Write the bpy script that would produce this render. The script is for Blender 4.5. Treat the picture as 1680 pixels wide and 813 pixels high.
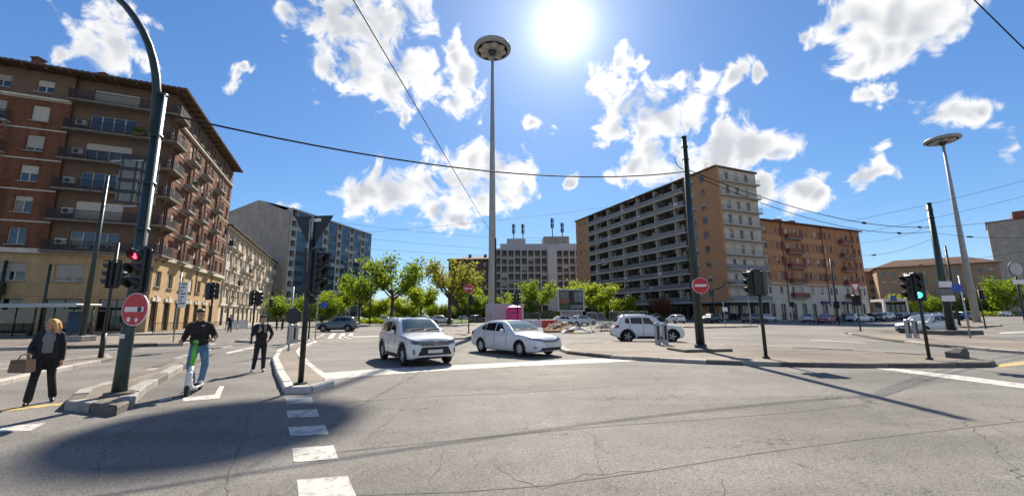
import bpy, bmesh, math, random
import numpy as np
from mathutils import Vector, Matrix
from mathutils.bvhtree import BVHTree

for _o in list(bpy.data.objects):
    bpy.data.objects.remove(_o)
SC = bpy.context.scene
COL = SC.collection
rnd = random.Random(7)
R = math.radians

# ------------------------------------------------------------------ camera
CAM_H = 1.7
FPX, PITCH, ROLL = 660.0, R(9.35), R(0.4)
_r0 = Vector((1, 0, 0)); _u0 = Vector((0, -math.sin(PITCH), math.cos(PITCH))); _f0 = Vector((0, math.cos(PITCH), math.sin(PITCH)))
_cr = _r0 * math.cos(ROLL) - _u0 * math.sin(ROLL)
_cu = _u0 * math.cos(ROLL) + _r0 * math.sin(ROLL)
cam_d = bpy.data.cameras.new('camera')
cam_d.sensor_width = 36.0
cam_d.lens = 36.0 * FPX / 1680.0
cam_d.clip_start = 0.05
cam_d.clip_end = 3000
cam = bpy.data.objects.new('camera', cam_d)
COL.objects.link(cam)
cam.matrix_world = Matrix((( _cr.x, _cu.x, -_f0.x, 0), (_cr.y, _cu.y, -_f0.y, 0), (_cr.z, _cu.z, -_f0.z, CAM_H), (0, 0, 0, 1)))
SC.camera = cam

def ray(px, py):
    return _cr * ((px - 840) / FPX) + _cu * ((406.5 - py) / FPX) + _f0
def G(px, py, z=0.0):
    """surveyed ground point (metres) read off the photograph"""
    d = ray(px, py); t = (z - CAM_H) / d.z
    return Vector((d.x * t, d.y * t, z))
def AT(px, py, Y):
    d = ray(px, py); t = Y / d.y
    return Vector((d.x * t, d.y * t, d.z * t + CAM_H))

# ------------------------------------------------------------------ render / exposure
SC.render.engine = 'CYCLES'
SC.cycles.use_denoising = True
SC.cycles.max_bounces = 6
SC.cycles.transparent_max_bounces = 6
SC.view_settings.view_transform = 'Standard'
SC.view_settings.look = 'None'
SC.view_settings.gamma = 1.0
SC.view_settings.use_curve_mapping = False
SC.view_settings.exposure = 0.95

# ------------------------------------------------------------------ sun and sky
SUN_AZ, SUN_EL = R(4.2), R(42.1)
SUN = Vector((math.sin(SUN_AZ) * math.cos(SUN_EL), math.cos(SUN_AZ) * math.cos(SUN_EL), math.sin(SUN_EL)))
sl = bpy.data.lights.new('sun', 'SUN')
sl.energy = 5.0
sl.angle = R(0.8)
sl.color = (1.0, 0.90, 0.75)
so = bpy.data.objects.new('sun', sl)
COL.objects.link(so)
so.rotation_euler = SUN.to_track_quat('Z', 'Y').to_euler()

W = bpy.data.worlds.new('World')
SC.world = W
W.use_nodes = True
def build_world():
    nt = W.node_tree; N = nt.nodes; L = nt.links
    N.clear()
    def nd(t, **k):
        n = N.new(t)
        for a, b in k.items(): setattr(n, a, b)
        return n
    def math_(op, a, b=None, c=None, clamp=False):
        n = nd('ShaderNodeMath', operation=op); n.use_clamp = clamp
        for i, v in enumerate((a, b, c)):
            if v is None: continue
            if isinstance(v, (int, float)): n.inputs[i].default_value = v
            else: L.new(v, n.inputs[i])
        return n.outputs[0]
    def vmath(op, a, b=None, out=0):
        n = nd('ShaderNodeVectorMath', operation=op)
        for i, v in enumerate((a, b)):
            if v is None: continue
            if isinstance(v, (tuple, Vector)): n.inputs[i].default_value = v
            elif isinstance(v, (int, float)): n.inputs[3].default_value = v
            else: L.new(v, n.inputs[i])
        return n.outputs[out]
    def sstep(v, lo, hi):
        n = nd('ShaderNodeMapRange', interpolation_type='SMOOTHSTEP')
        L.new(v, n.inputs[0]); n.inputs[1].default_value = lo; n.inputs[2].default_value = hi
        return n.outputs[0]
    def mixc(f, a, b, t='MIX'):
        n = nd('ShaderNodeMix', data_type='RGBA', blend_type=t)
        if isinstance(f, (int, float)): n.inputs[0].default_value = f
        else: L.new(f, n.inputs[0])
        for i, v in ((6, a), (7, b)):
            if isinstance(v, tuple): n.inputs[i].default_value = (*v, 1)
            else: L.new(v, n.inputs[i])
        return n.outputs[2]
    sky = nd('ShaderNodeTexSky', sky_type='NISHITA', sun_disc=False)
    sky.sun_elevation = SUN_EL
    sky.sun_rotation = SUN_AZ
    sky.altitude = 240; sky.air_density = 1.0; sky.dust_density = 0.14; sky.ozone_density = 4.0
    hs = nd('ShaderNodeHueSaturation'); hs.inputs['Saturation'].default_value = 1.08
    hs.inputs['Value'].default_value = 1.0
    L.new(sky.outputs[0], hs.inputs['Color'])
    d = vmath('NORMALIZE', nd('ShaderNodeTexCoord').outputs['Generated'])
    sep = nd('ShaderNodeSeparateXYZ'); L.new(d, sep.inputs[0])
    # ---- cumulus: coverage = nearest cloud centre, edges broken by noise
    clouds = [  # (px, py, radius px) of the cloud masses seen in the photograph
        (100,85,24),(140,75,40),(190,68,32),(215,42,12),(90,40,10),(398,128,12),(385,140,10),(507,164,9),
        (470,10,40),(520,15,35),(575,20,45),(620,55,70),(655,20,55),(600,95,50),(650,110,58),(690,130,38),(640,150,30),(540,105,20),
        (705,28,18),(735,75,22),(765,125,30),(770,165,20),(735,160,28),(745,98,18),(665,190,16),(690,218,16),(715,232,14),
        (640,315,50),(690,315,50),(750,290,60),(800,300,50),(845,300,28),(600,318,30),(770,260,30),(760,352,18),(720,345,28),(820,330,18),
        (990,118,28),(1010,135,28),(1040,170,44),(1080,195,48),(1115,190,38),(1060,150,24),(1020,205,30),(1040,230,28),(1015,82,18),(1045,84,14),(1110,122,16),(1145,135,18),(1215,132,24),(1105,240,20),
        (1060,262,45),(1120,258,55),(1180,252,55),(1235,250,45),(1275,262,22),(1030,275,28),(985,200,12),(878,213,9),(945,290,12),
        (1260,318,30),(1310,318,34),(1340,330,16),(1260,130,12),(490,343,18),
        (1400,25,45),(1450,20,60),(1500,25,55),(1545,30,32),(1400,85,36),(1440,75,44),(1480,70,32),(1370,112,26),(1570,8,30),
        (1400,162,22),(1435,158,14),(1480,175,26),(1520,170,34),(1570,158,36),(1610,150,18),(1460,187,16),
        (1600,240,24),(1625,222,28),(1640,235,18),(1590,238,16),(1425,290,24),(1405,297,16),(1445,285,18),(1440,237,14),(1355,293,9),(1332,62,8),(1405,247,9)]
    wn = nd('ShaderNodeTexNoise'); wn.inputs['Scale'].default_value = 7.0; wn.inputs['Detail'].default_value = 3; wn.inputs['Roughness'].default_value = 0.6
    L.new(d, wn.inputs['Vector'])
    dw = vmath('ADD', d, vmath('SCALE', vmath('SUBTRACT', wn.outputs['Color'], (0.5, 0.5, 0.5)), 0.16))
    cov = None
    for (x, y, r) in clouds:
        c = ray(x, y).normalized()
        k = (ray(x + r, y).normalized() - ray(x - r, y).normalized()).length / 2
        k2 = (ray(x, y + r).normalized() - ray(x, y - r).normalized()).length / 2
        rr = 1.05 * (k + k2) / 2 + 0.010
        dist = vmath('DISTANCE', dw, tuple(c), out=1)
        v = math_('MULTIPLY_ADD', dist, -1.0 / rr, 1.0)
        cov = v if cov is None else math_('SMOOTH_MAX', cov, v, 0.2)
    # beyond the frame broken cumulus goes on, with extra cover added to neutralise facade shade
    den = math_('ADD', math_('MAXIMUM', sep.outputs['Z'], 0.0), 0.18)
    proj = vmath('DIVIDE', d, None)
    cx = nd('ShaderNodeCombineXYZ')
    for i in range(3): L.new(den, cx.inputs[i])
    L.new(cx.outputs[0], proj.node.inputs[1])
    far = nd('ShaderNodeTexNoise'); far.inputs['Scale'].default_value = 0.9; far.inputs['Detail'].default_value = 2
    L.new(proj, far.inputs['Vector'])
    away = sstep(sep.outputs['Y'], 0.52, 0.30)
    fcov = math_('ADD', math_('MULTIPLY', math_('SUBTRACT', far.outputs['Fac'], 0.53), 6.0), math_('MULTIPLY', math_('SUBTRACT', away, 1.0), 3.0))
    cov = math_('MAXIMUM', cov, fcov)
    n1 = nd('ShaderNodeTexNoise'); n1.inputs['Scale'].default_value = 3.2; n1.inputs['Detail'].default_value = 2
    n1.inputs['Roughness'].default_value = 0.55
    L.new(proj, n1.inputs['Vector'])
    n2 = nd('ShaderNodeTexNoise'); n2.inputs['Scale'].default_value = 15.0; n2.inputs['Detail'].default_value = 8
    n2.inputs['Roughness'].default_value = 0.61; n2.inputs['Distortion'].default_value = 0.5
    L.new(d, n2.inputs['Vector'])
    nz = math_('ADD', math_('MULTIPLY', math_('SUBTRACT', n1.outputs['Fac'], 0.5), 0.5), math_('MULTIPLY', math_('SUBTRACT', n2.outputs['Fac'], 0.5), 3.3))
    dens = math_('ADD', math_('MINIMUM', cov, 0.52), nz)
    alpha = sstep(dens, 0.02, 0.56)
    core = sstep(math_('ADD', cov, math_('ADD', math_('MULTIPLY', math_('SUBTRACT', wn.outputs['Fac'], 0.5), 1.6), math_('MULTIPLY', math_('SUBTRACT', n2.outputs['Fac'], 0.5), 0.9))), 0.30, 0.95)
    skyc = mixc(1.0, hs.outputs[0], (0.77, 0.98, 1.32), 'MULTIPLY')
    sc_sky = vmath('SCALE', skyc, 0.076)
    # the camera holds detail in the pale band above the roofs
    comp = vmath('ADD', vmath('SCALE', sc_sky, 0.7), (1.0, 1.0, 1.0))
    sc_sky = vmath('DIVIDE', sc_sky, comp)
    ccol = mixc(core, (1.0, 1.0, 1.0), (0.60, 0.63, 0.68))
    ccol = vmath('SCALE', ccol, 0.53)
    # bright aureole of thin haze round the sun
    sunv = ray(924, 46).normalized()
    dp = math_('MAXIMUM', vmath('DOT_PRODUCT', d, tuple(sunv), out=1), 0.0)
    au = math_('ADD', math_('ADD', math_('MULTIPLY', math_('POWER', dp, 700.0), 0.4), math_('MULTIPLY', math_('POWER', dp, 200.0), 0.16)), math_('ADD', math_('MULTIPLY', math_('POWER', dp, 60.0), 0.09), math_('MULTIPLY', math_('POWER', dp, 14.0), 0.045)))
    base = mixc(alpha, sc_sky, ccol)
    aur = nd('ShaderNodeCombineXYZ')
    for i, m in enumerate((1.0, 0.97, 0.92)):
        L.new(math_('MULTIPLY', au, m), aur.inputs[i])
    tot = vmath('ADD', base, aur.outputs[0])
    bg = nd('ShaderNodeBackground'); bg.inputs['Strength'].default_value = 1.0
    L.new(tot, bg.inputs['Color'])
    out = nd('ShaderNodeOutputWorld'); L.new(bg.outputs[0], out.inputs['Surface'])
build_world()
W.cycles.sampling_method = 'MANUAL'; W.cycles.sample_map_resolution = 256

# ------------------------------------------------------------------ materials
MATS = {}
def pm(name, col, rough=0.8, var=0.18, scale=2.5, bump=0.0, bscale=40.0, metal=0.0, streak=0.0, spec=0.35, rand=0.0, coat=0.0, dirt=0.0):
    """procedural surface: base colour with two octaves of mottling, optional rain streaks, bump"""
    if name in MATS: return MATS[name]
    m = bpy.data.materials.new(name); m.use_nodes = True
    nt = m.node_tree; N = nt.nodes; L = nt.links
    b = N['Principled BSDF']
    b.inputs['Roughness'].default_value = rough; b.inputs['Metallic'].default_value = metal
    b.inputs['Specular IOR Level'].default_value = spec
    if coat: b.inputs['Coat Weight'].default_value = coat; b.inputs['Coat Roughness'].default_value = 0.04
    tc = N.new('ShaderNodeTexCoord')
    def noise(s, det, vec=None, rgh=0.6):
        n = N.new('ShaderNodeTexNoise'); n.inputs['Scale'].default_value = s; n.inputs['Detail'].default_value = det
        n.inputs['Roughness'].default_value = rgh
        L.new(vec or tc.outputs['Object'], n.inputs['Vector']); return n.outputs['Fac']
    def mul(c, f, lo, hi):
        mr = N.new('ShaderNodeMapRange'); L.new(f, mr.inputs[0])
        mr.inputs[1].default_value = 0.25; mr.inputs[2].default_value = 0.75
        mr.inputs[3].default_value = lo; mr.inputs[4].default_value = hi
        vs = N.new('ShaderNodeVectorMath'); vs.operation = 'SCALE'
        if isinstance(c, tuple): vs.inputs[0].default_value = c
        else: L.new(c, vs.inputs[0])
        L.new(mr.outputs[0], vs.inputs[3]); return vs.outputs[0]
    c = mul(tuple(col), noise(scale, 6), 1 - var, 1 + var)
    c = mul(c, noise(scale * 7, 3), 1 - var * 0.6, 1 + var * 0.6)
    if streak:
        mp = N.new('ShaderNodeMapping'); mp.inputs['Scale'].default_value = (2.2, 2.2, 0.12)
        L.new(tc.outputs['Object'], mp.inputs['Vector'])
        c = mul(c, noise(1.6, 5, mp.outputs[0]), 1 - streak, 1 + streak * 0.4)
    if rand:
        oi = N.new('ShaderNodeObjectInfo')
        mr = N.new('ShaderNodeMapRange'); L.new(oi.outputs['Random'], mr.inputs[0])
        mr.inputs[3].default_value = 1 - rand; mr.inputs[4].default_value = 1 + rand
        vs = N.new('ShaderNodeVectorMath'); vs.operation = 'SCALE'; L.new(c, vs.inputs[0]); L.new(mr.outputs[0], vs.inputs[3]); c = vs.outputs[0]
    L.new(c, b.inputs['Base Color'])
    if bump:
        bp = N.new('ShaderNodeBump'); bp.inputs['Strength'].default_value = bump; bp.inputs['Distance'].default_value = 0.02
        L.new(noise(bscale, 5), bp.inputs['Height']); L.new(bp.outputs[0], b.inputs['Normal'])
    MATS[name] = m
    return m

def brick_mat(name, c1, c2, mortar, var=0.25, grime=0.35, sx=3.9):
    m = bpy.data.materials.new(name); m.use_nodes = True
    nt = m.node_tree; N = nt.nodes; L = nt.links; b = N['Principled BSDF']
    b.inputs['Roughness'].default_value = 0.9; b.inputs['Specular IOR Level'].default_value = 0.2
    tc = N.new('ShaderNodeTexCoord'); sp = N.new('ShaderNodeSeparateXYZ'); L.new(tc.outputs['Object'], sp.inputs[0])
    cb = N.new('ShaderNodeCombineXYZ')
    ad = N.new('ShaderNodeMath'); ad.operation = 'ADD'; L.new(sp.outputs[0], ad.inputs[0]); L.new(sp.outputs[1], ad.inputs[1])
    L.new(ad.outputs[0], cb.inputs[0]); L.new(sp.outputs[2], cb.inputs[1])
    br = N.new('ShaderNodeTexBrick'); L.new(cb.outputs[0], br.inputs['Vector'])
    br.inputs['Color1'].default_value = (*c1, 1); br.inputs['Color2'].default_value = (*c2, 1); br.inputs['Mortar'].default_value = (*mortar, 1)
    br.inputs['Scale'].default_value = sx; br.inputs['Mortar Size'].default_value = 0.012; br.inputs['Brick Width'].default_value = 1.0; br.inputs['Row Height'].default_value = 0.3
    n = N.new('ShaderNodeTexNoise'); n.inputs['Scale'].default_value = 0.5; n.inputs['Detail'].default_value = 8; n.inputs['Roughness'].default_value = 0.65
    L.new(tc.outputs['Object'], n.inputs['Vector'])
    mp = N.new('ShaderNodeMapping'); mp.inputs['Scale'].default_value = (1.5, 1.5, 0.1); L.new(tc.outputs['Object'], mp.inputs['Vector'])
    n2 = N.new('ShaderNodeTexNoise'); n2.inputs['Scale'].default_value = 1.2; n2.inputs['Detail'].default_value = 5; L.new(mp.outputs[0], n2.inputs['Vector'])
    def rng(f, lo, hi):
        r_ = N.new('ShaderNodeMapRange'); L.new(f, r_.inputs[0]); r_.inputs[1].default_value = .25; r_.inputs[2].default_value = .75; r_.inputs[3].default_value = lo; r_.inputs[4].default_value = hi; return r_.outputs[0]
    mm = N.new('ShaderNodeMath'); mm.operation = 'MULTIPLY'; L.new(rng(n.outputs['Fac'], 1 - var, 1 + var), mm.inputs[0]); L.new(rng(n2.outputs['Fac'], 1 - grime, 1.08), mm.inputs[1])
    vs = N.new('ShaderNodeVectorMath'); vs.operation = 'SCALE'; L.new(br.outputs['Color'], vs.inputs[0]); L.new(mm.outputs[0], vs.inputs[3])
    L.new(vs.outputs[0], b.inputs['Base Color'])
    MATS[name] = m
    return m

def glow(name, col, strength):
    m = bpy.data.materials.new(name); m.use_nodes = True
    b = m.node_tree.nodes['Principled BSDF']; b.inputs['Base Color'].default_value = (*col, 1)
    b.inputs['Emission Color'].default_value = (*col, 1); b.inputs['Emission Strength'].default_value = strength
    MATS[name] = m; return m

def asphalt(name, base, tint, crack=1.25, speck=0.38, patch=0.25):
    m = bpy.data.materials.new(name); m.use_nodes = True
    nt = m.node_tree; N = nt.nodes; L = nt.links; b = N['Principled BSDF']
    b.inputs['Roughness'].default_value = 0.86; b.inputs['Specular IOR Level'].default_value = 0.3
    tc = N.new('ShaderNodeTexCoord').outputs['Object']
    def noise(s, det=4, rgh=0.55, vec=None):
        n = N.new('ShaderNodeTexNoise'); n.inputs['Scale'].default_value = s; n.inputs['Detail'].default_value = det; n.inputs['Roughness'].default_value = rgh
        L.new(vec or tc, n.inputs['Vector']); return n
    def rng(f, a, b_, lo, hi):
        r_ = N.new('ShaderNodeMapRange'); L.new(f, r_.inputs[0]); r_.inputs[1].default_value = a; r_.inputs[2].default_value = b_; r_.inputs[3].default_value = lo; r_.inputs[4].default_value = hi; return r_.outputs[0]
    def mt(op, a, b_):
        n = N.new('ShaderNodeMath'); n.operation = op
        for i, v in enumerate((a, b_)):
            if isinstance(v, (int, float)): n.inputs[i].default_value = v
            else: L.new(v, n.inputs[i])
        return n.outputs[0]
    big = rng(noise(0.22, 5).outputs['Fac'], .3, .7, 1 - patch, 1 + patch)
    mid = rng(noise(1.7, 6, .65).outputs['Fac'], .3, .7, .88, 1.1)
    vo = N.new('ShaderNodeTexVoronoi'); vo.inputs['Scale'].default_value = 75; L.new(tc, vo.inputs['Vector'])
    sc_ = N.new('ShaderNodeSeparateColor'); L.new(vo.outputs['Color'], sc_.inputs[0])
    grit = rng(sc_.outputs[0], 0, 1, 1 - speck, 1 + speck)
    fine = rng(noise(260, 2).outputs['Fac'], .3, .7, .82, 1.2)
    mpg = N.new('ShaderNodeMapping'); mpg.inputs['Rotation'].default_value = (0, 0, 0.12); mpg.inputs['Scale'].default_value = (0.05, 0.75, 1); L.new(tc, mpg.inputs['Vector'])
    lane = rng(noise(1.0, 4, .6, mpg.outputs[0]).outputs['Fac'], .3, .7, .80, 1.14)
    stn = rng(noise(0.55, 3, .5).outputs['Fac'], .66, .74, 1.0, .80)
    v = mt('MULTIPLY', mt('MULTIPLY', mt('MULTIPLY', big, mid), mt('MULTIPLY', lane, stn)), mt('MULTIPLY', grit, fine))
    # hairline cracks: wandering cell borders, only here and there
    dn = noise(0.9, 5, .7)
    dv = N.new('ShaderNodeVectorMath'); dv.operation = 'SCALE'; L.new(dn.outputs['Color'], dv.inputs[0]); dv.inputs[3].default_value = 1.6
    dn2 = noise(9, 3, .6)
    dv2 = N.new('ShaderNodeVectorMath'); dv2.operation = 'SCALE'; L.new(dn2.outputs['Color'], dv2.inputs[0]); dv2.inputs[3].default_value = 0.12
    a1 = N.new('ShaderNodeVectorMath'); a1.operation = 'ADD'; L.new(tc, a1.inputs[0]); L.new(dv.outputs[0], a1.inputs[1])
    a2 = N.new('ShaderNodeVectorMath'); a2.operation = 'ADD'; L.new(a1.outputs[0], a2.inputs[0]); L.new(dv2.outputs[0], a2.inputs[1])
    ck = None
    for s, w, lo, hi in ((0.42, 0.0055, .42, .60), (1.35, 0.009, .54, .68)):
        ve = N.new('ShaderNodeTexVoronoi'); ve.feature = 'DISTANCE_TO_EDGE'; ve.inputs['Scale'].default_value = s; L.new(a2.outputs[0], ve.inputs['Vector'])
        line = rng(ve.outputs['Distance'], w * .3, w, 1, 0)
        k = mt('MULTIPLY', line, rng(noise(0.35 * (1 + s), 3).outputs['Fac'], lo, hi, 0, 1))
        ck = k if ck is None else mt('MAXIMUM', ck, k)
    v = mt('MULTIPLY', v, mt('SUBTRACT', 1.0, mt('MULTIPLY', ck, 0.72 * crack)))
    vs = N.new('ShaderNodeVectorMath'); vs.operation = 'SCALE'
    mx = N.new('ShaderNodeMix'); mx.data_type = 'RGBA'; L.new(rng(noise(0.13, 4).outputs['Fac'], .4, .65, 0, 1), mx.inputs[0])
    mx.inputs[6].default_value = (*base, 1); mx.inputs[7].default_value = (*tint, 1)
    L.new(mx.outputs[2], vs.inputs[0]); L.new(v, vs.inputs[3]); L.new(vs.outputs[0], b.inputs['Base Color'])
    bp = N.new('ShaderNodeBump'); bp.inputs['Strength'].default_value = 0.45; bp.inputs['Distance'].default_value = 0.006
    L.new(mt('ADD', sc_.outputs[0], mt('MULTIPLY', ck, -3.0)), bp.inputs['Height']); L.new(bp.outputs[0], b.inputs['Normal'])
    MATS[name] = m
    return m

def glass_mat(name, col=(0.012, 0.018, 0.024), rough=0.03, wob=0.0):
    m = bpy.data.materials.new(name); m.use_nodes = True
    nt = m.node_tree; N = nt.nodes; L = nt.links; b = N['Principled BSDF']
    b.inputs['Base Color'].default_value = (*col, 1); b.inputs['Roughness'].default_value = rough
    b.inputs['IOR'].default_value = 1.5; b.inputs['Specular IOR Level'].default_value = 0.9
    tc = N.new('ShaderNodeTexCoord'); n = N.new('ShaderNodeTexNoise'); n.inputs['Scale'].default_value = 1.5; L.new(tc.outputs['Object'], n.inputs['Vector'])
    mr = N.new('ShaderNodeMapRange'); L.new(n.outputs['Fac'], mr.inputs[0]); mr.inputs[3].default_value = 0.5; mr.inputs[4].default_value = 1.6
    vs = N.new('ShaderNodeVectorMath'); vs.operation = 'SCALE'; vs.inputs[0].default_value = col; L.new(mr.outputs[0], vs.inputs[3]); L.new(vs.outputs[0], b.inputs['Base Color'])
    if wob:
        bp = N.new('ShaderNodeBump'); bp.inputs['Strength'].default_value = wob; bp.inputs['Distance'].default_value = 0.05
        L.new(n.outputs['Fac'], bp.inputs['Height']); L.new(bp.outputs[0], b.inputs['Normal'])
    MATS[name] = m; return m

M_asph = asphalt('asphalt', (0.148, 0.141, 0.131), (0.178, 0.168, 0.153))
M_asph_l = asphalt('island_asphalt', (0.20, 0.170, 0.138), (0.16, 0.142, 0.122), crack=0.5, patch=0.3)
M_pave = pm('pavement_slabs', (0.26, 0.25, 0.235), 0.9, 0.2, 0.6, 0.2)
M_kerbw = pm('kerb_stone_white', (0.46, 0.44, 0.41), 0.85, 0.25, 2.0, 0.3, 60, rand=0.12)
M_kerb = pm('kerb_granite_pale', (0.34, 0.315, 0.28), 0.85, 0.25, 2.0, 0.3, 60, rand=0.18)
M_kerbd = pm('kerb_granite_dark', (0.13, 0.115, 0.10), 0.85, 0.3, 2.0, 0.3, 60, rand=0.25)
M_conc = pm('weathered_concrete', (0.30, 0.285, 0.26), 0.9, 0.25, 1.2, 0.25, 30, streak=0.2)
M_concd = pm('dark_concrete', (0.12, 0.115, 0.105), 0.9, 0.3, 1.5, 0.3, 30)
def worn_paint(name, col, lo=.50, hi=.66):
    m = pm(name, col, 0.8, 0.16, 2.2, 0.3, 80); nt = m.node_tree; N = nt.nodes; L = nt.links; b = N['Principled BSDF']; src = b.inputs['Base Color'].links[0].from_socket
    tc = N.new('ShaderNodeTexCoord'); n = N.new('ShaderNodeTexNoise'); n.inputs['Scale'].default_value = 5.5; n.inputs['Detail'].default_value = 10; n.inputs['Roughness'].default_value = .75; L.new(tc.outputs['Object'], n.inputs['Vector'])
    mr = N.new('ShaderNodeMapRange'); L.new(n.outputs['Fac'], mr.inputs[0]); mr.inputs[1].default_value = lo; mr.inputs[2].default_value = hi
    mx = N.new('ShaderNodeMix'); mx.data_type = 'RGBA'; L.new(mr.outputs[0], mx.inputs[0]); L.new(src, mx.inputs[6]); mx.inputs[7].default_value = (.17, .16, .145, 1); L.new(mx.outputs[2], b.inputs['Base Color'])
    return m
M_white = worn_paint('road_paint_white', (0.50, 0.485, 0.45), .47, .64)
M_yellow = worn_paint('road_paint_yellow', (0.55, 0.39, 0.12), .46, .62)
M_seam = pm('tar_seam', (0.065, 0.062, 0.06), 0.8, 0.3, 3.0)
M_green = pm('green_painted_steel', (0.016, 0.036, 0.031), 0.42, 0.3, 4.0, 0.08, 30, spec=0.5, streak=0.25)
M_black = pm('black_painted_steel', (0.014, 0.016, 0.016), 0.45, 0.3, 5.0, spec=0.5)
M_blackm = pm('matt_black', (0.010, 0.011, 0.012), 0.8, 0.3, 5.0)
M_galv = pm('galvanised_steel', (0.36, 0.38, 0.39), 0.5, 0.2, 5.0, metal=0.55, spec=0.5)
M_mast = pm('grey_painted_mast', (0.33, 0.34, 0.33), 0.55, 0.15, 2.0, streak=0.2)
M_steeld = pm('dark_steel', (0.05, 0.052, 0.055), 0.5, 0.25, 4.0, metal=0.3)
M_grass = pm('grass', (0.075, 0.12, 0.022), 0.95, 0.4, 1.5, 0.6, 25)
M_glass = glass_mat('window_glass', (0.02, 0.026, 0.03), wob=0.02)
M_glassd = glass_mat('dark_glass', (0.008, 0.010, 0.012))
M_frame = pm('window_frame_white', (0.46, 0.44, 0.40), 0.6, 0.1, 4.0, rand=0.2)
M_shut = pm('roller_shutter_cream', (0.43, 0.39, 0.33), 0.7, 0.1, 4.0, rand=0.22)
M_tile = pm('roof_tiles', (0.12, 0.066, 0.046), 0.9, 0.35, 3.0, 0.5, 12)
M_wood = pm('brown_soffit_boards', (0.10, 0.064, 0.042), 0.85, 0.3, 3.0)

# ------------------------------------------------------------------ mesh helpers
class MB:
    def __init__(s): s.v = []; s.f = []; s.m = []; s.sm = []
    def add(s, vs, fs, mi=0, smooth=False):
        o = len(s.v); s.v += [tuple(p) for p in vs]
        for f in fs: s.f.append(tuple(i + o for i in f)); s.m.append(mi); s.sm.append(smooth)
        return s
    def box(s, x0, x1, y0, y1, z0, z1, mi=0, M=None):
        vs = [Vector((x, y, z)) for z in (z0, z1) for y in (y0, y1) for x in (x0, x1)]
        if M is not None: vs = [M @ v for v in vs]
        return s.add(vs, [(0, 2, 3, 1), (4, 5, 7, 6), (0, 1, 5, 4), (2, 6, 7, 3), (0, 4, 6, 2), (1, 3, 7, 5)], mi)
    def bbox(s, x0, x1, y0, y1, z0, z1, b=0.02, mi=0, M=None):
        """box with chamfered edges"""
        pts = []; X = ((x0, 1), (x1, -1)); Y = ((y0, 1), (y1, -1)); Z = ((z0, 1), (z1, -1))
        idx = {}
        for i, (x, sx) in enumerate(X):
            for j, (y, sy) in enumerate(Y):
                for k, (z, sz) in enumerate(Z):
                    idx[i, j, k] = len(pts)
                    pts += [Vector((x, y + sy * b, z + sz * b)), Vector((x + sx * b, y, z + sz * b)), Vector((x + sx * b, y + sy * b, z))]
        if M is not None: pts = [M @ p for p in pts]
        F = []
        for i in (0, 1):
            F.append([idx[i, 0, 0], idx[i, 1, 0], idx[i, 1, 1], idx[i, 0, 1]])
            F.append([idx[0, i, 0] + 1, idx[1, i, 0] + 1, idx[1, i, 1] + 1, idx[0, i, 1] + 1])
            F.append([idx[0, 0, i] + 2, idx[1, 0, i] + 2, idx[1, 1, i] + 2, idx[0, 1, i] + 2])
        for i in (0, 1):
            for j in (0, 1):
                F.append([idx[i, j, 0], idx[i, j, 1], idx[i, j, 1] + 1, idx[i, j, 0] + 1])
                F.append([idx[i, 0, j], idx[i, 1, j], idx[i, 1, j] + 2, idx[i, 0, j] + 2])
                F.append([idx[0, i, j] + 1, idx[1, i, j] + 1, idx[1, i, j] + 2, idx[0, i, j] + 2])
                for k in (0, 1): F.append([idx[i, j, k], idx[i, j, k] + 1, idx[i, j, k] + 2])
        return s.add(pts, F, mi)
    def tube(s, pts, r, n=8, mi=0, caps=True, smooth=True):
        pts = [Vector(p) for p in pts]; rs = r if isinstance(r, (list, tuple)) else [r] * len(pts)
        vs = []; fs = []; ref = None
        for i, p in enumerate(pts):
            t = (pts[min(i + 1, len(pts) - 1)] - pts[max(i - 1, 0)]).normalized()
            if ref is None: ref = Vector((0, 0, 1)) if abs(t.z) < 0.9 else Vector((1, 0, 0))
            a = (ref - t * ref.dot(t)).normalized(); b = t.cross(a); ref = a
            for k in range(n):
                an = 2 * math.pi * k / n
                vs.append(p + (a * math.cos(an) + b * math.sin(an)) * rs[i])
        for i in range(len(pts) - 1):
            for k in range(n):
                fs.append((i * n + k, i * n + (k + 1) % n, (i + 1) * n + (k + 1) % n, (i + 1) * n + k))
        s.add(vs, fs, mi, smooth)
        if caps:
            o = len(s.v) - len(vs)
            s.f.append(tuple(o + k for k in range(n))[::-1]); s.m.append(mi); s.sm.append(False)
            s.f.append(tuple(o + (len(pts) - 1) * n + k for k in range(n))); s.m.append(mi); s.sm.append(False)
        return s
    def lathe(s, prof, n=16, mi=0, M=None, smooth=True, caps=True):
        vs = []; fs = []
        for (r, z) in prof:
            for k in range(n):
                an = 2 * math.pi * k / n; vs.append(Vector((r * math.cos(an), r * math.sin(an), z)))
        if M is not None: vs = [M @ v for v in vs]
        for i in range(len(prof) - 1):
            for k in range(n): fs.append((i * n + k, i * n + (k + 1) % n, (i + 1) * n + (k + 1) % n, (i + 1) * n + k))
        s.add(vs, fs, mi, smooth); o = len(s.v) - len(vs)
        if not caps: return s
        s.f.append(tuple(o + k for k in range(n))[::-1]); s.m.append(mi); s.sm.append(False)
        s.f.append(tuple(o + (len(prof) - 1) * n + k for k in range(n))); s.m.append(mi); s.sm.append(False)
        return s
    def prism(s, poly, z0, z1, mi=0, M=None, top=None):
        n = len(poly)
        vs = [Vector((p[0], p[1], z0)) for p in poly] + [Vector((p[0], p[1], z1)) for p in poly]
        if M is not None: vs = [M @ v for v in vs]
        s.add(vs, [(i, (i + 1) % n, n + (i + 1) % n, n + i) for i in range(n)], mi)
        o = len(s.v) - 2 * n
        s.f.append(tuple(o + i for i in range(n))[::-1]); s.m.append(mi); s.sm.append(False)
        s.f.append(tuple(o + n + i for i in range(n))); s.m.append(mi if top is None else top); s.sm.append(False)
        return s
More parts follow.
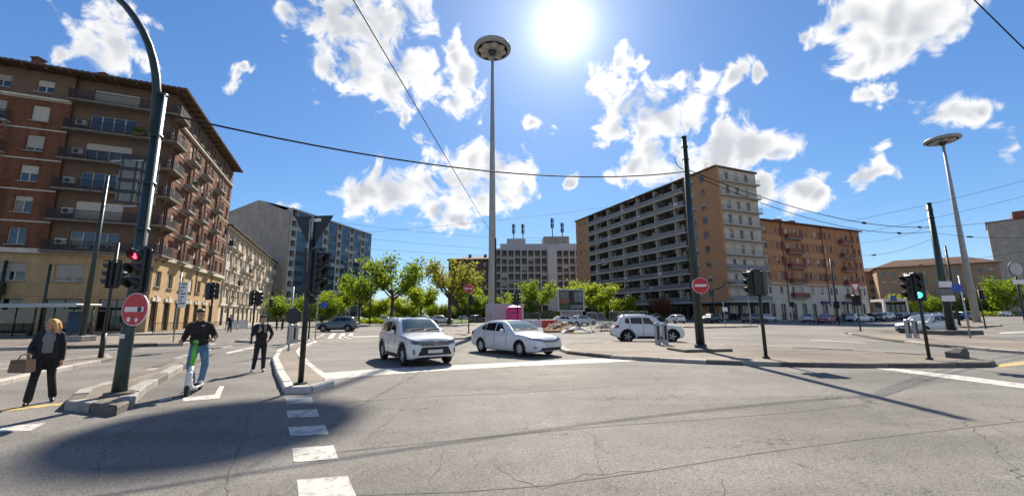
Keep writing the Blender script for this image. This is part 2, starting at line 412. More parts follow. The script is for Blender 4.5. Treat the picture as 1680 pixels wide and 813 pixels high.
    def sheet(s, poly, z, mi=0):
        return s.add([(p[0], p[1], z) for p in poly], [tuple(range(len(poly)))], mi)
    def mesh(s, name, mats):
        me = bpy.data.meshes.new(name)
        me.from_pydata([tuple(v) for v in s.v], [], s.f)
        for m in (mats if isinstance(mats, (list, tuple)) else [mats]): me.materials.append(m)
        me.polygons.foreach_set('material_index', s.m)
        me.polygons.foreach_set('use_smooth', s.sm)
        me.update(); return me
    def build(s, name, mats, parent=None, loc=None, rz=0.0):
        return mk(name, s.mesh(name, mats), parent, loc, rz)

def mk(name, me, parent=None, loc=None, rz=0.0):
    o = bpy.data.objects.new(name, me); COL.objects.link(o)
    if parent is not None: o.parent = parent
    if loc is not None: o.location = loc
    if rz: o.rotation_euler = (0, 0, rz)
    return o
def tag(o, label=None, cat=None, group=None, kind=None):
    if label: o['label'] = label
    if cat: o['category'] = cat
    if group: o['group'] = group
    if kind: o['kind'] = kind
    return o
def thing(name, label, cat, loc=(0, 0, 0), rz=0.0, group=None):
    return tag(mk(name, None, None, loc, rz), label, cat, group)
def dup(o, parent=None):
    c = o.copy(); COL.objects.link(c); c.parent = parent
    for ch in o.children: dup(ch, c)
    return c
def V2(a): return Vector((math.cos(a), math.sin(a)))

# ------------------------------------------------------------------ ground, islands, markings
ground = MB().sheet([(-900, -60), (900, -60), (900, 1500), (-900, 1500)], 0.0).build('ground', M_asph)
tag(ground, kind='structure')
def gp(*pts): return [G(*p).to_2d() for p in pts]

def marking(name, pts, mat=M_white, z=0.005):
    MB().sheet(pts, z).build(name, mat, ground)
def strip(p0, p1, w, name='lane_line', mat=M_white, z=0.005):
    p0 = Vector(p0).to_2d(); p1 = Vector(p1).to_2d(); d = (p1 - p0).normalized(); n = Vector((-d.y, d.x)) * w / 2
    marking(name, [p0 - n, p1 - n, p1 + n, p0 + n], mat, z)

def island(name, outline, stones=1.0, h=0.13, kw=0.22, dark=0.4, top=M_asph_l, pale=M_kerb, closed=True, only=None, lab=None):
    """raised island: asphalt top and one kerb stone after another round its edge"""
    pts = [Vector(p).to_2d() for p in outline]
    area = sum(pts[i].x * pts[(i + 1) % len(pts)].y - pts[(i + 1) % len(pts)].x * pts[i].y for i in range(len(pts)))
    if area < 0: pts.reverse()
    n = len(pts); inner = []
    for i in range(n):
        a = (pts[i] - pts[i - 1]).normalized(); b = (pts[(i + 1) % n] - pts[i]).normalized()
        na = Vector((-a.y, a.x)); nb = Vector((-b.y, b.x)); m = (na + nb)
        m = m.normalized() / max(0.45, (m.normalized()).dot(na))
        inner.append(pts[i] + m * kw)
    root = MB().prism(inner, -0.02, h - 0.012).build(name, top)
    tag(root, kind='structure')
    if lab: root['label'] = lab
    for i in range(n):
        p, q, pi, qi = pts[i], pts[(i + 1) % n], inner[i], inner[(i + 1) % n]
        k = max(1, round((q - p).length / stones))
        for j in range(k):
            t0, t1 = j / k, (j + 1) / k; g = 0.012 / max(0.2, (q - p).length)
            a, b = p.lerp(q, t0 + g), p.lerp(q, t1 - g); c, d = pi.lerp(qi, t1 - g), pi.lerp(qi, t0 + g)
            hh = h + rnd.uniform(-.012, .012)
            st = MB(); bev = 0.025
            a2, b2 = a.lerp(d, 0.12), b.lerp(c, 0.12)
            st.add([(*a, -.02), (*b, -.02), (*c, -.02), (*d, -.02), (*a, hh - bev), (*b, hh - bev), (*a2, hh), (*b2, hh), (*c, hh), (*d, hh)],
                   [(0, 1, 5, 4), (4, 5, 7, 6), (6, 7, 8, 9), (1, 2, 8, 7, 5), (2, 3, 9, 8), (3, 0, 4, 6, 9)])
            st.build('kerb_stone', M_kerbd if rnd.random() < dark else pale, root)
    return root

# kerbed islands (outlines surveyed from the photograph)
island('traffic_island', gp((466,646),(512,645),(548,634),(546,628),(520,610),(500,592),(493,580),(500,572),(520,563),(514,560),(480,567),(455,578),(446,592),(452,615)), 0.8, 0.15, 0.20, 0.0, pale=M_kerbw)
island('traffic_island', gp((104,672),(190,682),(214,670),(240,643),(300,607),(352,582),(345,577),(290,592),(215,625),(125,652)), 1.0, 0.17, 0.24, 0.45, pale=M_conc)
island('traffic_island', gp((-160,662),(-30,640),(60,618),(186,591),(178,585),(60,602),(-30,616),(-160,632)), 1.0, 0.13, 0.22, 0.1)
island('tram_platform', gp((-320,583),(-80,577),(300,567),(330,563),(330,554),(300,552),(-80,556),(-320,560)), 1.2, 0.18, 0.3, 0.75)
island('traffic_island', gp((915,574),(930,580),(1000,588),(1080,593),(1160,597),(1280,601),(1400,603),(1520,603),(1622,602),(1634,598),(1600,592),(1520,587),(1400,579),(1260,572),(1100,565),(990,564),(935,567)), 1.0, 0.14, 0.25, 0.62)
island('traffic_island', gp((1386,547),(1440,557),(1520,567),(1620,576),(1760,587),(1900,596),(1900,575),(1760,568),(1660,560),(1580,553),(1500,547),(1430,544)), 1.1, 0.14, 0.25, 0.62)
island('traffic_island', gp((1500,530),(1530,536),(1600,538),(1644,535),(1640,531),(1590,527),(1530,526)), 1.2, 0.15, 0.25, 0.6)
island('traffic_island', gp((1120,537),(1160,538),(1242,536),(1242,533),(1180,532),(1120,533)), 1.2, 0.14, 0.25, 0.6)
island('traffic_island', gp((700,559),(765,556),(812,547),(815,543),(790,541),(745,545),(720,552)), 1.1, 0.14, 0.25, 0.3)
island('traffic_island', gp((478,560),(505,561),(528,554),(533,550),(522,549),(490,553)), 0.9, 0.14, 0.22, 0.1)
island('traffic_island', gp((385,561),(430,563),(436,560),(400,556)), 0.9, 0.12, 0.22, 0.3)
# far pavements
pave_left = MB().prism([(-37 + 4.2 * .92 - .39 * s, 42.5 + 4.2 * .39 + .92 * s) for s in (-4.0, 82)] + [(-37 - .39 * 82, 42.5 + .92 * 82), (-37, 42.5), (-37 - 40 * .92, 42.5 - 40 * .39), (-37 - 40 * .92 + 1.4, 42.5 - 40 * .39 - 3.6)], -0.02, 0.14).build('pavement', M_pave)
tag(pave_left, kind='structure')
pave_right = MB().prism([(44 - .92 * 5 + .39 * 4.2, 83 - .39 * 5 - .92 * 4.2), (44 + .92 * 70 + .39 * 4.2, 83 + .39 * 70 - .92 * 4.2), (44 + .92 * 70, 83 + .39 * 70), (44, 83), (44 - .39 * 60, 83 + .92 * 60), (44 - .39 * 60 - .92 * 5, 83 + .92 * 60 - .39 * 5)], -0.02, 0.14).build('pavement', M_pave)
tag(pave_right, kind='structure')
lawn = MB().prism(gp((545, 529), (640, 531), (760, 530), (812, 528)) + [Vector((0, 175)), Vector((-95, 175))], -0.02, 0.16).build('park_lawn', M_grass)
tag(lawn, kind='structure')
far_green = MB().sheet([(-900, 190), (900, 190), (900, 1500), (-900, 1500)], 0.01).build('far_ground', pm('far_ground_mat', (0.11, 0.12, 0.09), 0.95, 0.3, 0.05))
tag(far_green, kind='structure')

# painted markings
marking('stop_line', gp((524,612),(628,604),(760,598),(860,593),(1000,587),(1090,589),(1000,594),(860,600),(700,609),(548,621)))
marking('stop_line', gp((1436,604),(1470,604),(1560,614),(1680,629),(1760,639),(1760,648),(1680,637),(1560,621)))
for c in (((468,652),(511,651),(514,661),(470,662)), ((470,673),(520,671),(524,683),(472,685)), ((473,700),(534,697),(539,712),(476,715)),
          ((479,735),(547,730),(555,752),(482,758)), ((487,787),(570,780),(588,822),(492,832))):
    marking('crossing_stripe', gp(*c))
marking('lane_arrow', gp((300,652),(352,647),(360,633),(368,633),(360,653),(300,658)))
marking('lane_arrow', gp((258,655),(282,650),(282,654),(264,658)))
marking('stop_line', gp((-30,702),(76,693),(50,706),(-60,712)))
marking('edge_line', gp((8,670),(104,660),(104,664),(0,675)), M_yellow)
marking('edge_line', gp((1634,598),(1700,590),(1780,583),(1780,588),(1700,596),(1640,602)), M_yellow)
marking('lane_line', gp((-40,672),(0,668),(0,670),(-40,675)))
for c in (((560,552),(626,550),(626,551.5),(560,553.5)), ((545,546),(552,546),(545,555),(536,555)), ((560,546),(567,546),(563,555),(554,555)), ((574,546),(580,546),(577,555),(569,555)),
          ((400,571),(430,567),(432,569),(402,573)), ((370,578),(398,572),(401,574),(374,580)), ((330,566),(352,563),(354,564),(333,567)), ((360,570),(380,567),(382,568),(362,571)),
          ((1330,556.3),(1420,562),(1420,562.7),(1330,557)), ((1420,583),(1490,580),(1500,584),(1430,588)),
          ((1640,545),(1690,543),(1690,545),(1640,547)), ((460,586),(440,592),(442,594),(462,588))):
    marking('lane_line', gp(*c))
# tar seams and long cracks in the carriageway
def seam(pts, w, jag=0.0, mat=M_seam, z=0.003):
    P = [G(*p).to_2d() for p in pts]; out = []
    for i in range(len(P) - 1):
        k = max(2, int((P[i + 1] - P[i]).length / 0.12)) if jag else 6
        for j in range(k): out.append(P[i].lerp(P[i + 1], j / k))
    out.append(P[-1]); mb = MB(); vs = []
    for i, p in enumerate(out):
        d = (out[min(i + 1, len(out) - 1)] - out[max(0, i - 1)]).normalized(); n = Vector((-d.y, d.x))
        q = p + n * rnd.uniform(-jag, jag); ww = w * rnd.uniform(.45, 1.2) / 2
        vs += [(*(q - n * ww), z), (*(q + n * ww), z)]
    mb.add(vs, [(2 * i, 2 * i + 2, 2 * i + 3, 2 * i + 1) for i in range(len(out) - 1)])
    mb.build('tar_seam' if not jag else 'road_crack', mat, ground)
M_seaml = pm('worn_seam', (0.108, 0.102, 0.095), 0.85, 0.3, 3.0)
seam(((540,742),(640,732),(740,722),(860,710),(1000,698),(1150,688),(1300,676),(1410,664),(1440,652),(1490,636),(1560,622)), 0.034, mat=M_seaml)
seam(((560,813),(760,806),(900,795),(1080,770),(1250,742),(1400,722),(1680,690)), 0.026, mat=M_seaml)
seam(((560,660),(700,650),(860,643),(1000,634)), 0.035, mat=M_seaml)
seam(((411,672),(402,705),(385,750),(370,813)), 0.012, 0.03)
seam(((232,690),(200,716),(170,745),(156,790)), 0.010, 0.03)
seam(((728,740),(722,770),(700,790)), 0.010, 0.025); seam(((978,712),(975,740),(990,780)), 0.011, 0.025)
seam(((1186,785),(1190,813)), 0.011, 0.025); seam(((815,765),(845,785),(890,800),(960,778),(1060,772)), 0.010, 0.03)
seam(((690,640),(650,680),(590,730)), 0.010, 0.04); seam(((1280,700),(1300,735)), 0.009, 0.03); seam(((1580,690),(1640,740),(1680,790)), 0.010, 0.05)
# ------------------------------------------------------------------ buildings
UD = Vector((.9205, .3907)); VD = Vector((-.3907, .9205)); AU = math.atan2(.3907, .9205); AV = AU + math.pi / 2
M_brickA = brick_mat('red_brick', (0.215, 0.085, 0.047), (0.135, 0.055, 0.032), (0.17, 0.12, 0.085), 0.3, 0.45)
M_brickG = brick_mat('orange_brick', (0.44, 0.21, 0.10), (0.36, 0.165, 0.08), (0.40, 0.27, 0.18), 0.15, 0.2)
M_brickD = brick_mat('dark_brick', (0.17, 0.09, 0.065), (0.13, 0.07, 0.05), (0.16, 0.12, 0.1), 0.2, 0.2)
M_brickR = brick_mat('deep_red_brick', (0.27, 0.10, 0.065), (0.20, 0.075, 0.05), (0.25, 0.17, 0.13), 0.2, 0.25)
M_orange = pm('orange_render', (0.47, 0.235, 0.115), 0.9, 0.12, 0.8, streak=0.14)
M_stoneA = pm('ochre_stone', (0.42, 0.285, 0.145), 0.85, 0.18, 0.9, 0.2, 12, streak=0.22)
M_cream = pm('cream_render', (0.56, 0.50, 0.42), 0.9, 0.15, 0.7, streak=0.25)
M_beige = pm('beige_stucco', (0.55, 0.47, 0.36), 0.9, 0.2, 0.8, 0.2, 10, streak=0.3)
M_grey = pm('grey_render', (0.42, 0.41, 0.39), 0.9, 0.15, 0.7, streak=0.2)
M_greyp = pm('pale_grey_concrete', (0.50, 0.49, 0.47), 0.9, 0.12, 0.8, streak=0.2)
M_tan = pm('tan_render', (0.36, 0.235, 0.14), 0.9, 0.15, 0.5, streak=0.2)
M_brown = pm('brown_render', (0.15, 0.098, 0.066), 0.9, 0.2, 1.0, streak=0.2)
M_slabA = pm('stained_slab', (0.17, 0.145, 0.115), 0.9, 0.3, 1.2, streak=.2)
M_rail = pm('iron_railing', (0.022, 0.022, 0.024), 0.6, 0.2, 4)
M_railg = pm('grey_railing', (0.20, 0.21, 0.21), 0.55, 0.2, 4)
M_blue = pm('blue_enamel_panel', (0.038, 0.078, 0.125), 0.35, 0.2, 1.5, spec=0.6, rand=0.35)
M_bluel = pm('pale_blue_panel', (0.34, 0.36, 0.37), 0.5, 0.12, 1.5, rand=0.15)
M_blueg = glass_mat('blue_tinted_glass', (0.02, 0.05, 0.085))
M_signw_ = pm('laundry_white', (.6, .6, .58), .9, .1, 2)
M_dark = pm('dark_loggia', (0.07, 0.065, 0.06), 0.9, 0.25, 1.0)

def fp(O, ang, x, y, z):
    c, s = math.cos(ang), math.sin(ang)
    return Vector((O[0] + x * c - y * s, O[1] + x * s + y * c, z))

def facade(root, O, ang, Wd, z0, z1, ops, mat, name='wall', depth=0.3, y=0.0):
    xs = sorted({0.0, Wd, *[o[0] for o in ops], *[o[1] for o in ops]}); zs = sorted({z0, z1, *[o[2] for o in ops], *[o[3] for o in ops]})
    xs = [x for x in xs if 0 <= x <= Wd]; zs = [z for z in zs if z0 <= z <= z1]
    mb = MB(); vid = {}
    def vi(i, j):
        if (i, j) not in vid: vid[i, j] = len(mb.v); mb.v.append((xs[i], 0.0, zs[j]))
        return vid[i, j]
    for j in range(len(zs) - 1):
        zc = (zs[j] + zs[j + 1]) / 2; row = [o for o in ops if o[2] < zc < o[3]]
        for i in range(len(xs) - 1):
            xc = (xs[i] + xs[i + 1]) / 2
            if any(o[0] < xc < o[1] for o in row): continue
            mb.f.append((vi(i, j), vi(i + 1, j), vi(i + 1, j + 1), vi(i, j + 1))); mb.m.append(0); mb.sm.append(False)
    for (a, b, c, d) in ops:
        mb.add([(a, 0, c), (b, 0, c), (b, 0, d), (a, 0, d), (a, depth, c), (b, depth, c), (b, depth, d), (a, depth, d)],
               [(0, 4, 5, 1), (1, 5, 6, 2), (2, 6, 7, 3), (3, 7, 4, 0)])
    return mb.build(name, mat, root, fp(O, ang, 0, y, 0), ang)

_kit = {}
def wkit(w, h, leaves=2, frame=M_frame, glass=M_glass, fw=0.07):
    key = (round(w, 2), round(h, 2), leaves, frame.name, glass.name)
    if key not in _kit:
        f = MB(); f.box(0, w, -.03, .03, 0, fw).box(0, w, -.03, .03, h - fw, h).box(0, fw, -.028, .028, fw, h - fw).box(w - fw, w, -.028, .028, fw, h - fw)
        for i in range(1, leaves): f.box(w * i / leaves - fw * .6, w * i / leaves + fw * .6, -.03, .03, fw, h - fw)
        g = MB()
        for i in range(leaves):
            t = 0.006 * (1 if i % 2 else -1); a, b = w * i / leaves, w * (i + 1) / leaves
            g.add([(a, t, .01), (b, -t, .01), (b, -t + .004, h - .01), (a, t + .004, h - .01)], [(0, 1, 2, 3)])
        s = MB()
        for i in range(10): s.add([(0.02, -.10, -(i + 1) * .1), (w - .02, -.10, -(i + 1) * .1), (w - .02, -.075, -i * .1), (.02, -.075, -i * .1)], [(0, 1, 2, 3)])
        s.box(.02, w - .02, -.078, -.07, -1.0, 0)
        sl_ = MB().box(-.1, w + .1, -.36, .0, -.08, 0.0)
        _kit[key] = (f.mesh('window', frame), g.mesh('pane', glass), s.mesh('shutter', M_shut), sl_.mesh('sill', M_conc))
    return _kit[key]
def window(root, O, ang, xc, z, w, h, leaves=2, shut=0.0, sill=False, y=0.2, frame=M_frame, glass=M_glass, name='window', shutmat=None):
    k = wkit(w, h, leaves, frame, glass)
    o = mk(name, k[0], root, fp(O, ang, xc - w / 2, y, z), ang)
    if shut < 0.99: mk('pane', k[1], o)
    if shut > 0.02:
        s = mk('shutter', k[2], o, (0, 0, h)); s.scale = (1, 1, h * shut)
    if sill: mk('sill', k[3], o, (0, -0.02, 0))
    return o
def rshut(p=0.5):
    return 0.0 if rnd.random() > p else rnd.choice((.3, .4, .5, .6, .8, 1.0))
_bk = {}
def balcony(root, O, ang, x0, x1, z, d=1.0, slab=M_conc, rail=M_rail, rh=1.0, solid=False, th=0.18, panel=None, y=0.0, step=0.11, name='balcony'):
    w = x1 - x0; key = (round(w, 2), d, slab.name, rail.name, rh, solid, step, panel.name if panel else 0)
    if key not in _bk:
        s = MB().box(0, w, -d, 0.02, -th, 0)
        if w < 3.2 and not panel:
            for q in (.2, w - .35): s.add([(q, -d * .7, -th), (q, 0, -th), (q, 0, -th - .45), (q + .15, -d * .7, -th), (q + .15, 0, -th), (q + .15, 0, -th - .45)], [(0, 1, 2), (3, 5, 4), (0, 2, 5, 3)])
        r_ = MB(); e = .05
        if solid: r_.box(e, w - e, -d + .02, -d + .12, 0.0, rh).box(e, e + .1, -d + .12, 0, 0, rh).box(w - e - .1, w - e, -d + .12, 0, 0, rh)
        else:
            r_.box(e, w - e, -d + e, -d + e + .05, rh - .05, rh).box(e, e + .05, -d + e, 0, rh - .05, rh).box(w - e - .05, w - e, -d + e, 0, rh - .05, rh)
            r_.box(e, w - e, -d + e, -d + e + .04, .07, .11)
            if panel: r_.box(e, w - e, -d + e + .005, -d + e + .03, .11, rh - .08, 1)
            n = max(2, int(w / step))
            for i in range(n + 1):
                xx = e + (w - 2 * e - .025) * i / n; r_.add([(xx, -d + e, 0), (xx + .03, -d + e, 0), (xx + .03, -d + e, rh - .05), (xx, -d + e, rh - .05)], [(0, 1, 2, 3)])
            n = max(2, int(d / step))
            for i in range(n):
                yy = -d + e + (d - e) * i / n
                for xx in (e, w - e): r_.add([(xx, yy, 0), (xx, yy + .03, 0), (xx, yy + .03, rh - .05), (xx, yy, rh - .05)], [(0, 1, 2, 3)])
        _bk[key] = (s.mesh('balcony', slab), r_.mesh('railing', [rail, panel or rail]))
    k = _bk[key]
    o = mk(name, k[0], root, fp(O, ang, x0, y, z), ang); mk('railing', k[1], o)
    return o
def band(root, O, ang, x0, x1, z0, z1, out, mat, name='string_course'):
    return MB().box(x0, x1, -out, 0.0, z0, z1).build(name, mat, root, fp(O, ang, 0, 0, 0), ang)
def body(root, poly, z1, mat, name='core'):
    return MB().prism(poly, 0, z1).build(name, mat, root)

# --- A: red brick corner block on the left
CA = Vector((-37, 42.5)) - UD * 0.9
A = thing('apartment_block', 'red brick corner apartment block with ochre stone base and deep brown eaves', 'building', (*CA, 0.0))
def build_A():
    Wf, Wr, zt, base = 26.0, 26.8, 26.6, 7.95
    Of = -UD * Wf; Or = Vector((0, 0))
    rows = [8.55, 11.7, 14.85, 18.0, 21.15, 24.35]
    fr = lambda s: Wf + s
    # front
    ops = []; items = []
    for ri, z in enumerate(rows):
        att = ri == 5
        for s, kind in ((-10.7, 'w'), (-13.85, 'b'), (-17.0, 'w'), (-20.2, 'b'), (-23.4, 'w')):
            if kind == 'b' and not att:
                ops.append((fr(s) - .65, fr(s) + .65, z - .35, z + 1.85)); items.append((fr(s), z - .35, 1.3, 2.2, 2, 1))
            else:
                zz, hh = (z, 1.35) if att else (z + .1, 1.65)
                ops.append((fr(s) - .65, fr(s) + .65, zz, zz + hh)); items.append((fr(s), zz, 1.3, hh, 2, 0))
        zz = z - .35
        ops.append((fr(-7.1), fr(-3.3), z - .05, z + (1.35 if att else 1.75))); items.append((fr(-5.2), z - .05, 3.8, 1.4 if att else 1.8, 4, 2))
    zsp = base
    bo = [o for o in ops]
    facade(A, Of, AU, fr(-8.5), zsp, 23.7, [o for o in bo if o[1] < fr(-8.5) and o[3] < 23.7], M_brickA)
    facade(A, Of, AU, fr(-8.5), 23.7, zt, [o for o in bo if o[1] < fr(-8.5) and o[2] > 23.7], M_brown)
    sh = fr(-8.5)
    O2 = Of + UD * sh
    facade(A, (O2.x, O2.y), AU, 8.5, zsp, zt, [(a - sh, b - sh, c, d) for a, b, c, d in bo if a > sh], M_brown, y=0.35, name='loggia_wall')
    MB().box(-.02, 0, 0, .36, zsp, zt).build('loggia_return', M_brickA, A, fp(O2, AU, 0, 0, 0), AU)
    for (x, z, w, h, lv, k) in items:
        yy = .2 + (.35 if x > sh else 0)
        window(A, Of, AU, x, z, w, h, lv, rshut(.6), sill=(k == 0), y=yy)
        if k == 1: balcony(A, Of, AU, x - 1.2, x + 1.2, z, 0.75)
    for z in rows:
        balcony(A, Of, AU, fr(-8.6), fr(.85), z - .4, .85, slab=M_slabA, rail=M_rail, th=.2, y=0.0, step=.06)
        b2 = balcony(A, Or, AV, 0.02, 2.4, z - .4, .85, slab=M_slabA, th=.2, step=.06)
    for i, z in enumerate(rows[:-1]): band(A, Of, AU, 0, fr(-8.5), z + 2.35, z + 2.47, .05, M_cream)
    band(A, Of, AU, 0, fr(-8.5), 23.6, 23.8, .28, M_cream, 'cornice')
    # stone base
    ops = []
    st = [(-22.5, 2.4), (-18.6, 2.4), (-14.7, 2.4), (-10.8, 2.4), (-6.5, 2.2), (-2.6, 2.2)]
    for s, w in st: ops += [(fr(s) - w / 2, fr(s) + w / 2, 5.2, 6.9), (fr(s) - 1.35, fr(s) + 1.35, .3, 3.5)]
    facade(A, Of, AU, Wf, 0, base, ops, M_stoneA, 'stone_base')
    for s, w in st:
        window(A, Of, AU, fr(s), 5.2, w, 1.7, 3, rshut(.5), True); window(A, Of, AU, fr(s), .3, 2.7, 3.2, 2, 0, glass=M_glassd, frame=M_steeld, name='shop_window')
    band(A, Of, AU, -.1, Wf + .35, 7.85, 8.3, .32, M_cream, 'cornice')
    band(A, Of, AU, 0, Wf, 3.75, 4.0, .08, M_stoneA)
    # right side
    ops = []; items = []
    cols = [(3.4, 'w'), (6.6, 'b'), (9.6, 'w'), (12.3, 'b'), (15.5, 'w'), (18.9, 'b'), (22.4, 'w'), (25.2, 'w')]
    for ri, z in enumerate(rows):
        att = ri == 5
        for s, kind in cols:
            if kind == 'b' and not att:
                ops.append((s - .6, s + .6, z - .35, z + 1.85)); items.append((s, z - .35, 1.2, 2.2, 2, 1))
            else:
                zz, hh = (z, 1.3) if att else (z + .1, 1.65)
                ops.append((s - .55, s + .55, zz, zz + hh)); items.append((s, zz, 1.1, hh, 2, 0))
        ops.append((.5, 1.7, z - .35, z + 1.7 if not att else z + 1.35)); items.append((1.1, z - .35, 1.2, 2.05 if not att else 1.7, 2, 3))
    facade(A, Or, AV, Wr, base, 23.7, [o for o in ops if o[3] < 23.7], M_brickA)
    facade(A, Or, AV, Wr, 23.7, zt, [o for o in ops if o[2] > 23.7], M_brown)
    for (x, z, w, h, lv, k) in items:
        window(A, Or, AV, x, z, w, h, lv, rshut(.45), sill=(k == 0))
        if k == 1: balcony(A, Or, AV, x - 1.25, x + 1.25, z, 0.8)
    for i, z in enumerate(rows[:-1]): band(A, Or, AV, 2.45, Wr, z + 2.35, z + 2.47, .05, M_cream)
    band(A, Or, AV, 2.45, Wr, 23.6, 23.8, .28, M_cream, 'cornice')
    for s in (8.1, 14.0, 20.8): MB().tube([(s, -.07, 4.5), (s, -.07, 26)], .06, 6).build('downpipe', M_brown, A, fp(Or, AV, 0, 0, 0), AV)
    ops = []; st = [1.6 + 3.45 * i for i in range(7)]
    for s in st: ops += [(s - .75, s + .75, 4.9, 6.6), (s - .9, s + .9, .15, 3.3)]
    facade(A, Or, AV, Wr, 0, base, ops, M_stoneA, 'stone_base')
    for s in st:
        window(A, Or, AV, s, 4.9, 1.5, 1.7, 2, rshut(.3), True)
        d_ = window(A, Or, AV, s, .15, 1.8, 3.15, 2, 0, glass=M_glassd, frame=M_steeld, name='doorway')
        MB().box(s - 1.05, s + 1.05, -.14, 0, 3.35, 3.75).box(s - .25, s + .25, -.2, 0, 3.3, 3.95).build('lintel', M_cream, A, fp(Or, AV, 0, 0, 0), AV)
    band(A, Or, AV, .1, Wr, 7.85, 8.3, .32, M_cream, 'cornice')
    # body and roof
    i_ = .62
    q = [(UD * -i_ + VD * i_), (UD * -i_ + VD * (Wr - .02)), (UD * -(Wf - .02) + VD * (Wr - .02)), (UD * -(Wf - .02) + VD * i_)]
    body(A, q, zt, M_brickD)
    MB().box(Wr - .02, Wr, 0.0, 20, 0, zt).build('party_wall', M_brickA, A, fp(Or, AV, 0, 0, 0), AV)
    ov = 1.25
    e = [UD * ov - VD * ov, UD * ov + VD * (Wr + ov * .6), UD * -(Wf + ov) + VD * (Wr + ov * .6), UD * -(Wf + ov) - VD * ov]
    rf = MB(); rf.prism(e, zt + .06, zt + .22)
    rf.build('eaves', M_wood, A)
    t = MB(); h0 = zt + .22; mid = [UD * -7 + VD * 9, UD * -7 + VD * 17, UD * -19 + VD * 17, UD * -19 + VD * 9]
    vs = [(*p, h0) for p in [e[0] * 1.0, e[1], e[2], e[3]]] + [(*p, h0 + 3.2) for p in mid]
    t.add(vs, [(0, 1, 5, 4), (1, 2, 6, 5), (2, 3, 7, 6), (3, 0, 4, 7), (4, 5, 6, 7)])
    for k in range(60):   # ragged tile ends along the eaves
        for a_, b_ in ((e[3], e[0]), (e[0], e[1])):
            p = a_.lerp(b_, (k + .5) / 60); t.box(-.17, .17, -.04, .06, h0 - .04, h0 + .02 + .03 * rnd.random(), 0, Matrix.Translation((p.x, p.y, 0)) @ Matrix.Rotation(AU if a_ is e[3] else AV, 4, 'Z'))
    roof = t.build('roof', M_tile, A)
    for (a_, b_, n) in ((e[3] + VD * ov, e[0] + VD * ov, 16), (e[0] - UD * ov, e[1] - UD * ov, 18)):
        for k in range(n):
            p = a_.lerp(b_, (k + .5) / n); an = AU if a_.y < 0 and n == 16 else AV
            MB().box(-.09, .09, -1.12, -.02, zt - .16, zt + .05).build('eaves_bracket', M_wood, A, (p.x, p.y, 0), an)
    for s_, t_ in ((-13, 2.5), (-8, 3.5), (-3, 4)):
        p = UD * s_ + VD * t_
        MB().box(-.35, .35, -.35, .35, 0, 1.3).box(-.45, .45, -.45, .45, 1.3, 1.42).build('chimney', M_brickD, roof, (p.x, p.y, h0 + .9))
# --- B: beige five-storey terrace behind A
B = thing('terrace_house', 'beige stuccoed five storey house with rounded stone balconies beside the brick block', 'building', (*(CA + VD * 26.85), 0.0))
def build_B():
    Wb, zt = 54.0, 16.9; O = Vector((0, 0)); ops = []; its = []
    n = 13
    for i in range(n):
        x = 2.2 + 4.1 * i
        for f in range(5):
            z = .2 if f == 0 else 4.1 + 3.15 * (f - 1)
            if f == 0: ops.append((x - .9, x + .9, z, 3.2)); its.append((x, z, 1.8, 3.0, 1, 9))
            else:
                b = (i + f) % 2 == 0 or i % 3 == 1
                ops.append((x - .5, x + .5, z + (.1 if b else .8), z + 2.3)); its.append((x, z + (.1 if b else .8), 1.0, 2.2 if b else 1.5, 2, 1 if b else 0))
                ops.append((x + 1.1, x + 2.0, z + .8, z + 2.3)); its.append((x + 1.55, z + .8, .9, 1.5, 2, 0))
    facade(B, O, AV, Wb, 0, zt, ops, M_beige)
    for (x, z, w, h, lv, k) in its:
        if k == 9: window(B, O, AV, x, z, w, h, 2, 0, frame=M_steeld, glass=M_glassd, name='doorway'); continue
        window(B, O, AV, x, z, w, h, lv, rshut(.3), frame=M_brown if rnd.random() < .5 else M_frame)
        MB().box(x - w / 2 - .2, x + w / 2 + .2, -.13, 0, z + h + .02, z + h + .22).build('lintel', M_cream, B, fp(O, AV, 0, 0, 0), AV)
        if k == 1: balcony(B, O, AV, x - 1.15, x + 1.15, z, .85, slab=M_beige, rail=M_cream if rnd.random() < .6 else M_rail, rh=.95, solid=rnd.random() < .5, th=.2)
    for i in range(n): MB().box(2.2 + 4.1 * i - 1.75, 2.2 + 4.1 * i - 1.4, -.22, 0, 3.7, zt - .1).build('pilaster', M_cream, B, fp(O, AV, 0, 0, 0), AV)
    band(B, O, AV, 0, Wb, 3.5, 3.85, .2, M_cream, 'cornice'); band(B, O, AV, 0, Wb, zt - .4, zt - .02, .5, M_cream, 'cornice')
    body(B, [UD * -.4, UD * -.4 + VD * Wb, UD * -16 + VD * Wb, UD * -16], zt, M_beige)
    e = [UD * .9, UD * .9 + VD * (Wb + .3), UD * -17 + VD * (Wb + .3), UD * -17]
    t = MB().prism(e, zt, zt + .15); rg = [UD * -8, UD * -8 + VD * Wb]
    t.add([(*e[0], zt + .15), (*e[1], zt + .15), (*e[2], zt + .15), (*e[3], zt + .15), (*rg[0], zt + 2.6), (*rg[1], zt + 2.6)], [(0, 1, 5, 4), (2, 3, 4, 5), (1, 2, 5), (3, 0, 4)])
    t.build('roof', M_tile, B)
build_B()

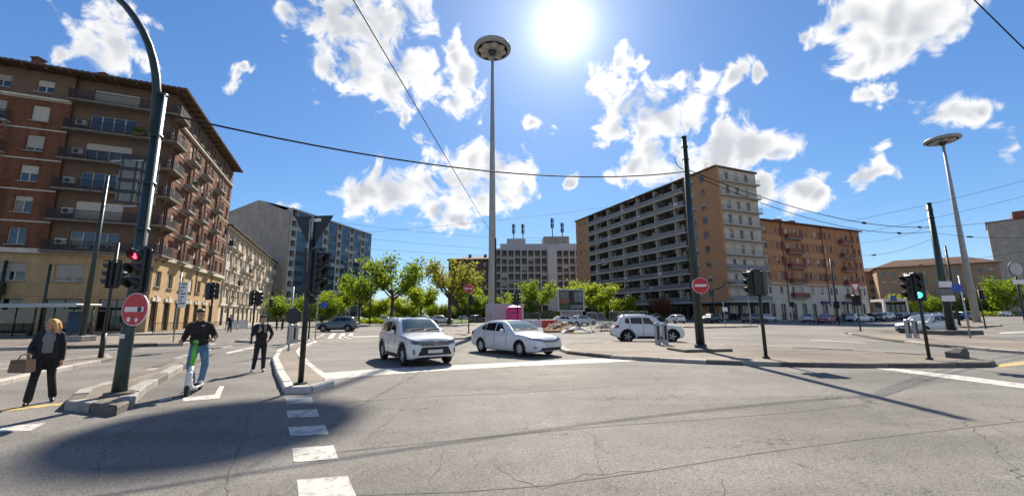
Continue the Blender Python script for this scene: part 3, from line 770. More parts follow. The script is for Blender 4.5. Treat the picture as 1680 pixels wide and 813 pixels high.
# --- C: slab block with blue panels
WC = Vector((.235, .972)); AC = math.atan2(.972, .235); NC = Vector((.972, -.235))
CC = Vector((-66.0, 117.0))
Cb = thing('tower_slab', 'tall slab block with blue panelled front and blank grey gable wall', 'building', (*CC, 0.0))
M_gable = pm('warm_bare_concrete', (0.40, 0.35, 0.29), 0.9, 0.22, 0.4, 0.2, 8, streak=0.35)
def build_C():
    Wc, fl, zt = 42.0, 11, 33.2; fh = zt / fl; O = Vector((0, 0)); nb = 6; bw = Wc / nb
    for (w, nm, mt, h) in ((2.3, 'p1', M_blue, 1), ): pass
    mesh_b = MB().box(0, 2.0, -.06, 0, 0, fh * .5).mesh('facade_panel', M_blue); mesh_w = MB().box(0, 2.0, -.07, 0, 0, fh * .42).mesh('facade_panel', M_bluel)
    mesh_g = MB().box(0, 2.0, -.05, 0, 0, fh * .5).mesh('window', M_blueg)
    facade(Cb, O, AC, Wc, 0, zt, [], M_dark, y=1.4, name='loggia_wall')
    for i in range(nb):
        x0 = i * bw
        MB().box(x0, x0 + .45, -.25, 1.4, 0, zt + .3).build('pier', M_grey, Cb, fp(O, AC, 0, 0, 0), AC)
        MB().box(x0 + 2.6, x0 + 2.85, -.1, 1.4, 0, zt).build('pier', M_grey, Cb, fp(O, AC, 0, 0, 0), AC)
        MB().box(x0 + 2.85, x0 + bw, 0, 1.39, 0, zt).build('wall', M_blue, Cb, fp(O, AC, 0, 0, 0), AC)
        for f in range(fl):
            z = f * fh
            balcony(Cb, O, AC, x0 + .46, x0 + 2.59, z + .1, .15, slab=M_greyp, rail=M_bluel, rh=.95, solid=True, th=.25)
            for q in range(2):
                xx = x0 + 2.95 + q * 2.03
                p = mk('window', mesh_g, Cb, fp(O, AC, xx, 0, z + fh * .48), AC)
                p = mk('facade_panel', mesh_w if (f + q + i) % 3 == 0 and q == (f // 2 + i) % 2 else mesh_b, Cb, fp(O, AC, xx, 0, z + .03), AC)
    band(Cb, O, AC, 0, Wc, zt, zt + .5, .3, M_grey, 'parapet')
    L_ = Vector((-WC.y, WC.x)); p = [Vector((0, 0)) + L_ * 0.0, WC * Wc, WC * Wc + L_ * 24, L_ * 24]
    p = [a - NC * 1.45 if i < 2 else a for i, a in enumerate(p)]
    body(Cb, p, zt, M_gable)
    # gabled blank end wall
    MB().add([(0, 0, 0), (24, 0, 0), (24, 0, zt - 1), (12.5, 0, zt + 3.6), (0, 0, zt + .3), (0, .5, 0), (24, .5, 0), (24, .5, zt - 1), (12.5, .5, zt + 3.6), (0, .5, zt + .3)],
             [(0, 1, 2, 3, 4), (5, 9, 8, 7, 6), (2, 7, 8, 3), (3, 8, 9, 4), (1, 6, 7, 2), (0, 4, 9, 5)]).build('gable_wall', M_gable, Cb, (L_ * 24 - WC * .55).to_3d(), AC - math.pi / 2)
    MB().add([(0, 0, zt + .3), (11.5, 0, zt + 3.6), (24, 0, zt - 1), (0, Wc, zt + .3), (11.5, Wc, zt + 3.6), (24, Wc, zt - 1)], [(0, 3, 4, 1), (1, 4, 5, 2), (3, 5, 4)]).build('roof', M_concd, Cb, None, AC + math.pi / 2 - math.pi).scale = (-1, 1, 1)
build_C()

# --- D: dark brick block behind the trees
D = thing('brick_block', 'dark brown brick block with low hipped roof seen behind the park trees', 'building', (-28.0, 176.0, 0))
def build_D():
    W_, zt = 36.0, 25.5; O = (0, 0); a = R(-3); ops = []
    for f in range(7):
        for i in range(10): ops.append((1.4 + 3.5 * i, 2.7 + 3.5 * i, 2.2 + 3.35 * f, 4.0 + 3.35 * f))
    facade(D, O, a, W_, 0, zt, ops, M_brickD)
    for o in ops: window(D, O, a, (o[0] + o[1]) / 2, o[2], 1.3, 1.8, 2, rshut(.5))
    MB().box(0, W_, .35, 16, 0, zt).build('core', M_brickD, D, None, a)
    MB().box(-.8, W_ + .8, -.8, 17, zt, zt + .25).add([(-.8, -.8, zt + .25), (W_ + .8, -.8, zt + .25), (W_ + .8, 17, zt + .25), (-.8, 17, zt + .25), (7, 8, zt + 2.4), (W_ - 7, 8, zt + 2.4)],
        [(0, 1, 5, 4), (1, 2, 5), (2, 3, 4, 5), (3, 0, 4)]).build('roof', M_tile, D, None, a)
    for x in (8, 15, 22, 29): MB().box(x, x + 1.2, 5, 6.2, zt + 1, zt + 3.1).build('chimney', M_brickD, D, None, a)
build_D()

# --- E: grey gridded hotel block with antennas
M_glasse = glass_mat('dull_glass', (0.012, 0.013, 0.014), 0.25); M_glasse.node_tree.nodes['Principled BSDF'].inputs['Specular IOR Level'].default_value = .2
M_ewall = pm('cool_grey_render', (0.46, 0.46, 0.455), .9, .12, .7, streak=.2)
E_ = thing('office_block', 'grey office block with gridded bays and phone antennas on its roof', 'building', (-7.5, 168.0, 0))
def build_E():
    zt = 29.0; fh = 3.3; a = R(2); O = (0, 0); Wl = 22.5
    def grid(O, Wd, nb, fl, z0):
        bw = Wd / nb; ops = []
        for i in range(nb):
            for f in range(fl): ops.append((i * bw + .3, (i + 1) * bw - .3, z0 + f * fh + .35, z0 + (f + 1) * fh - .15))
        facade(E_, O, a, Wd, 0, z0 + fl * fh + .6, ops, M_ewall, depth=.5)
        for o in ops:
            window(E_, O, a, (o[0] + o[1]) / 2, o[2] + .9, o[1] - o[0], o[3] - o[2] - .9, 3, rshut(.15), y=.42, glass=M_glasse, frame=M_grey)
            MB().box(o[0], o[1], .1, .2, o[2], o[2] + .9).build('balcony_panel', M_concd, E_, fp(O, a, 0, 0, 0), a)
        for i in range(nb + 1): MB().box(i * bw - .11, i * bw + .11, -.35, 0, 2, z0 + fl * fh + .3).build('pier', M_cream, E_, fp(O, a, 0, 0, 0), a)
    grid(O, Wl, 8, 8, 2.2)
    MB().box(Wl, Wl + 3.9, -1.0, 10, 0, zt + .7).build('corner_tower', M_ewall, E_, None, a)
    O2 = fp(O, a, Wl + 3.9, 1.0, 0).to_2d(); grid(O2, 11.0, 4, 8, 2.2)
    MB().box(0, Wl + 14.9, 1.6, 15, 0, zt + .1).build('core', M_grey, E_, None, a)
    MB().box(2.5, Wl + 14.9, 1.9, 14, zt + .1, zt + 2.6).build('penthouse', M_ewall, E_, None, a)
    MB().box(5.5, 13.5, 3, 11, zt + 2.6, zt + 5.0).build('lift_house', M_grey, E_, None, a)
    MB().box(Wl - 1, Wl + 10, 3, 11, zt + 2.6, zt + 6.0).build('lift_house', M_conc, E_, None, a)
    for z in (4.0, 5.2):
        MB().box(9, Wl, 3.2, 3.3, zt + z, zt + z + .12).build('roof_rail', M_greyp, E_, None, a)
    for x, z, h in ((8.5, 5.0, 7.0), (12.6, 4.6, 7.4), (Wl + 3.2, 6.0, 8.6), (Wl + 7.6, 6.0, 6.6)):
        p = fp(O, a, x, 6, zt + z); an = mk('antenna_mast', MB().tube([(0, 0, -.4), (0, 0, h)], .2, 6).mesh('antenna_mast', M_steeld), E_, p)
        for k in range(3):
            for zz in (h - 1.9, h - 4.2):
                MB().box(.35, .7, -.36, .36, zz, zz + 1.9).box(.1, .36, -.08, .08, zz + .8, zz + .96).build('antenna_panel', M_steeld, an, None, k * 2.1)
build_E()

M_railf = pm('pale_rail', (0.45, 0.44, 0.41), 0.6, 0.12, 2)
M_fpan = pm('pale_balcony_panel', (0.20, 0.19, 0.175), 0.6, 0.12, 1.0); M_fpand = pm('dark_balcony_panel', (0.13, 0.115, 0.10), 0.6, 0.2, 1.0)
_ac = MB().bbox(0, .85, -.32, 0, 0, .6, .02).mesh('air_conditioner', M_greyp); _acf = MB().lathe([(.22, 0), (.22, .01)], 14, 0, Matrix.Translation((.32, -.325, .3)) @ Matrix.Rotation(R(90), 4, 'X')).mesh('fan_grille', M_steeld)
def aircon(root, O, ang, x, y, z):
    o = mk('air_conditioner', _ac, root, fp(O, ang, x, y, z), ang); mk('fan_grille', _acf, o)
def awning(root, O, ang, x0, x1, y, z, d, mat):
    w = x1 - x0; MB().add([(0, 0, 0), (w, 0, 0), (w, -d, -d * .55), (0, -d, -d * .55), (w, -d, -d * .55 - .18), (0, -d, -d * .55 - .18)], [(0, 1, 2, 3), (3, 2, 4, 5)]).build('awning', mat, root, fp(O, ang, x0, y, z), ang)
def plantbox(root, O, ang, x, y, z, seed):
    rs = np.random.RandomState(seed); n = 90; c = np.stack([rs.rand(n) * .9, rs.normal(0, .12, n) - .1, .2 + rs.rand(n) * .45], 1); a = rs.normal(0, .09, (n, 3)); b = rs.normal(0, .07, (n, 3))
    V = np.stack([c - a, c - b, c + a, c + b], 1).reshape(-1, 3); me = bpy.data.meshes.new('plant'); me.from_pydata(V.tolist(), [], np.arange(4 * n).reshape(-1, 4).tolist()); me.materials.append(M_grass)
    o = MB().box(0, .9, -.2, 0, 0, .2).build('planter', M_tile, root, fp(O, ang, x, y, z), ang); mk('plant', me, o)
AWN = [pm('awning_green', (.05, .10, .06), .8), pm('awning_cream', (.42, .36, .25), .8), pm('awning_rust', (.28, .10, .05), .8), pm('awning_blue', (.08, .12, .2), .8)]
# --- F: long orange balcony block
CF = Vector((44.0, 83.0))
F_ = thing('balcony_block', 'long ten storey orange block with continuous concrete balconies', 'building', (*CF, 0.0))
def build_F():
    zt, fh = 32.8, 3.2; lev = [4.2 + fh * i for i in range(9)]
    Wl = 56.5; Ol = VD * Wl; al = AV + math.pi
    X = lambda s: Wl - s
    # near orange part (s 0..9)
    Oo = VD * 9.0; ops = [(1.6 + .0, 2.8, z + .85, z + 2.35) for z in lev] + [(4.6, 5.8, z + .85, z + 2.35) for z in lev]
    facade(F_, Oo, al, 9.0, 4.0, zt, ops, M_orange)
    for o in ops: window(F_, Oo, al, (o[0] + o[1]) / 2, o[2], 1.2, 1.5, 2, rshut(.6), True)
    # far end part (s 48.5..56.5)
    Oe = VD * Wl; ops = [(x, x + .9, z + .95, z + 2.25) for z in lev for x in (2.2, 5.0)]
    facade(F_, Oe, al, 8.0, 4.0, zt, ops, M_orange)
    for o in ops: window(F_, Oe, al, o[0] + .45, o[2], .9, 1.3, 1, rshut(.7))
    # balconies
    Ob = VD * 48.5; Wb = 39.5; nb = 12; bw = Wb / nb; ops = []
    for z in lev:
        for i in range(nb): ops += [(i * bw + .35, i * bw + 1.35, z + .05, z + 2.3), (i * bw + 1.9, i * bw + 2.9, z + .9, z + 2.3)]
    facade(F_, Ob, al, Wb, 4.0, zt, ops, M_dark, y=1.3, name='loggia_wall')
    for j, o in enumerate(ops): window(F_, Ob, al, (o[0] + o[1]) / 2, o[2], o[1] - o[0], o[3] - o[2], 2, rshut(.28), y=1.45, frame=M_brown if j % 3 else M_frame, glass=M_glassd)
    for z in lev:
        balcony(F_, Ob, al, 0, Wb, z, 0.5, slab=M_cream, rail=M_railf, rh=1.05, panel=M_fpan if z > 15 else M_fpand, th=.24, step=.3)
        MB().box(0, Wb, 0, 1.3, z - .2, z - .02).build('balcony_floor', M_conc, F_, fp(Ob, al, 0, 0, 0), al)
        for i in range(nb + 1):
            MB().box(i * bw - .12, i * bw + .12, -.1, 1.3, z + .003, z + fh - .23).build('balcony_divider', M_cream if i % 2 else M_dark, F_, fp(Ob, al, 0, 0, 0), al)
    rf_ = random.Random(21)
    for z in lev:
        for i in range(nb):
            q = rf_.random(); x = i * bw
            if q < .16: aircon(F_, Ob, al, x + 1.4, 1.29, z + 2.35)
            elif q < .34: awning(F_, Ob, al, x + .2, x + bw - .2, 0.05, z + 2.85, .75, rf_.choice(AWN))
            elif q < .46: plantbox(F_, Ob, al, x + .5, -.05, z + .9, int(q * 1000))
            elif q < .56: MB().box(x + .4, x + 1.5, -.5, -.48, z + .35, z + 1.0).build('laundry', rf_.choice((M_signw_, M_greyp, M_bluel)), F_, fp(Ob, al, 0, 0, 0), al)
    # end facade on u
    We = 12.5; O = Vector((0, 0)); cols = (3.2, 6.2, 9.3); ops = []
    for z in lev:
        for x in cols: ops.append((x - .55, x + .55, z + .05, z + 2.35))
    facade(F_, O, AU, We, 4.0, zt, ops, M_cream)
    for o in ops: window(F_, O, AU, (o[0] + o[1]) / 2, o[2], 1.1, 2.3, 2, rshut(.35))
    for z in lev: balcony(F_, O, AU, .4, We - .3, z, 1.25, slab=M_cream, rail=M_railg, rh=1.0, th=.2, panel=M_railg if z < 12 else None, step=.2)
    MB().box(-.05, .5, -.35, .0, 4, zt).build('corner_pier', M_orange, F_, None, AU)
    # shops
    ops = [(1 + 3.2 * i, 3.6 + 3.2 * i, .15, 3.2) for i in range(17)]
    facade(F_, Ol, al, Wl, 0, 4.0, ops, M_dark, 'shop_front', y=.5)
    for o in ops: window(F_, Ol, al, (o[0] + o[1]) / 2, o[2], 2.6, 3.05, 2, 0, y=.7, frame=M_steeld, glass=M_glassd, name='shop_window')
    ops = [(.8 + 3.8 * i, 3.8 + 3.8 * i, .15, 3.2) for i in range(3)]
    facade(F_, O, AU, We, 0, 4.0, ops, M_dark, 'shop_front', y=.3)
    for o in ops: window(F_, O, AU, (o[0] + o[1]) / 2, o[2], 3.0, 3.05, 3, 0, y=.5, frame=M_steeld, glass=M_glassd, name='shop_window')
    MB().box(-1.2, Wl + 1.2, -1.6, .3, 3.75, 4.02).build('canopy', M_conc, F_, fp(Ol, al, 0, 0, 0), al)
    MB().box(.45, We, -1.2, .3, 3.76, 4.03).build('canopy', M_conc, F_, None, AU)
    body(F_, [UD * .7 + VD * .7, UD * (We - .02) + VD * .7, UD * (We - .02) + VD * (Wl - .5), UD * 1.9 + VD * (Wl - .5), UD * 1.9 + VD * 9, UD * .7 + VD * 9], zt, M_orange)
    MB().box(48.5 - 1.9, 48.5, .0, 1.9, 4, zt).build('return_wall', M_orange, F_, fp(Ol, al, Wl - 48.5 - 48.5 + 48.5 - 1.9 + 1.9 - 46.6 + 0, 0, 0), al) if False else None
    e = [UD * -.45 + VD * -.45, UD * (We + .3) + VD * -.45, UD * (We + .3) + VD * (Wl + .3), UD * -.45 + VD * (Wl + .3)]
    rf = MB().prism(e, zt, zt + .3).build('roof', M_brown, F_)
    for s in (6, 22, 36): MB().box(-1.5, 1.5, -1.5, 1.5, 0, 1.5).build('lift_house', M_concd, rf, (UD * 6 + VD * s).to_3d() + Vector((0, 0, zt + .3)), AU)
    for s, t in ((2, 4), (4, 6)): MB().tube([(0, 0, 0), (0, 0, 2.6)], .03, 5).box(-.7, .7, -.02, .02, 2.2, 2.25).box(-.5, .5, -.02, .02, 1.8, 1.85).build('aerial', M_steeld, rf, (UD * s + VD * t).to_3d() + Vector((0, 0, zt + .3)))
build_F()

build_A()
_ra = random.Random(5)
for z in (8.55, 11.7, 14.85, 18.0, 21.15):
    aircon(A, -UD * 26.0, AU, 26.0 - 8.2 + _ra.random() * .3, .33, z + .3)
    if _ra.random() < .7: plantbox(A, -UD * 26.0, AU, 26.0 - 3 + _ra.random() * 2, -.9, z - .35, int(z * 10))
    if _ra.random() < .5: plantbox(A, Vector((0, 0)), AV, 6.2, -.6, z - .3, int(z * 10) + 1)
# --- G: lower orange brick row
CG = CF + UD * 12.55
G_ = thing('brick_row', 'six storey orange brick block with pale ground floors beside the balcony block', 'building', (*CG, 0.0))
def build_G():
    Wg, zt = 37.4, 22.1; O = Vector((0, 0)); rows = [5.75, 9.0, 12.4, 15.8, 19.2]
    cols = [.9, 4.6, 8.6, 11.7, 15.4, 19.1, 22.6, 24.6, 29.2, 31.4, 34.4, 36.2]
    ops = []
    for z in rows:
        for c in cols: ops.append((c - .5, c + .5, z, z + 1.65))
    facade(G_, O, AU, Wg, 8.0, zt, [o for o in ops if o[2] > 8], M_brickG)
    sh = [(.4, 1.9), (3.7, 5.4), (7.6, 9.2), (11, 12.7), (14.6, 16.2), (18, 20.4), (22.4, 24.2), (26, 28.6), (29.6, 31.4), (33, 35.6)]
    lo = [o for o in ops if o[2] < 8] + [(a, b, .15, 3.6) for a, b in sh]
    facade(G_, O, AU, Wg, 0, 8.0, lo, M_cream, 'pale_base')
    for o in ops: window(G_, O, AU, (o[0] + o[1]) / 2, o[2], 1.0, 1.65, 2, rshut(.35))
    for a, b in sh: window(G_, O, AU, (a + b) / 2, .15, b - a, 3.45, 2, 0, frame=M_steeld, glass=M_glassd, name='shop_window')
    M_redpanel = M_brickR
    for z in rows:
        for a, b in ((7.6, 13.0), (28.0, 32.8)): balcony(G_, O, AU, a, b, z - .75, .95, slab=M_conc, rail=M_redpanel, rh=1.0, solid=True)
        if z > 8:
            for a, b in ((5.8, 7.5), (20.2, 21.9), (13.2, 14.6)): MB().box(a, b, -.04, 0, z - .1, z + 1.75).build('brick_panel', M_brickR, G_, None, AU)
            MB().box(0, 7.3, -.05, 0, z - 1.5, z - .25).build('spandrel', M_orange, G_, None, AU)
            MB().box(13.3, 22.3, -.05, 0, z - 1.5, z - .25).build('spandrel', M_orange, G_, None, AU)
    for x in (6.6, 21.4, 33.6): MB().tube([(x, -.12, 3), (x, -.12, zt)], .09, 6).build('downpipe', M_brickR, G_, None, AU)
    for x, n in ((18.0, 2.4), (26, 2.6)): MB().box(x, x + n, -.7, 0, 3.6, 4.2).build('awning', pm('purple_awning', (0.09, 0.05, 0.13), .8), G_, None, AU)
    band(G_, O, AU, 0, Wg, 7.9, 8.15, .12, M_cream)
    body(G_, [VD * .4, UD * Wg + VD * .4, UD * Wg + VD * 14, VD * 14], zt, M_brickG)
    MB().box(Wg - .01, Wg + .02, 0, .5, 0, zt).build('wall_return', M_brickG, G_, None, AU)
    MB().box(-.0, Wg + .5, -.7, 14.5, zt, zt + .25).add([(0, -.7, zt + .25), (Wg + .5, -.7, zt + .25), (Wg + .5, 14.5, zt + .25), (0, 14.5, zt + .25), (0, 7, zt + 1.9), (Wg - 5, 7, zt + 1.9)],
        [(0, 1, 5, 4), (1, 2, 5), (2, 3, 4, 5), (3, 0, 4)]).build('roof', M_tile, G_, None, AU)
    for x in (9, 14): MB().box(x, x + 1.6, 2, 3.2, zt + .3, zt + 1.6).build('chimney', M_brickR, G_, None, AU)
build_G()

# --- H, I: tan hipped-roof block and the grey blind block on the right
def hip(root, W_, Dp, zt, ang, wallm, nf, cols, fh, first, roofh=3.4, ov=.8):
    ops = [(2 + (W_ - 4) * i / (cols - 1) - .6, 2 + (W_ - 4) * i / (cols - 1) + .6, first + fh * f, first + fh * f + 1.7) for f in range(nf) for i in range(cols)]
    facade(root, (0, 0), ang, W_, 0, zt, ops, wallm)
    for o in ops: window(root, (0, 0), ang, (o[0] + o[1]) / 2, o[2], 1.2, 1.7, 2, rshut(.4))
    MB().box(0, W_, .35, Dp, 0, zt).build('core', wallm, root, None, ang)
    band(root, (0, 0), ang, 0, W_, first + fh - 1.2, first + fh - .95, .1, M_cream)
    MB().box(-ov, W_ + ov, -ov, Dp + ov, zt, zt + .25).add([(-ov, -ov, zt + .25), (W_ + ov, -ov, zt + .25), (W_ + ov, Dp + ov, zt + .25), (-ov, Dp + ov, zt + .25), (Dp / 2, Dp / 2, zt + roofh), (W_ - Dp / 2, Dp / 2, zt + roofh)],
        [(0, 1, 5, 4), (1, 2, 5), (2, 3, 4, 5), (3, 0, 4)]).build('roof', M_tile, root, None, ang)
pH0 = AT(1437, 440, 160); pH1 = AT(1638, 428, 141)
aH = math.atan2(pH1.y - pH0.y, pH1.x - pH0.x)
H_ = thing('hipped_block', 'long tan block with brown tiled hipped roof behind the right hand trees', 'building', (pH0.x, pH0.y, 0))
LH = (pH1 - pH0).to_2d().length
hip(H_, LH, 13, 18.6, aH, M_tan, 5, 11, 3.3, 2.0)
O = Vector((LH * math.cos(aH), LH * math.sin(aH)))
ops = [(1.6 + 3.4 * i, 2.8 + 3.4 * i, 2 + 3.3 * f, 3.7 + 3.3 * f) for f in range(5) for i in range(4)]
facade(H_, O, aH + R(90), 13.35, 0, 18.6, ops, M_tan)
for o in ops: window(H_, O, aH + R(90), (o[0] + o[1]) / 2, o[2], 1.2, 1.7, 2, rshut(.4))
pT = AT(1412, 440, 175)
T_ = thing('tan_wing', 'low tan house seen in the gap between orange block and hipped roof', 'building', (pT.x - 4, pT.y, 0))
hip(T_, 16, 10, 18.5, R(-30), M_tan, 4, 4, 3.4, 3.0, 2.0)
pI = AT(1618, 366, 205)
I_ = thing('blind_block', 'tall grey block with blank wall and red brick attic at the right edge', 'building', (pI.x, pI.y, 0))
MB().box(0, 60, 0, 30, 0, pI.z).build('wall', M_gable, I_, None, R(-50))
MB().box(9, 60, 1, 28, pI.z, pI.z + 4.5).build('attic', M_brickR, I_, None, R(-50))
MB().box(-.4, 60.4, -.4, 30, pI.z + .003, pI.z + .5).build('parapet', M_brickR, I_, None, R(-50))
MB().box(12, 60, -.12, 0, 22, pI.z - 16).build('painted_panel', pm('faded_violet_hoarding', (0.30, 0.27, 0.34), .9, .3, .2), I_, None, R(-50))
for i in range(8): window(I_, (0, 0), R(-50), 34 + 3.2 * i, pI.z - 8, 1.3, 1.8, 2, .5, y=-.05)
# --- J: black shop pavilion
pJ = G(1456, 520.5)
J_ = thing('shop_pavilion', 'low black fronted shop with white frame and blue sign board', 'kiosk', (pJ.x, pJ.y, 0))
def build_J():
    w = (G(1502, 520.5) - pJ).length * .82; a = R(-18)
    M_w = pm('white_fascia', (.62, .61, .58), .7)
    MB().box(0, w, .3, 7, 0, 4.4).build('wall', M_blackm, J_, None, a)
    MB().box(-.5, 0, -.15, .8, 0, 4.7).build('frame_post', M_w, J_, None, a); MB().box(w, w + .5, -.15, .8, 0, 4.7).build('frame_post', M_w, J_, None, a)
    MB().box(-.5, w + .5, -.3, 7, 4.71, 5.4).build('fascia', M_w, J_, None, a)
    MB().box(1.2, w * .55, -.5, -.3, 4.8, 6.4).build('sign_board', pm('blue_sign', (.05, .12, .25), .5), J_, None, a)
    for i in range(4): window(J_, (0, 0), a, w * (i + .5) / 4, .2, w / 4 - .15, 3.6, 1, 0, frame=M_steeld, glass=M_glassd, y=.24)
build_J()
# ------------------------------------------------------------------ street furniture
M_red = pm('sign_red', (0.55, 0.02, 0.03), 0.45, 0.08, 3, spec=0.5)
M_signw = pm('sign_white', (0.72, 0.71, 0.69), 0.5, 0.06, 3, spec=0.5)
M_signb = pm('sign_blue', (0.02, 0.09, 0.42), 0.45, 0.08, 3)
M_signback = pm('sign_back_grey', (0.16, 0.17, 0.17), 0.6, 0.2, 3)
M_lred = glow('lens_red_lit', (1.0, 0.03, 0.06), 5.0); M_lgreen = glow('lens_green_lit', (0.05, 1.0, 0.55), 3.2); M_lamb = glow('lens_amber_lit', (1.0, 0.45, 0.04), 3.0)
M_loff = {'r': pm('lens_red_off', (0.05, 0.008, 0.008), 0.3, 0.1, 9, spec=.5), 'a': pm('lens_amber_off', (0.06, 0.03, 0.006), 0.3, 0.1, 9, spec=.5), 'g': pm('lens_green_off', (0.006, 0.03, 0.02), 0.3, 0.1, 9, spec=.5)}
M_wire = pm('black_cable', (0.012, 0.012, 0.013), 0.7, 0.1, 5)

_sh = {}
def signal_head(parent, loc, phi, lit=None, sc=1.0, hand=False):
    """three-lens head facing local -Y"""
    if not _sh:
        b = MB().bbox(-.16, .16, -.05, .16, 0, 1.0, .03); _sh['b'] = b.mesh('signal_head', M_black)
        bb = MB().bbox(-.24, .24, .0, .02, -.06, 1.06, .008); _sh['bb'] = bb.mesh('backboard', M_black)
        v = MB(); n = 12
        for r0, r1 in ((.135, .128),):
            vs = []
            for k in range(n + 1):
                a = R(-35) + R(250) * k / n; c, s = math.cos(a), math.sin(a); dl = .26 if k not in (0, n) else .12
                for rr in (r0, r1): vs += [(rr * c, -.05, rr * s), (rr * c, -.05 - dl * (.55 + .45 * max(0, s)), rr * s)]
            fs = []
            for k in range(n):
                o = k * 4; fs += [(o, o + 1, o + 5, o + 4), (o + 2, o + 6, o + 7, o + 3), (o + 1, o + 3, o + 7, o + 5)]
            v.add(vs, fs, 0, True)
        _sh['v'] = v.mesh('visor', M_black)
        for k, m in (*M_loff.items(), ('R', M_lred), ('G', M_lgreen), ('A', M_lamb)):
            _sh['l' + k] = MB().lathe([(.118, 0), (.11, .02), (.06, .035), (.005, .04)], 16, 0, Matrix.Translation((0, -.052, 0)) @ Matrix.Rotation(R(90), 4, 'X')).mesh('lens', m)
        h = MB()   # raised-hand pictogram
        h.box(-.035, .035, -.03, -.02, -.07, .01)
        for i, (x, l) in enumerate(((-.034, .05), (-.012, .07), (.012, .065), (.034, .045))): h.box(x - .009, x + .009, -.03, -.02, .0, l)
        h.box(-.075, -.03, -.03, -.02, -.04, -.018)
        _sh['h'] = h.mesh('lens', M_lred)
    o = mk('signal_head', _sh['b'], parent, loc, phi); o.scale = (sc,) * 3
    for i, k in enumerate('gar'):
        z = .18 + .32 * i; mk('visor', _sh['v'], o, (0, 0, z))
        kk = lit if lit and lit.lower() == k else k
        if hand and kk == 'R': mk('lens', _sh['lr'], o, (0, 0, z)); mk('lens', _sh['h'], o, (0, -.085, z))
        else: mk('lens', _sh['l' + kk], o, (0, 0, z))
    mk('backboard', _sh['bb'], o, (0, .02, 0))
    return o
def no_entry(name, label, loc, phi, rad, stickers=False):
    t = thing(name, label, 'road sign', loc, phi, 'red no entry discs')
    rot = Matrix.Rotation(R(90), 4, 'X')
    MB().lathe([(rad, 0), (rad, .025)], 32, 0, rot).build('plate', M_signw, t)
    MB().lathe([(rad * .955, .026), (rad * .95, .03)], 32, 0, rot).build('red_face', M_red, t)
    MB().box(-rad * .72, rad * .72, -.036, -.031, -rad * .15, rad * .15).build('white_bar', M_signw, t)
    MB().box(-.05, .05, 0, .12, -.04, .04).build('bracket', M_steeld, t)
    if stickers:
        for x, z, r_ in ((.14, 0, .055), (-.1, -.2, .05), (.1, -.21, .045)): MB().lathe([(r_, .037), (r_, .039)], 12, 0, Matrix.Translation((x, 0, z)) @ rot).build('sticker', M_steeld if z == 0 else M_signw, t)
    return t
def yield_sign(parent, loc, phi, w, face=False, name='yield_plate'):
    h = w * .87; M = Matrix.Rotation(R(90), 4, 'X')
    o = MB().prism([(-w / 2, h * .5), (0, -h * .5), (w / 2, h * .5)], -.012, .012, 0, M).build(name, M_red if face else M_black, parent, loc, phi)
    if face: MB().prism([(-w / 2 * .68, h * .40), (0, -h * .28), (w / 2 * .68, h * .40)], .0125, .016, 0, M).build('white_centre', M_signw, o)
    else:
        MB().box(-w * .05, w * .2, -.03, -.0125, h * .33, h * .42).build('label_plate', M_signw, o)
    return o

# --- curved green pole on the near left island
g0 = G(195, 646, .17)
tp = thing('tram_pole', 'thick dark green pole with curved overhead arm on the near left island', 'pole', g0)
def build_tp():
    zt = AT(268, 158, g0.y).z - .17
    MB().tube([(0, 0, -.1), (0, 0, .5), (0, 0, zt)], [.128, .114, .094], 20).build('shaft', M_green, tp)
    MB().tube([(.0, 0, zt), (0, 0, zt + .06)], .104, 20).build('cap', M_green, tp)
    pts = [(-.08, -.02, zt - .9)]
    for i in range(15):
        a = R(88) * i / 14; pts.append((-.08 - 3.4 * (1 - math.cos(a)), -.02 - .2 * (i / 14), zt - .3 + 3.6 * math.sin(a)))
    MB().tube(pts, [.082] * 4 + [.08 - .002 * i for i in range(len(pts) - 4)], 16).build('arm', M_green, tp)
    for z in (zt - 2.1, zt - 1.0, 1.35, 1.55, 3.35): MB().tube([(0, 0, z), (0, 0, z + .06)], .128, 20).build('clamp_ring', M_green if z > 2 else M_steeld, tp)
    MB().tube([(.12, -.05, 2.3), (.10, -.05, zt)], .016, 6).build('conduit', M_galv, tp)
    MB().tube([(0, 0, -.03), (0, 0, .05)], .24, 20).build('base_plate', M_concd, tp)
    for x, z, w in ((.0, 1.1, .09), (.02, 1.75, .07), (-.03, 2.9, .06)): MB().box(x - w / 2, x + w / 2, -.124, -.10, z, z + w).build('sticker', M_signw, tp)
    MB().box(-.30, -.13, -.08, .08, 1.4, 1.56).build('junction_box', M_green, tp)
build_tp()
s0 = AT(222, 479, g0.y - .28)
ts = thing('traffic_signal', 'black traffic signal showing a red hand on the curved green pole', 'traffic light', s0, 0)
signal_head(ts, (0, 0, 0), R(-8), 'R', 0.90, True); MB().box(-.03, .03, .14, .3, .45, .55).build('bracket', M_black, ts)
no_entry('no_entry_sign', 'red no entry disc with stickers below the red hand signal', AT(223, 507, g0.y - .26), R(-12), .33, True)
# side-on signals on thin black post behind it
g1 = G(165, 586, .13)
t1 = thing('traffic_light', 'thin black post with signals seen side on behind the curved green pole', 'traffic light', g1)
MB().tube([(0, 0, -.1), (0, 0, 4.6)], [.06, .055], 10).build('post', M_black, t1); MB().tube([(0, 0, -.1), (0, 0, .95)], .085, 10).build('base_sleeve', M_black, t1)
zz = AT(180, 470, g1.y).z - .13
signal_head(t1, (-.12, 0, zz), R(-80)); signal_head(t1, (.2, .05, zz), R(150)); MB().box(-.5, .3, -.02, .02, zz + 1.05, zz + 1.1).build('bracket', M_black, t1)
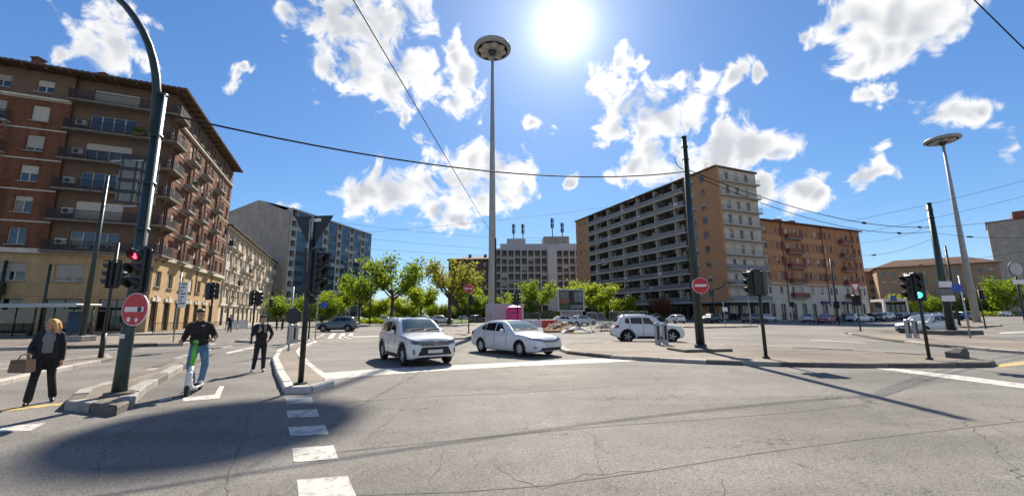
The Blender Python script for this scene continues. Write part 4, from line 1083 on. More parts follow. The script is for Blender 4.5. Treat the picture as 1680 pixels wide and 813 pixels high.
# direction-sign gantry
g2 = G(133, 559, .18)
t2 = thing('sign_gantry', 'green post with two stacks of road direction boards seen from behind', 'sign', g2)
def build_t2():
    tz = AT(186, 292, g2.y).z
    MB().tube([(0, 0, -.1), (0, 0, tz)], [.17, .09], 14).build('post', M_green, t2)
    MB().bbox(-.5, .5, -.5, .5, -.02, .35, .04).build('foundation', M_conc, t2)
    pb = AT(196, 332, g2.y) - g2; pt = AT(200, 258, g2.y) - g2; hh = (pt.z - pb.z) / 4
    for q in range(2):
        for i in range(4):
            o = MB().box(0, 1.05, -.02, .02, 0, hh - .08).build('direction_board', M_signback, t2, (pb.x + q * 1.1 - .1, -.25 + q * .35, pb.z + i * hh - q * .12), R(22))
            MB().box(-.02, 1.07, -.05, -.022, hh - .18, hh - .06).box(-.02, 1.07, -.05, -.022, -.02, .07).box(.1, .16, -.06, -.022, .04, hh - .12).box(.85, .91, -.06, -.022, .04, hh - .12).build('frame', M_black, o)
    MB().box(0, pb.x + 1.2, -.03, .03, pb.z - .3, pb.z - .22).build('crossbar', M_galv, t2); MB().box(0, pb.x + 1.2, -.03, .03, pt.z - .3, pt.z - .22).build('crossbar', M_galv, t2)
build_t2()
def plain_pole(px, py, tx, ty, r0, r1, label, mat=M_green, name='tram_pole', z=0.0, base=True, n=12):
    g = G(px, py, z); top = AT(tx, ty, g.y).z - z
    t = thing(name, label, 'pole', g)
    MB().tube([(0, 0, -.1), (0, 0, top)], [r0, r1], n).build('shaft', mat, t)
    MB().tube([(0, 0, top), (0, 0, top + .05)], r1 * 1.12, n).build('cap', mat, t)
    if base: MB().tube([(0, 0, -.05), (0, 0, .25)], r0 * 1.35, n).build('base_collar', mat, t)
    for zc in (top - .5, top - 1.1): MB().tube([(0, 0, zc), (0, 0, zc + .07)], r1 * 1.25, n).build('clamp_ring', M_steeld, t)
    return t, g, top
plain_pole(62, 552, 81, 434, .12, .10, 'dark green pole standing at the tram shelter roof')
t3, g3, _ = plain_pole(-14, 552, 8, 428, .14, .12, 'black post with signal box cut by the left edge', M_black)
signal_head(t3, (.25, -.1, AT(8, 482, g3.y).z), R(60))

# --- traffic light with yield plate on the near triangular island
g4 = G(493, 628, .15)
t4 = thing('traffic_light', 'black post with back of yield triangle on the white kerbed island', 'traffic light', g4)
def build_t4():
    zt = AT(512, 360, g4.y).z - .15
    MB().tube([(0, 0, -.1), (0, 0, 3.4)], [.064, .056], 12).build('post', M_black, t4)
    MB().tube([(0, 0, 3.4), (0, 0, zt + .12)], .032, 8).build('mast', M_galv, t4)
    MB().tube([(0, 0, -.02), (0, 0, .02)], .15, 12).build('base_plate', M_steeld, t4)
    z0 = AT(512, 482, g4.y).z - .15
    signal_head(t4, (.2, .0, z0 + .05), R(82)); signal_head(t4, (-.02, .22, z0 + .1), R(176)); signal_head(t4, (.12, .24, z0 - .02), R(120))
    for z in (z0 + .15, z0 + .9): MB().box(-.05, .22, -.03, .25, z, z + .05).build('bracket', M_black, t4)
    yield_sign(t4, (.0, .05, (AT(512, 382, g4.y).z - .15)), R(-6), 1.02)
    MB().tube([(-.02, -.04, 2.6), (-.04, -.04, zt)], .02, 6).build('conduit', M_galv, t4)
build_t4()
# grey posts further along
g5 = G(473, 575, .14)
t5 = thing('sign_post', 'thin grey post with black round sign back near the white kerb tip', 'sign', g5)
MB().tube([(0, 0, -.1), (0, 0, 2.9)], .045, 8).build('post', M_galv, t5)
MB().lathe([(.36, 0), (.36, .03)], 24, 0, Matrix.Translation((.15, -.05, 1.55)) @ Matrix.Rotation(R(90), 4, 'X')).build('sign_disc', M_black, t5)
def u_bollard(px, py, label, w=.45, h=1.1, z=0.13):
    g = G(px, py, z); t = thing('bollard', label, 'bollard', g, 0, 'grey steel bollard hoops')
    for x in (-w / 2, w / 2):
        MB().bbox(x - .13, x + .13, -.1, .1, -.05, h, .04).build('leg', M_galv, t); MB().bbox(x - .06, x + .06, -.115, -.095, .25, h - .15, .008).build('recess', M_steeld, t)
    MB().tube([(-w / 2, 0, h - .1), (w / 2, 0, h - .1)], .04, 8).build('crossbar', M_galv, t)
u_bollard(479, 563, 'pair of grey steel bollards behind the white kerbed island', .34)
u_bollard(1086, 565, 'pair of grey steel bollards in front of the white hatchback', .38)
u_bollard(1498, 554, 'pair of grey steel bollards left of the silver car', .45)
def mini_light(px, py, hx, hy, label, heads, z=0.0, r=.055, tri=None, sc=1.0, extra=0.0, lit=None):
    g = G(px, py, z); zb = AT(hx, hy, g.y).z - z
    t = thing('traffic_light', label, 'traffic light', g)
    MB().tube([(0, 0, -.1), (0, 0, zb + .9 + extra)], [r, r * .9], 10).build('post', M_black, t)
    MB().tube([(0, 0, -.02), (0, 0, .06)], r * 1.9, 10).build('base_plate', M_steeld, t)
    for i, (phi, dx) in enumerate(heads):
        signal_head(t, (dx, .0 if dx else -.2, zb), R(phi), lit if i == 0 else None, sc * .84)
        MB().box(min(dx, 0), max(dx, 0) + .01, -.02, .02, zb + .85, zb + .9).build('bracket', M_black, t)
    if tri: yield_sign(t, (0, -.08, zb + 1.45 * sc), 0, .9, True)
    return t, g, zb
mini_light(340, 566, 348, 490, 'black traffic light behind the scooter rider, right of his head', ((-60, .15), (170, -.2)), .18)
mini_light(412, 561, 419, 500, 'black traffic light standing behind the walking man', ((80, .25), (150, -.2)), .12)
mini_light(506, 556, 503, 497, 'slim black traffic light just right of the yield triangle post', ((90, .2), (180, -.15)), .14)
mini_light(769, 546, 776, 500, 'slim black traffic light under the small far no entry disc', ((60, .22),), .14, extra=.6)
no_entry('no_entry_sign', 'small distant red no entry disc left of the lamp mast', AT(769, 473, G(769, 546).y - .1), 0, .42)
mini_light(849, 554, 848, 500, 'traffic light with dark green box beside the pink toilet cabin', ((-90, -.2), (90, .1)), 0.0)
mini_light(1257, 587, 1246, 483, 'black traffic light with visors to the left, right of the green pole', ((-88, -.28), (-150, .12), (175, -.05)), .14, .06)
mini_light(1525, 589, 1513, 491, 'traffic light showing green at the right end of the front island', ((-38, -.02), (-95, -.26)), .14, .05, lit='G')
mini_light(1412, 542, 1406, 500, 'traffic light with white centred yield triangle before the orange block', ((-80, -.2), (90, .2)), .14, tri=True)
mini_light(1377, 533, 1372, 505, 'low traffic light beside the red car', ((-80, -.2), (90, .2)), 0.0)
mini_light(1590, 536, 1581, 497, 'far traffic light showing amber beside the right lamp mast', ((-20, -.1),), .15, lit='A')
mini_light(1617, 537, 1604, 490, 'far traffic light right of the lamp mast foot', ((90, .2),), .15)
mini_light(1303, 527, 1298, 503, 'distant traffic light in front of the pale shop doors', ((-80, -.2), (90, .2)), 0.0)
mini_light(438, 545, 441, 503, 'distant traffic light at the crossing left of the dark car', ((90, .2),), 0.0)

# --- tram poles and masts
t6, g6, z6 = plain_pole(1150, 574, 1123, 226, .18, .115, 'tall green tram pole with no entry disc on the front island', z=.14, n=20)
MB().bbox(-1.15, .95, -.75, .75, -.02, .10, .03).build('plinth', M_kerbd, t6, None, R(8))
no_entry('no_entry_sign', 'red no entry disc on the tall green tram pole', AT(1149, 468, g6.y - .26), R(-4), .34)
pw = [(0, 0, z6 - 1.55)] + [(-.5 * math.sin(R(18 * i)) * 1.0, 0, z6 - 1.55 + .55 * (1 - math.cos(R(18 * i)))) for i in range(1, 6)]
MB().tube(pw, .018, 6).build('wire_loop', M_wire, t6)
t7, g7, z7 = plain_pole(1562, 548, 1520, 334, .24, .15, 'green tram pole beside the silver car on the right island', z=.14, n=16)
MB().bbox(-1.3, 1.3, -.8, .8, -.02, .28, .03).build('plinth', M_concd, t7)
for k, (x, y) in enumerate(((1551, 466), (1554, 478), (1556, 489))):
    p = AT(x, y, g7.y - .4) - g7; MB().box(p.x - .45, p.x + .45, -.42, -.38, p.z - .2, p.z + .2).build('name_plate', M_signw if k != 1 else M_signback, t7)
plain_pole(1575, 536, 1546, 404, .12, .09, 'slim dark pole just right of the right tram pole', M_black, z=0)
plain_pole(813, 545, 811, 392, .10, .08, 'slim dark pole touching the central lamp mast', M_black, z=.0)
plain_pole(606, 532, 609, 425, .11, .08, 'slim dark pole in front of the leftmost large park tree', M_black)
plain_pole(1376, 528, 1363, 424, .15, .11, 'dark pole rising behind the red car', M_black)
plain_pole(757, 530, 757, 433, .08, .07, 'thin pole in front of the bronze park tree', M_black)
plain_pole(1056, 524, 1053, 395, .10, .08, 'thin dark pole in front of the long balcony facade', M_black)
plain_pole(1097, 524, 1092, 410, .11, .08, 'thicker dark pole left of the tall green tram pole', M_black)
plain_pole(893, 524, 893, 455, .09, .07, 'thin dark pole before the grey office block', M_black)
def lamp_mast(px, py, Y, base, label):
    p = AT(px, py, Y); h = p.z; t = thing('lamp_mast', label, 'street lamp', (p.x, p.y, base))
    h -= base
    MB().tube([(0, 0, -.1), (0, 0, h * .5), (0, 0, h)], [.44, .30, .15], 16).build('shaft', M_mast, t)
    MB().tube([(0, 0, -.05), (0, 0, .12)], .6, 16).build('base_plate', M_conc, t)
    MB().bbox(-.12, .12, -.37, -.28, .9, 1.6, .02).build('access_door', M_mast, t)
    hd = MB().lathe([(.3, h - .25), (1.75, h - .12), (2.05, h), (2.08, h + .18), (2.0, h + .34), (1.2, h + .5), (.1, h + .55)], 40).build('lamp_head', M_mast, t)
    MB().lathe([(1.62, h - .15), (1.66, h - .20), (1.70, h - .15)], 40).build('lamp_ring', M_steeld, hd)
    lm = MB().lathe([(.36, 0), (.40, .12), (.38, .16)], 16).mesh('lamp', pm('lamp_lens', (.42, .40, .36), .4, .1, 3))
    for k in range(8):
        a = k * math.pi / 4 + .2; mk('lamp', lm, hd, (1.18 * math.cos(a), 1.18 * math.sin(a), h - .29))
    MB().lathe([(.26, h - .75), (.5, h - .25), (.5, h - .1)], 16).build('hub', M_steeld, t)
lamp_mast(808, 82, 41.0, 0.0, 'tall grey lamp mast with round head in the middle of the square')
lamp_mast(1546, 231, 57.5, .15, 'tall grey lamp mast with round head at the right')

# --- overhead wires
def wire(a, b, sag, label, r=.016, n=18, ins=()):
    a = Vector(a); b = Vector(b); pts = []
    for i in range(n + 1):
        t = i / n; p = a.lerp(b, t); p.z -= sag * 4 * t * (1 - t); pts.append(p)
    o = MB().tube([p - a for p in pts], r, 6).build('overhead_wire', M_wire, None, a); tag(o, label, 'cable', 'overhead tram wires')
    for k in ins:
        p = a.lerp(b, k); p.z -= sag * 4 * k * (1 - k)
        MB().lathe([(.03, -.22), (.07, -.16), (.07, .16), (.03, .22)], 8, 0, (b - a).to_track_quat('Z', 'Y').to_matrix().to_4x4()).build('insulator', M_wire, o, p - a)
polA = AT(272, 187, g0.y); polF = AT(1127, 281, g6.y); polR = AT(1526, 372, g7.y); polR2 = AT(1523, 352, g7.y); polR3 = AT(1528, 395, g7.y)
wire(polA, polF, .75, 'thick black cable from curved green pole across to the tall tram pole', .024)
wire(polF + Vector((.1, 0, .05)), polR, .8, 'upper cable sagging from tall tram pole to right tram pole', .022, ins=(.62, .93))
wire(polF + Vector((.1, 0, -.1)), polR + Vector((0, 0, -.35)), 1.0, 'lower cable sagging from tall tram pole to right tram pole', .018, ins=(.8,))
p812 = AT(812, 392, G(813, 545).y)
a_, b_ = p812, AT(585, 0, 6.0); wire(a_, a_ + (b_ - a_) * 1.5, .1, 'steep straight cable rising from the central mast to the top edge', .013)
a_, b_ = AT(1600, 0, 10.0), AT(1690, 88, 10.6); wire(a_ - (b_ - a_) * 2, b_ + (b_ - a_) * 4, .05, 'short steep cable crossing the top right corner', .016)
for (x0, y0, Y0, x1, y1, Y1, s, lab) in (
    (583, 382, 60, 985, 341, 62, .3, 'thin wire rising left to right behind the central mast'),
    (520, 360, 58, 812, 390, 60, .25, 'thin wire falling from the blue block towards the central mast'),
    (560, 386, 62, 812, 408, 62, .2, 'middle thin wire between blue block and central mast'),
    (560, 404, 64, 812, 419, 64, .2, 'lowest thin wire between blue block and central mast'),
    (985, 341, 62, 1130, 330, 70, .1, 'thin wire running into the long balcony block'),
    (1380, 365, 50, 1720, 285, 46, .3, 'upper thin wire crossing the right lamp mast'),
    (1380, 388, 52, 1720, 311, 48, .3, 'second thin wire crossing the right lamp mast'),
    (1523, 380, 33.4, 1720, 386, 32, .35, 'sagging wire from right tram pole to the right edge'),
    (1390, 418, 40, 1526, 393, 33.4, .5, 'sagging wire from the orange block to the right tram pole'),
    (1411, 398, 60, 1526, 372, 34, .3, 'short wire left of the right tram pole top'),
    (1411, 440, 60, 1720, 405, 52, .5, 'low wire passing over the tan hipped roof'),
    (1523, 372, 33.4, 1720, 345, 30, .3, 'rising wire from right tram pole over the grey block'),
    (0, 398, 30, 200, 410, 27, .1, 'thin wire crossing the stone band of the brick block')):
    wire(AT(x0, y0, Y0), AT(x1, y1, Y1), s, lab, .018 if Y0 > 45 else .014, ins=(.35,) if 'sagging' in lab or 'low' in lab else ())

# --- tram shelter on the left platform
def shelter():
    a = G(-30, 552, .18); b = G(132, 551, .18); L_ = (b - a).length; an = math.atan2(b.y - a.y, b.x - a.x)
    t = thing('tram_shelter', 'long tram shelter with pale curved roof and dark glass in front of brick block', 'shelter', a, an)
    M_roof = pm('shelter_roof', (.42, .44, .42), .5, .15, 2)
    MB().bbox(-.3, L_ + .2, -.9, 1.2, 2.45, 2.62, .06).build('roof', M_roof, t); MB().box(-.3, L_ + .2, -.97, -.9, 2.34, 2.66).build('gutter', M_roof, t)
    n = 6
    for i in range(n): MB().tube([(L_ * i / (n - 1), .7, -.05), (L_ * i / (n - 1), .7, 2.46)], .05, 8).build('post', M_green, t)
    for i in range(n - 1):
        if i in (2,): continue
        MB().box(L_ * i / (n - 1) + .08, L_ * (i + 1) / (n - 1) - .08, .69, .71, .25, 2.2).build('glass_panel', M_glassd, t)
    MB().box(.4, L_ * .45, .2, .6, .42, .47).build('bench', M_steeld, t); MB().box(.5, .58, .3, .5, -.03, .43).box(L_ * .4, L_ * .4 + .08, .3, .5, -.03, .43).build('bench_leg', M_steeld, t)
    MB().bbox(L_ - 1.9, L_ - .8, .5, .66, .3, 2.0, .03).build('poster_case', pm('poster_blue', (.03, .06, .11), .4, .4, 3), t)
shelter()
# railings in front of the shops, one per run
def railing_run(p0, p1, label, hgt=1.05, panels=()):
    L_ = (p1 - p0).length; an = math.atan2(p1.y - p0.y, p1.x - p0.x)
    t = thing('guard_rail', label, 'railing', p0, an, 'black guard rails along the pavement')
    n = max(2, round(L_ / 1.8)); st = L_ / n
    pm_ = MB().tube([(0, 0, -.02), (0, 0, hgt)], .035, 6).mesh('post', M_rail); bm_ = MB()
    for k in range(9): bm_.box(st * (k + 1) / 10 - .009, st * (k + 1) / 10 + .009, -.009, .009, .15, hgt - .1)
    bm_.box(.03, st - .03, -.02, .02, hgt - .1, hgt - .05).box(.03, st - .03, -.02, .02, .12, .16); bm_ = bm_.mesh('bar_panel', M_rail)
    for i in range(n + 1): mk('post', pm_, t, (st * i, 0, 0))
    for i in range(n):
        mk('bar_panel', bm_, t, (st * i, 0, 0))
        if i in panels: MB().box(.1, st - .1, -.05, -.03, .1, hgt + .1).build('notice_board', M_greyp, t, (st * i, 0, 0))
railing_run(G(-60, 553, .18), G(150, 549, .18), 'black railing behind the tram shelter')
railing_run(G(250, 547, .14), G(345, 543, .14), 'black railing behind the scooter rider')
railing_run(G(350, 543, .14), G(405, 540, .14), 'railing with pale boards left of the walking man', panels=(1, 2, 5, 6))
# bus stop flag
gb = G(284, 560, .18)
t8 = thing('stop_sign_board', 'tall white timetable board on a thin post left of the scooter rider', 'sign', gb)
MB().tube([(0, 0, -.05), (0, 0, 4.3)], .035, 8).build('post', M_galv, t8)
zb0, zb1 = AT(290, 504, gb.y).z - .18, AT(296, 462, gb.y).z - .18
MB().box(.05, .5, -.03, .03, zb0, zb1).build('board', M_signw, t8)
for i in range(7): MB().box(.1, .45 - .1 * (i % 3), -.036, -.031, zb1 - .2 - .2 * i, zb1 - .1 - .2 * i).build('text_line', M_signback, t8)
# right-hand signs
def post_sign(px, py, tx, ty, label, parts, z=0.0, mat=M_galv, r=.04):
    g = G(px, py, z); top = AT(tx, ty, g.y).z - z; t = thing('sign_post', label, 'sign', g)
    MB().tube([(0, 0, -.1), (0, 0, top)], r, 8).build('post', mat, t)
    for (kind, x, y, w, h, m) in parts:
        p = AT(x, y, g.y) - g
        if kind == 'rect': MB().bbox(p.x - w / 2, p.x + w / 2, -.07, -.04, p.z - h / 2, p.z + h / 2, .01).build('plate', m, t)
        elif kind == 'disc': MB().lathe([(w, .04), (w, .07)], 28, 0, Matrix.Translation((p.x, 0, p.z)) @ Matrix.Rotation(R(90), 4, 'X')).build('plate', m, t)
        elif kind == 'ring':
            o = MB().lathe([(w, .04), (w, .07)], 28, 0, Matrix.Translation((p.x, 0, p.z)) @ Matrix.Rotation(R(90), 4, 'X')).build('plate', M_signback, t)
            MB().lathe([(w * .9, .071), (w * .9, .076)], 28, 0, Matrix.Translation((p.x, 0, p.z)) @ Matrix.Rotation(R(90), 4, 'X')).build('plate_face', m, o)
    return t
post_sign(1592, 554, 1560, 452, 'leaning grey post with blue rectangular sign right of the right tram pole', (('rect', 1569, 472, .62, .46, M_signb),), .14)
g9 = AT(1664, 441, 17.0)
t9 = thing('sign_post', 'round pale sign on a dark post at the right edge', 'sign', (g9.x, g9.y, .14))
MB().tube([(0, 0, -.1), (0, 0, g9.z + .1)], .04, 8).build('post', M_black, t9)
MB().lathe([(.33, .04), (.33, .07)], 28, 0, Matrix.Translation((0, 0, g9.z - .14)) @ Matrix.Rotation(R(90), 4, 'X')).build('rim', M_signback, t9)
MB().lathe([(.27, .071), (.27, .075)], 28, 0, Matrix.Translation((0, 0, g9.z - .14)) @ Matrix.Rotation(R(90), 4, 'X')).build('plate_face', M_greyp, t9)
MB().box(-.24, .24, -.07, -.04, g9.z - .78, g9.z - .6).build('plate', M_signw, t9)
post_sign(1190, 535, 1188, 495, 'low post with small white plates on the far island left', (('rect', 1189, 507, .6, .5, M_signw), ('rect', 1190, 519, .5, .5, M_signback)), .14)
post_sign(1232, 534, 1228, 478, 'slim grey post on the right tip of the far island', (('disc', 1228, 483, .3, .3, M_signback),), .14)
post_sign(517, 556, 524, 450, 'thin pale post with blue sign right of the yield triangle', (('rect', 532, 500, .4, .4, M_signb),), .14)
# hooked lamp post by the shops
gl = G(1173, 529)
t10 = thing('hooked_lamp_post', 'dark post with curved hook in front of the orange end wall', 'street lamp', gl)
tz = AT(1166, 475, gl.y).z
MB().tube([(0, 0, -.1), (0, 0, tz)] + [(2.6 * math.sin(R(15 * i)) * .9, 0, tz + 1.3 * (1 - math.cos(R(15 * i)))) for i in range(1, 7)] + [(3.6, 0, tz + 1.3)], .09, 8).build('post', M_black, t10)
MB().bbox(3.3, 4.4, -.15, .15, tz + 1.15, tz + 1.3, .03).build('lantern', M_steeld, t10)
# granite block on the front island
gr = G(1571, 586, .14)
rk = bmesh.new(); bmesh.ops.create_icosphere(rk, subdivisions=3, radius=1.0)
for v in rk.verts:
    s_ = 1 + .10 * math.sin(5 * v.co.x + 2) * math.cos(4 * v.co.y); x, y, z = v.co
    v.co = Vector((max(-.62, min(.7, x * 1.0)) * .36 * s_, max(-.6, min(.6, y)) * .3 * s_, max(-.3, min(.6 + .5 * x, z)) * .34 * s_ + .08))
me = bpy.data.meshes.new('granite_block'); rk.to_mesh(me); rk.free(); me.materials.append(M_concd)
tag(mk('granite_block', me, None, gr, R(15)), 'weathered grey stone block at the right tip of the front island', 'stone')

# --- works site in the middle
def portable_toilet():
    Y = 33.0; p = AT(843, 530, Y); t = thing('portable_toilet', 'pink portable toilet cabin behind the white saloon', 'toilet cabin', (p.x, Y, 0), R(12))
    M_p = pm('pink_plastic', (.62, .03, .17), .45, .12, 2, spec=.5)
    MB().bbox(-.55, .55, -.55, .55, .08, 2.15, .04).build('cabin', M_p, t); MB().bbox(-.6, .6, -.6, .6, -.0, .1, .02).build('skid', M_steeld, t)
    MB().lathe([(.78, 2.16), (.7, 2.28), (.35, 2.38), (.05, 2.4)], 4, 0, Matrix.Rotation(R(45), 4, 'Z'), False).build('roof', M_p, t)
    d = MB().bbox(-.38, .38, -.58, -.55, .2, 2.0, .01).build('door', M_p, t); MB().box(.24, .32, -.61, -.58, 1.0, 1.14).build('handle', M_signw, d)
    for i in range(4): MB().box(-.3, .3, -.59, -.581, 1.75 + .05 * i, 1.77 + .05 * i).build('vent_slot', M_steeld, d)
portable_toilet()
p = AT(826, 530, 37.0)
t = thing('site_container', 'pale grey site container behind the pink toilet cabin', 'container', (p.x, 37.0, 0), R(6))
M_cont = pm('container_paint', (.40, .41, .41), .6, .15, 1.5, streak=.2)
MB().bbox(-1.6, 1.7, -1.2, 1.2, .1, 2.65, .04).build('box', M_cont, t)
for i in range(9): MB().box(-1.5 + .36 * i, -1.36 + .36 * i, -1.24, -1.2, .25, 2.5).build('rib', M_cont, t)
MB().box(-1.5, -1.2, -1.1, 1.1, 0, .11).box(1.3, 1.6, -1.1, 1.1, 0, .11).build('skid', M_steeld, t)
def barrier(px, py, rz, label, mat, z=0):
    g = G(px, py); t = thing('barrier', label, 'barrier', g, rz, 'plastic site barriers')
    MB().prism([(-.28, 0), (.28, 0), (.22, .18), (.12, .75), (.1, .95), (-.1, .95), (-.12, .75), (-.22, .18)], -1.0, 1.0, 0, Matrix.Rotation(R(90), 4, 'X') @ Matrix.Rotation(0, 4, 'Y')).build('body', mat, t)
    for y in (-.6, .6): MB().box(-.35, .35, y - .12, y + .12, .0, .07).build('foot', M_steeld, t)
M_pl = pm('white_plastic', (.60, .60, .58), .5, .15, 2)
M_plr = pm('red_plastic', (.5, .05, .04), .5, .15, 2)
for i, (x, y, m, lab) in enumerate(((866, 536, M_pl, 'white site barrier left of the rubble, nearest the pink cabin'), (884, 536, M_pl, 'second white site barrier right of the pink cabin'), (902, 537, M_plr, 'red site barrier in front of the rubble heap'))): barrier(x, y, R(80 + 6 * i), lab, m)
def rubble(px, py, r, h, label, mat, seed):
    g = G(px, py); rr = random.Random(seed); t = thing('rubble_heap', label, 'rubble', g)
    bm = bmesh.new(); bmesh.ops.create_grid(bm, x_segments=18, y_segments=18, size=r)
    for v in bm.verts:
        q = v.co.length / r; v.co.z = max(-.03, h * (1 - q * q) + rr.uniform(-.12, .12) * (q < 1)); v.co.xy *= rr.uniform(.9, 1.1)
    me = bpy.data.meshes.new('mound'); bm.to_mesh(me); bm.free(); me.materials.append(mat); mk('mound', me, t)
    for i in range(16):
        a = rr.uniform(0, 6.3); d = rr.uniform(.1, 1) * r; s = rr.uniform(.12, .4)
        MB().bbox(-s, s, -s * .6, s * .6, 0, s * .5, s * .08).build('slab_piece', rr.choice((M_conc, M_concd, M_greyp, mat)), t, (d * math.cos(a), d * math.sin(a) * .6, max(0, h * (1 - (d / r) ** 2)))).rotation_euler = (rr.uniform(-.5, .5), rr.uniform(-.5, .5), a)
M_earth = pm('earth', (.24, .16, .10), .95, .35, 1.5, .5, 8)
rubble(925, 540, 2.3, .75, 'brown rubble heap with broken slabs right of the white saloon', M_earth, 3)
rubble(1000, 538, 1.6, .5, 'low rubble heap left of the white hatchback', M_earth, 5)
rubble(880, 533, 2.0, .6, 'earth heap behind the site barriers', M_earth, 8)
g = G(945, 546); t = thing('sheet_pile', 'crumpled white sheeting lying beside the rubble', 'sheeting', g)
bm = bmesh.new(); bmesh.ops.create_grid(bm, x_segments=22, y_segments=14, size=1.0)
for v in bm.verts: v.co = Vector((v.co.x * 1.3, v.co.y * .7, .28 * abs(math.sin(4 * v.co.x + v.co.y * 3)) * (1.05 - abs(v.co.x)) + .1 * abs(math.sin(9 * v.co.y)) + .22 * (1 - v.co.x ** 2)))
me = bpy.data.meshes.new('sheet'); bm.to_mesh(me); bm.free(); me.materials.append(M_signw); mk('sheet', me, t)
def planks(px, py, rz, n, label):
    g = G(px, py); t = thing('plank_stack', label, 'planks', g, rz, 'stacked site planks')
    mp = pm('raw_timber', (.38, .25, .14), .8, .25, 2, rand=.3)
    for i in range(n): MB().box(-1.3, 1.3 + .1 * (i % 3), -.1, .1, 0, .07).build('plank', mp, t, (.05 * (i % 2), -.35 + .22 * (i % 4), .08 * (i // 4) + .003 * (i % 4)))
planks(915, 545, R(10), 12, 'stack of raw planks in front of the rubble heap'); planks(1008, 543, R(-14), 8, 'small plank stack left of the white hatchback')
# wire-mesh fence panels round the works
def mesh_fence(x0, y0, x1, y1, label, tilt=0.0, h=2.0):
    a, b = G(x0, y0), G(x1, y1); L_ = (b - a).length; t = thing('mesh_fence', label, 'fence', a, math.atan2(b.y - a.y, b.x - a.x), 'wire mesh site fences')
    n = max(1, round(L_ / 2.6)); st = L_ / n
    f = MB().tube([(0.05, 0, .1), (0.05, 0, h), (st - .05, 0, h), (st - .05, 0, .1), (.05, 0, .1)], .022, 6).mesh('panel_frame', M_galv)
    m = MB()
    for i in range(1, int(st / .13)): m.box(i * .13 - .004, i * .13 + .004, -.004, .004, .12, h)
    for i in range(1, 8): m.box(.06, st - .06, -.004, .004, h * i / 8, h * i / 8 + .008)
    m = m.mesh('wire_mesh', M_galv)
    for i in range(n):
        o = mk('panel_frame', f, t, (st * i, 0, 0)); o.rotation_euler = (tilt, 0, 0); mk('wire_mesh', m, o)
        MB().bbox(-.3, .3, -.12, .12, 0, .13, .02).build('foot_block', M_conc, t, (st * i, 0, 0))
mesh_fence(972, 545, 1002, 542, 'leaning mesh fence panel standing on the rubble edge', R(-18), 1.9)
mesh_fence(1000, 533, 1064, 531, 'run of mesh fence panels behind the white hatchback')
mesh_fence(862, 529, 912, 529, 'run of mesh fence panels below the billboard left side')
# billboard with a generic poster
def billboard():
    Y = 62.0; a = AT(914, 474, Y); b = AT(960, 510, Y); w = b.x - a.x; t = thing('billboard', 'framed street billboard with orange and dark poster before the office block', 'billboard', (a.x, Y, 0), R(4))
    MB().bbox(0, w, -.15, .15, b.z, a.z, .05).build('frame', M_galv, t)
    mx, mz = .25, .2; x0, x1, z0, z1 = mx, w - mx, b.z + mz, a.z - mz
    cols = [((.02, .025, .02), x0, x1, z0, z1), ((.22, .09, .06), x0 + .1, x0 + (x1 - x0) * .42, z0 + 1.0, z0 + 1.7), ((.12, .13, .12), x0 + .1, x0 + (x1 - x0) * .4, z0 + 1.75, z1 - .15), ((.17, .17, .18), x0 + (x1 - x0) * .62, x1 - .1, z0 + 1.2, z1 - .2), ((.15, .15, .16), x0 + (x1 - x0) * .45, x1 - .1, z0 + .2, z0 + .75), ((.05, .08, .025), x0 + .1, x0 + (x1 - x0) * .4, z0 + .1, z0 + .9)]
    for i, (c, p0, p1, q0, q1) in enumerate(cols): MB().box(p0, p1, -.16 - .006 * i - .01, -.16 - .006 * i, q0, q1).build('poster_patch', pm('poster_%d' % i, c, .5, .5, 1.2), t)
    for x in (.4, w - .6): MB().box(x, x + .2, -.1, .1, -.05, b.z).build('leg', M_galv, t)
billboard()
# ------------------------------------------------------------------ vehicles
def paint(name, col, metal=0.0, rough=0.32): return pm(name, col, rough, 0.05, 1.2, metal=metal, spec=0.5, coat=0.7)
M_tyre = pm('tyre_rubber', (0.016, 0.016, 0.017), 0.85, 0.2, 8)
M_rim = pm('alloy_rim', (0.42, 0.43, 0.44), 0.35, 0.1, 6, metal=0.7, spec=.5)
M_rimd = pm('polished_alloy_rim', (0.50, 0.50, 0.50), 0.4, 0.1, 6, metal=0.2, spec=.5)
M_carglass = glass_mat('car_glass', (0.006, 0.008, 0.009), 0.02); M_carglass.node_tree.nodes['Principled BSDF'].inputs['Specular IOR Level'].default_value = .45
M_wind = glass_mat('windscreen_glass', (0.10, 0.135, 0.13), 0.03)  # sky reflection is put into the pale base colour
M_plastic = pm('black_bumper_plastic', (0.018, 0.018, 0.019), 0.6, 0.15, 5)
M_lamp = pm('headlamp_lens', (0.16, 0.17, 0.18), 0.08, 0.6, 14, spec=.9, metal=.5)
M_tail = pm('tail_lamp_lens', (0.30, 0.012, 0.015), 0.2, 0.2, 9, spec=.6)
M_chrome = pm('chrome', (0.62, 0.63, 0.65), 0.15, 0.05, 6, metal=0.9)
M_plate = pm('number_plate_white', (0.55, 0.56, 0.57), 0.5, 0.1, 9)
M_seamc = pm('panel_gap', (0.05, 0.05, 0.052), 0.7, 0.1, 5)

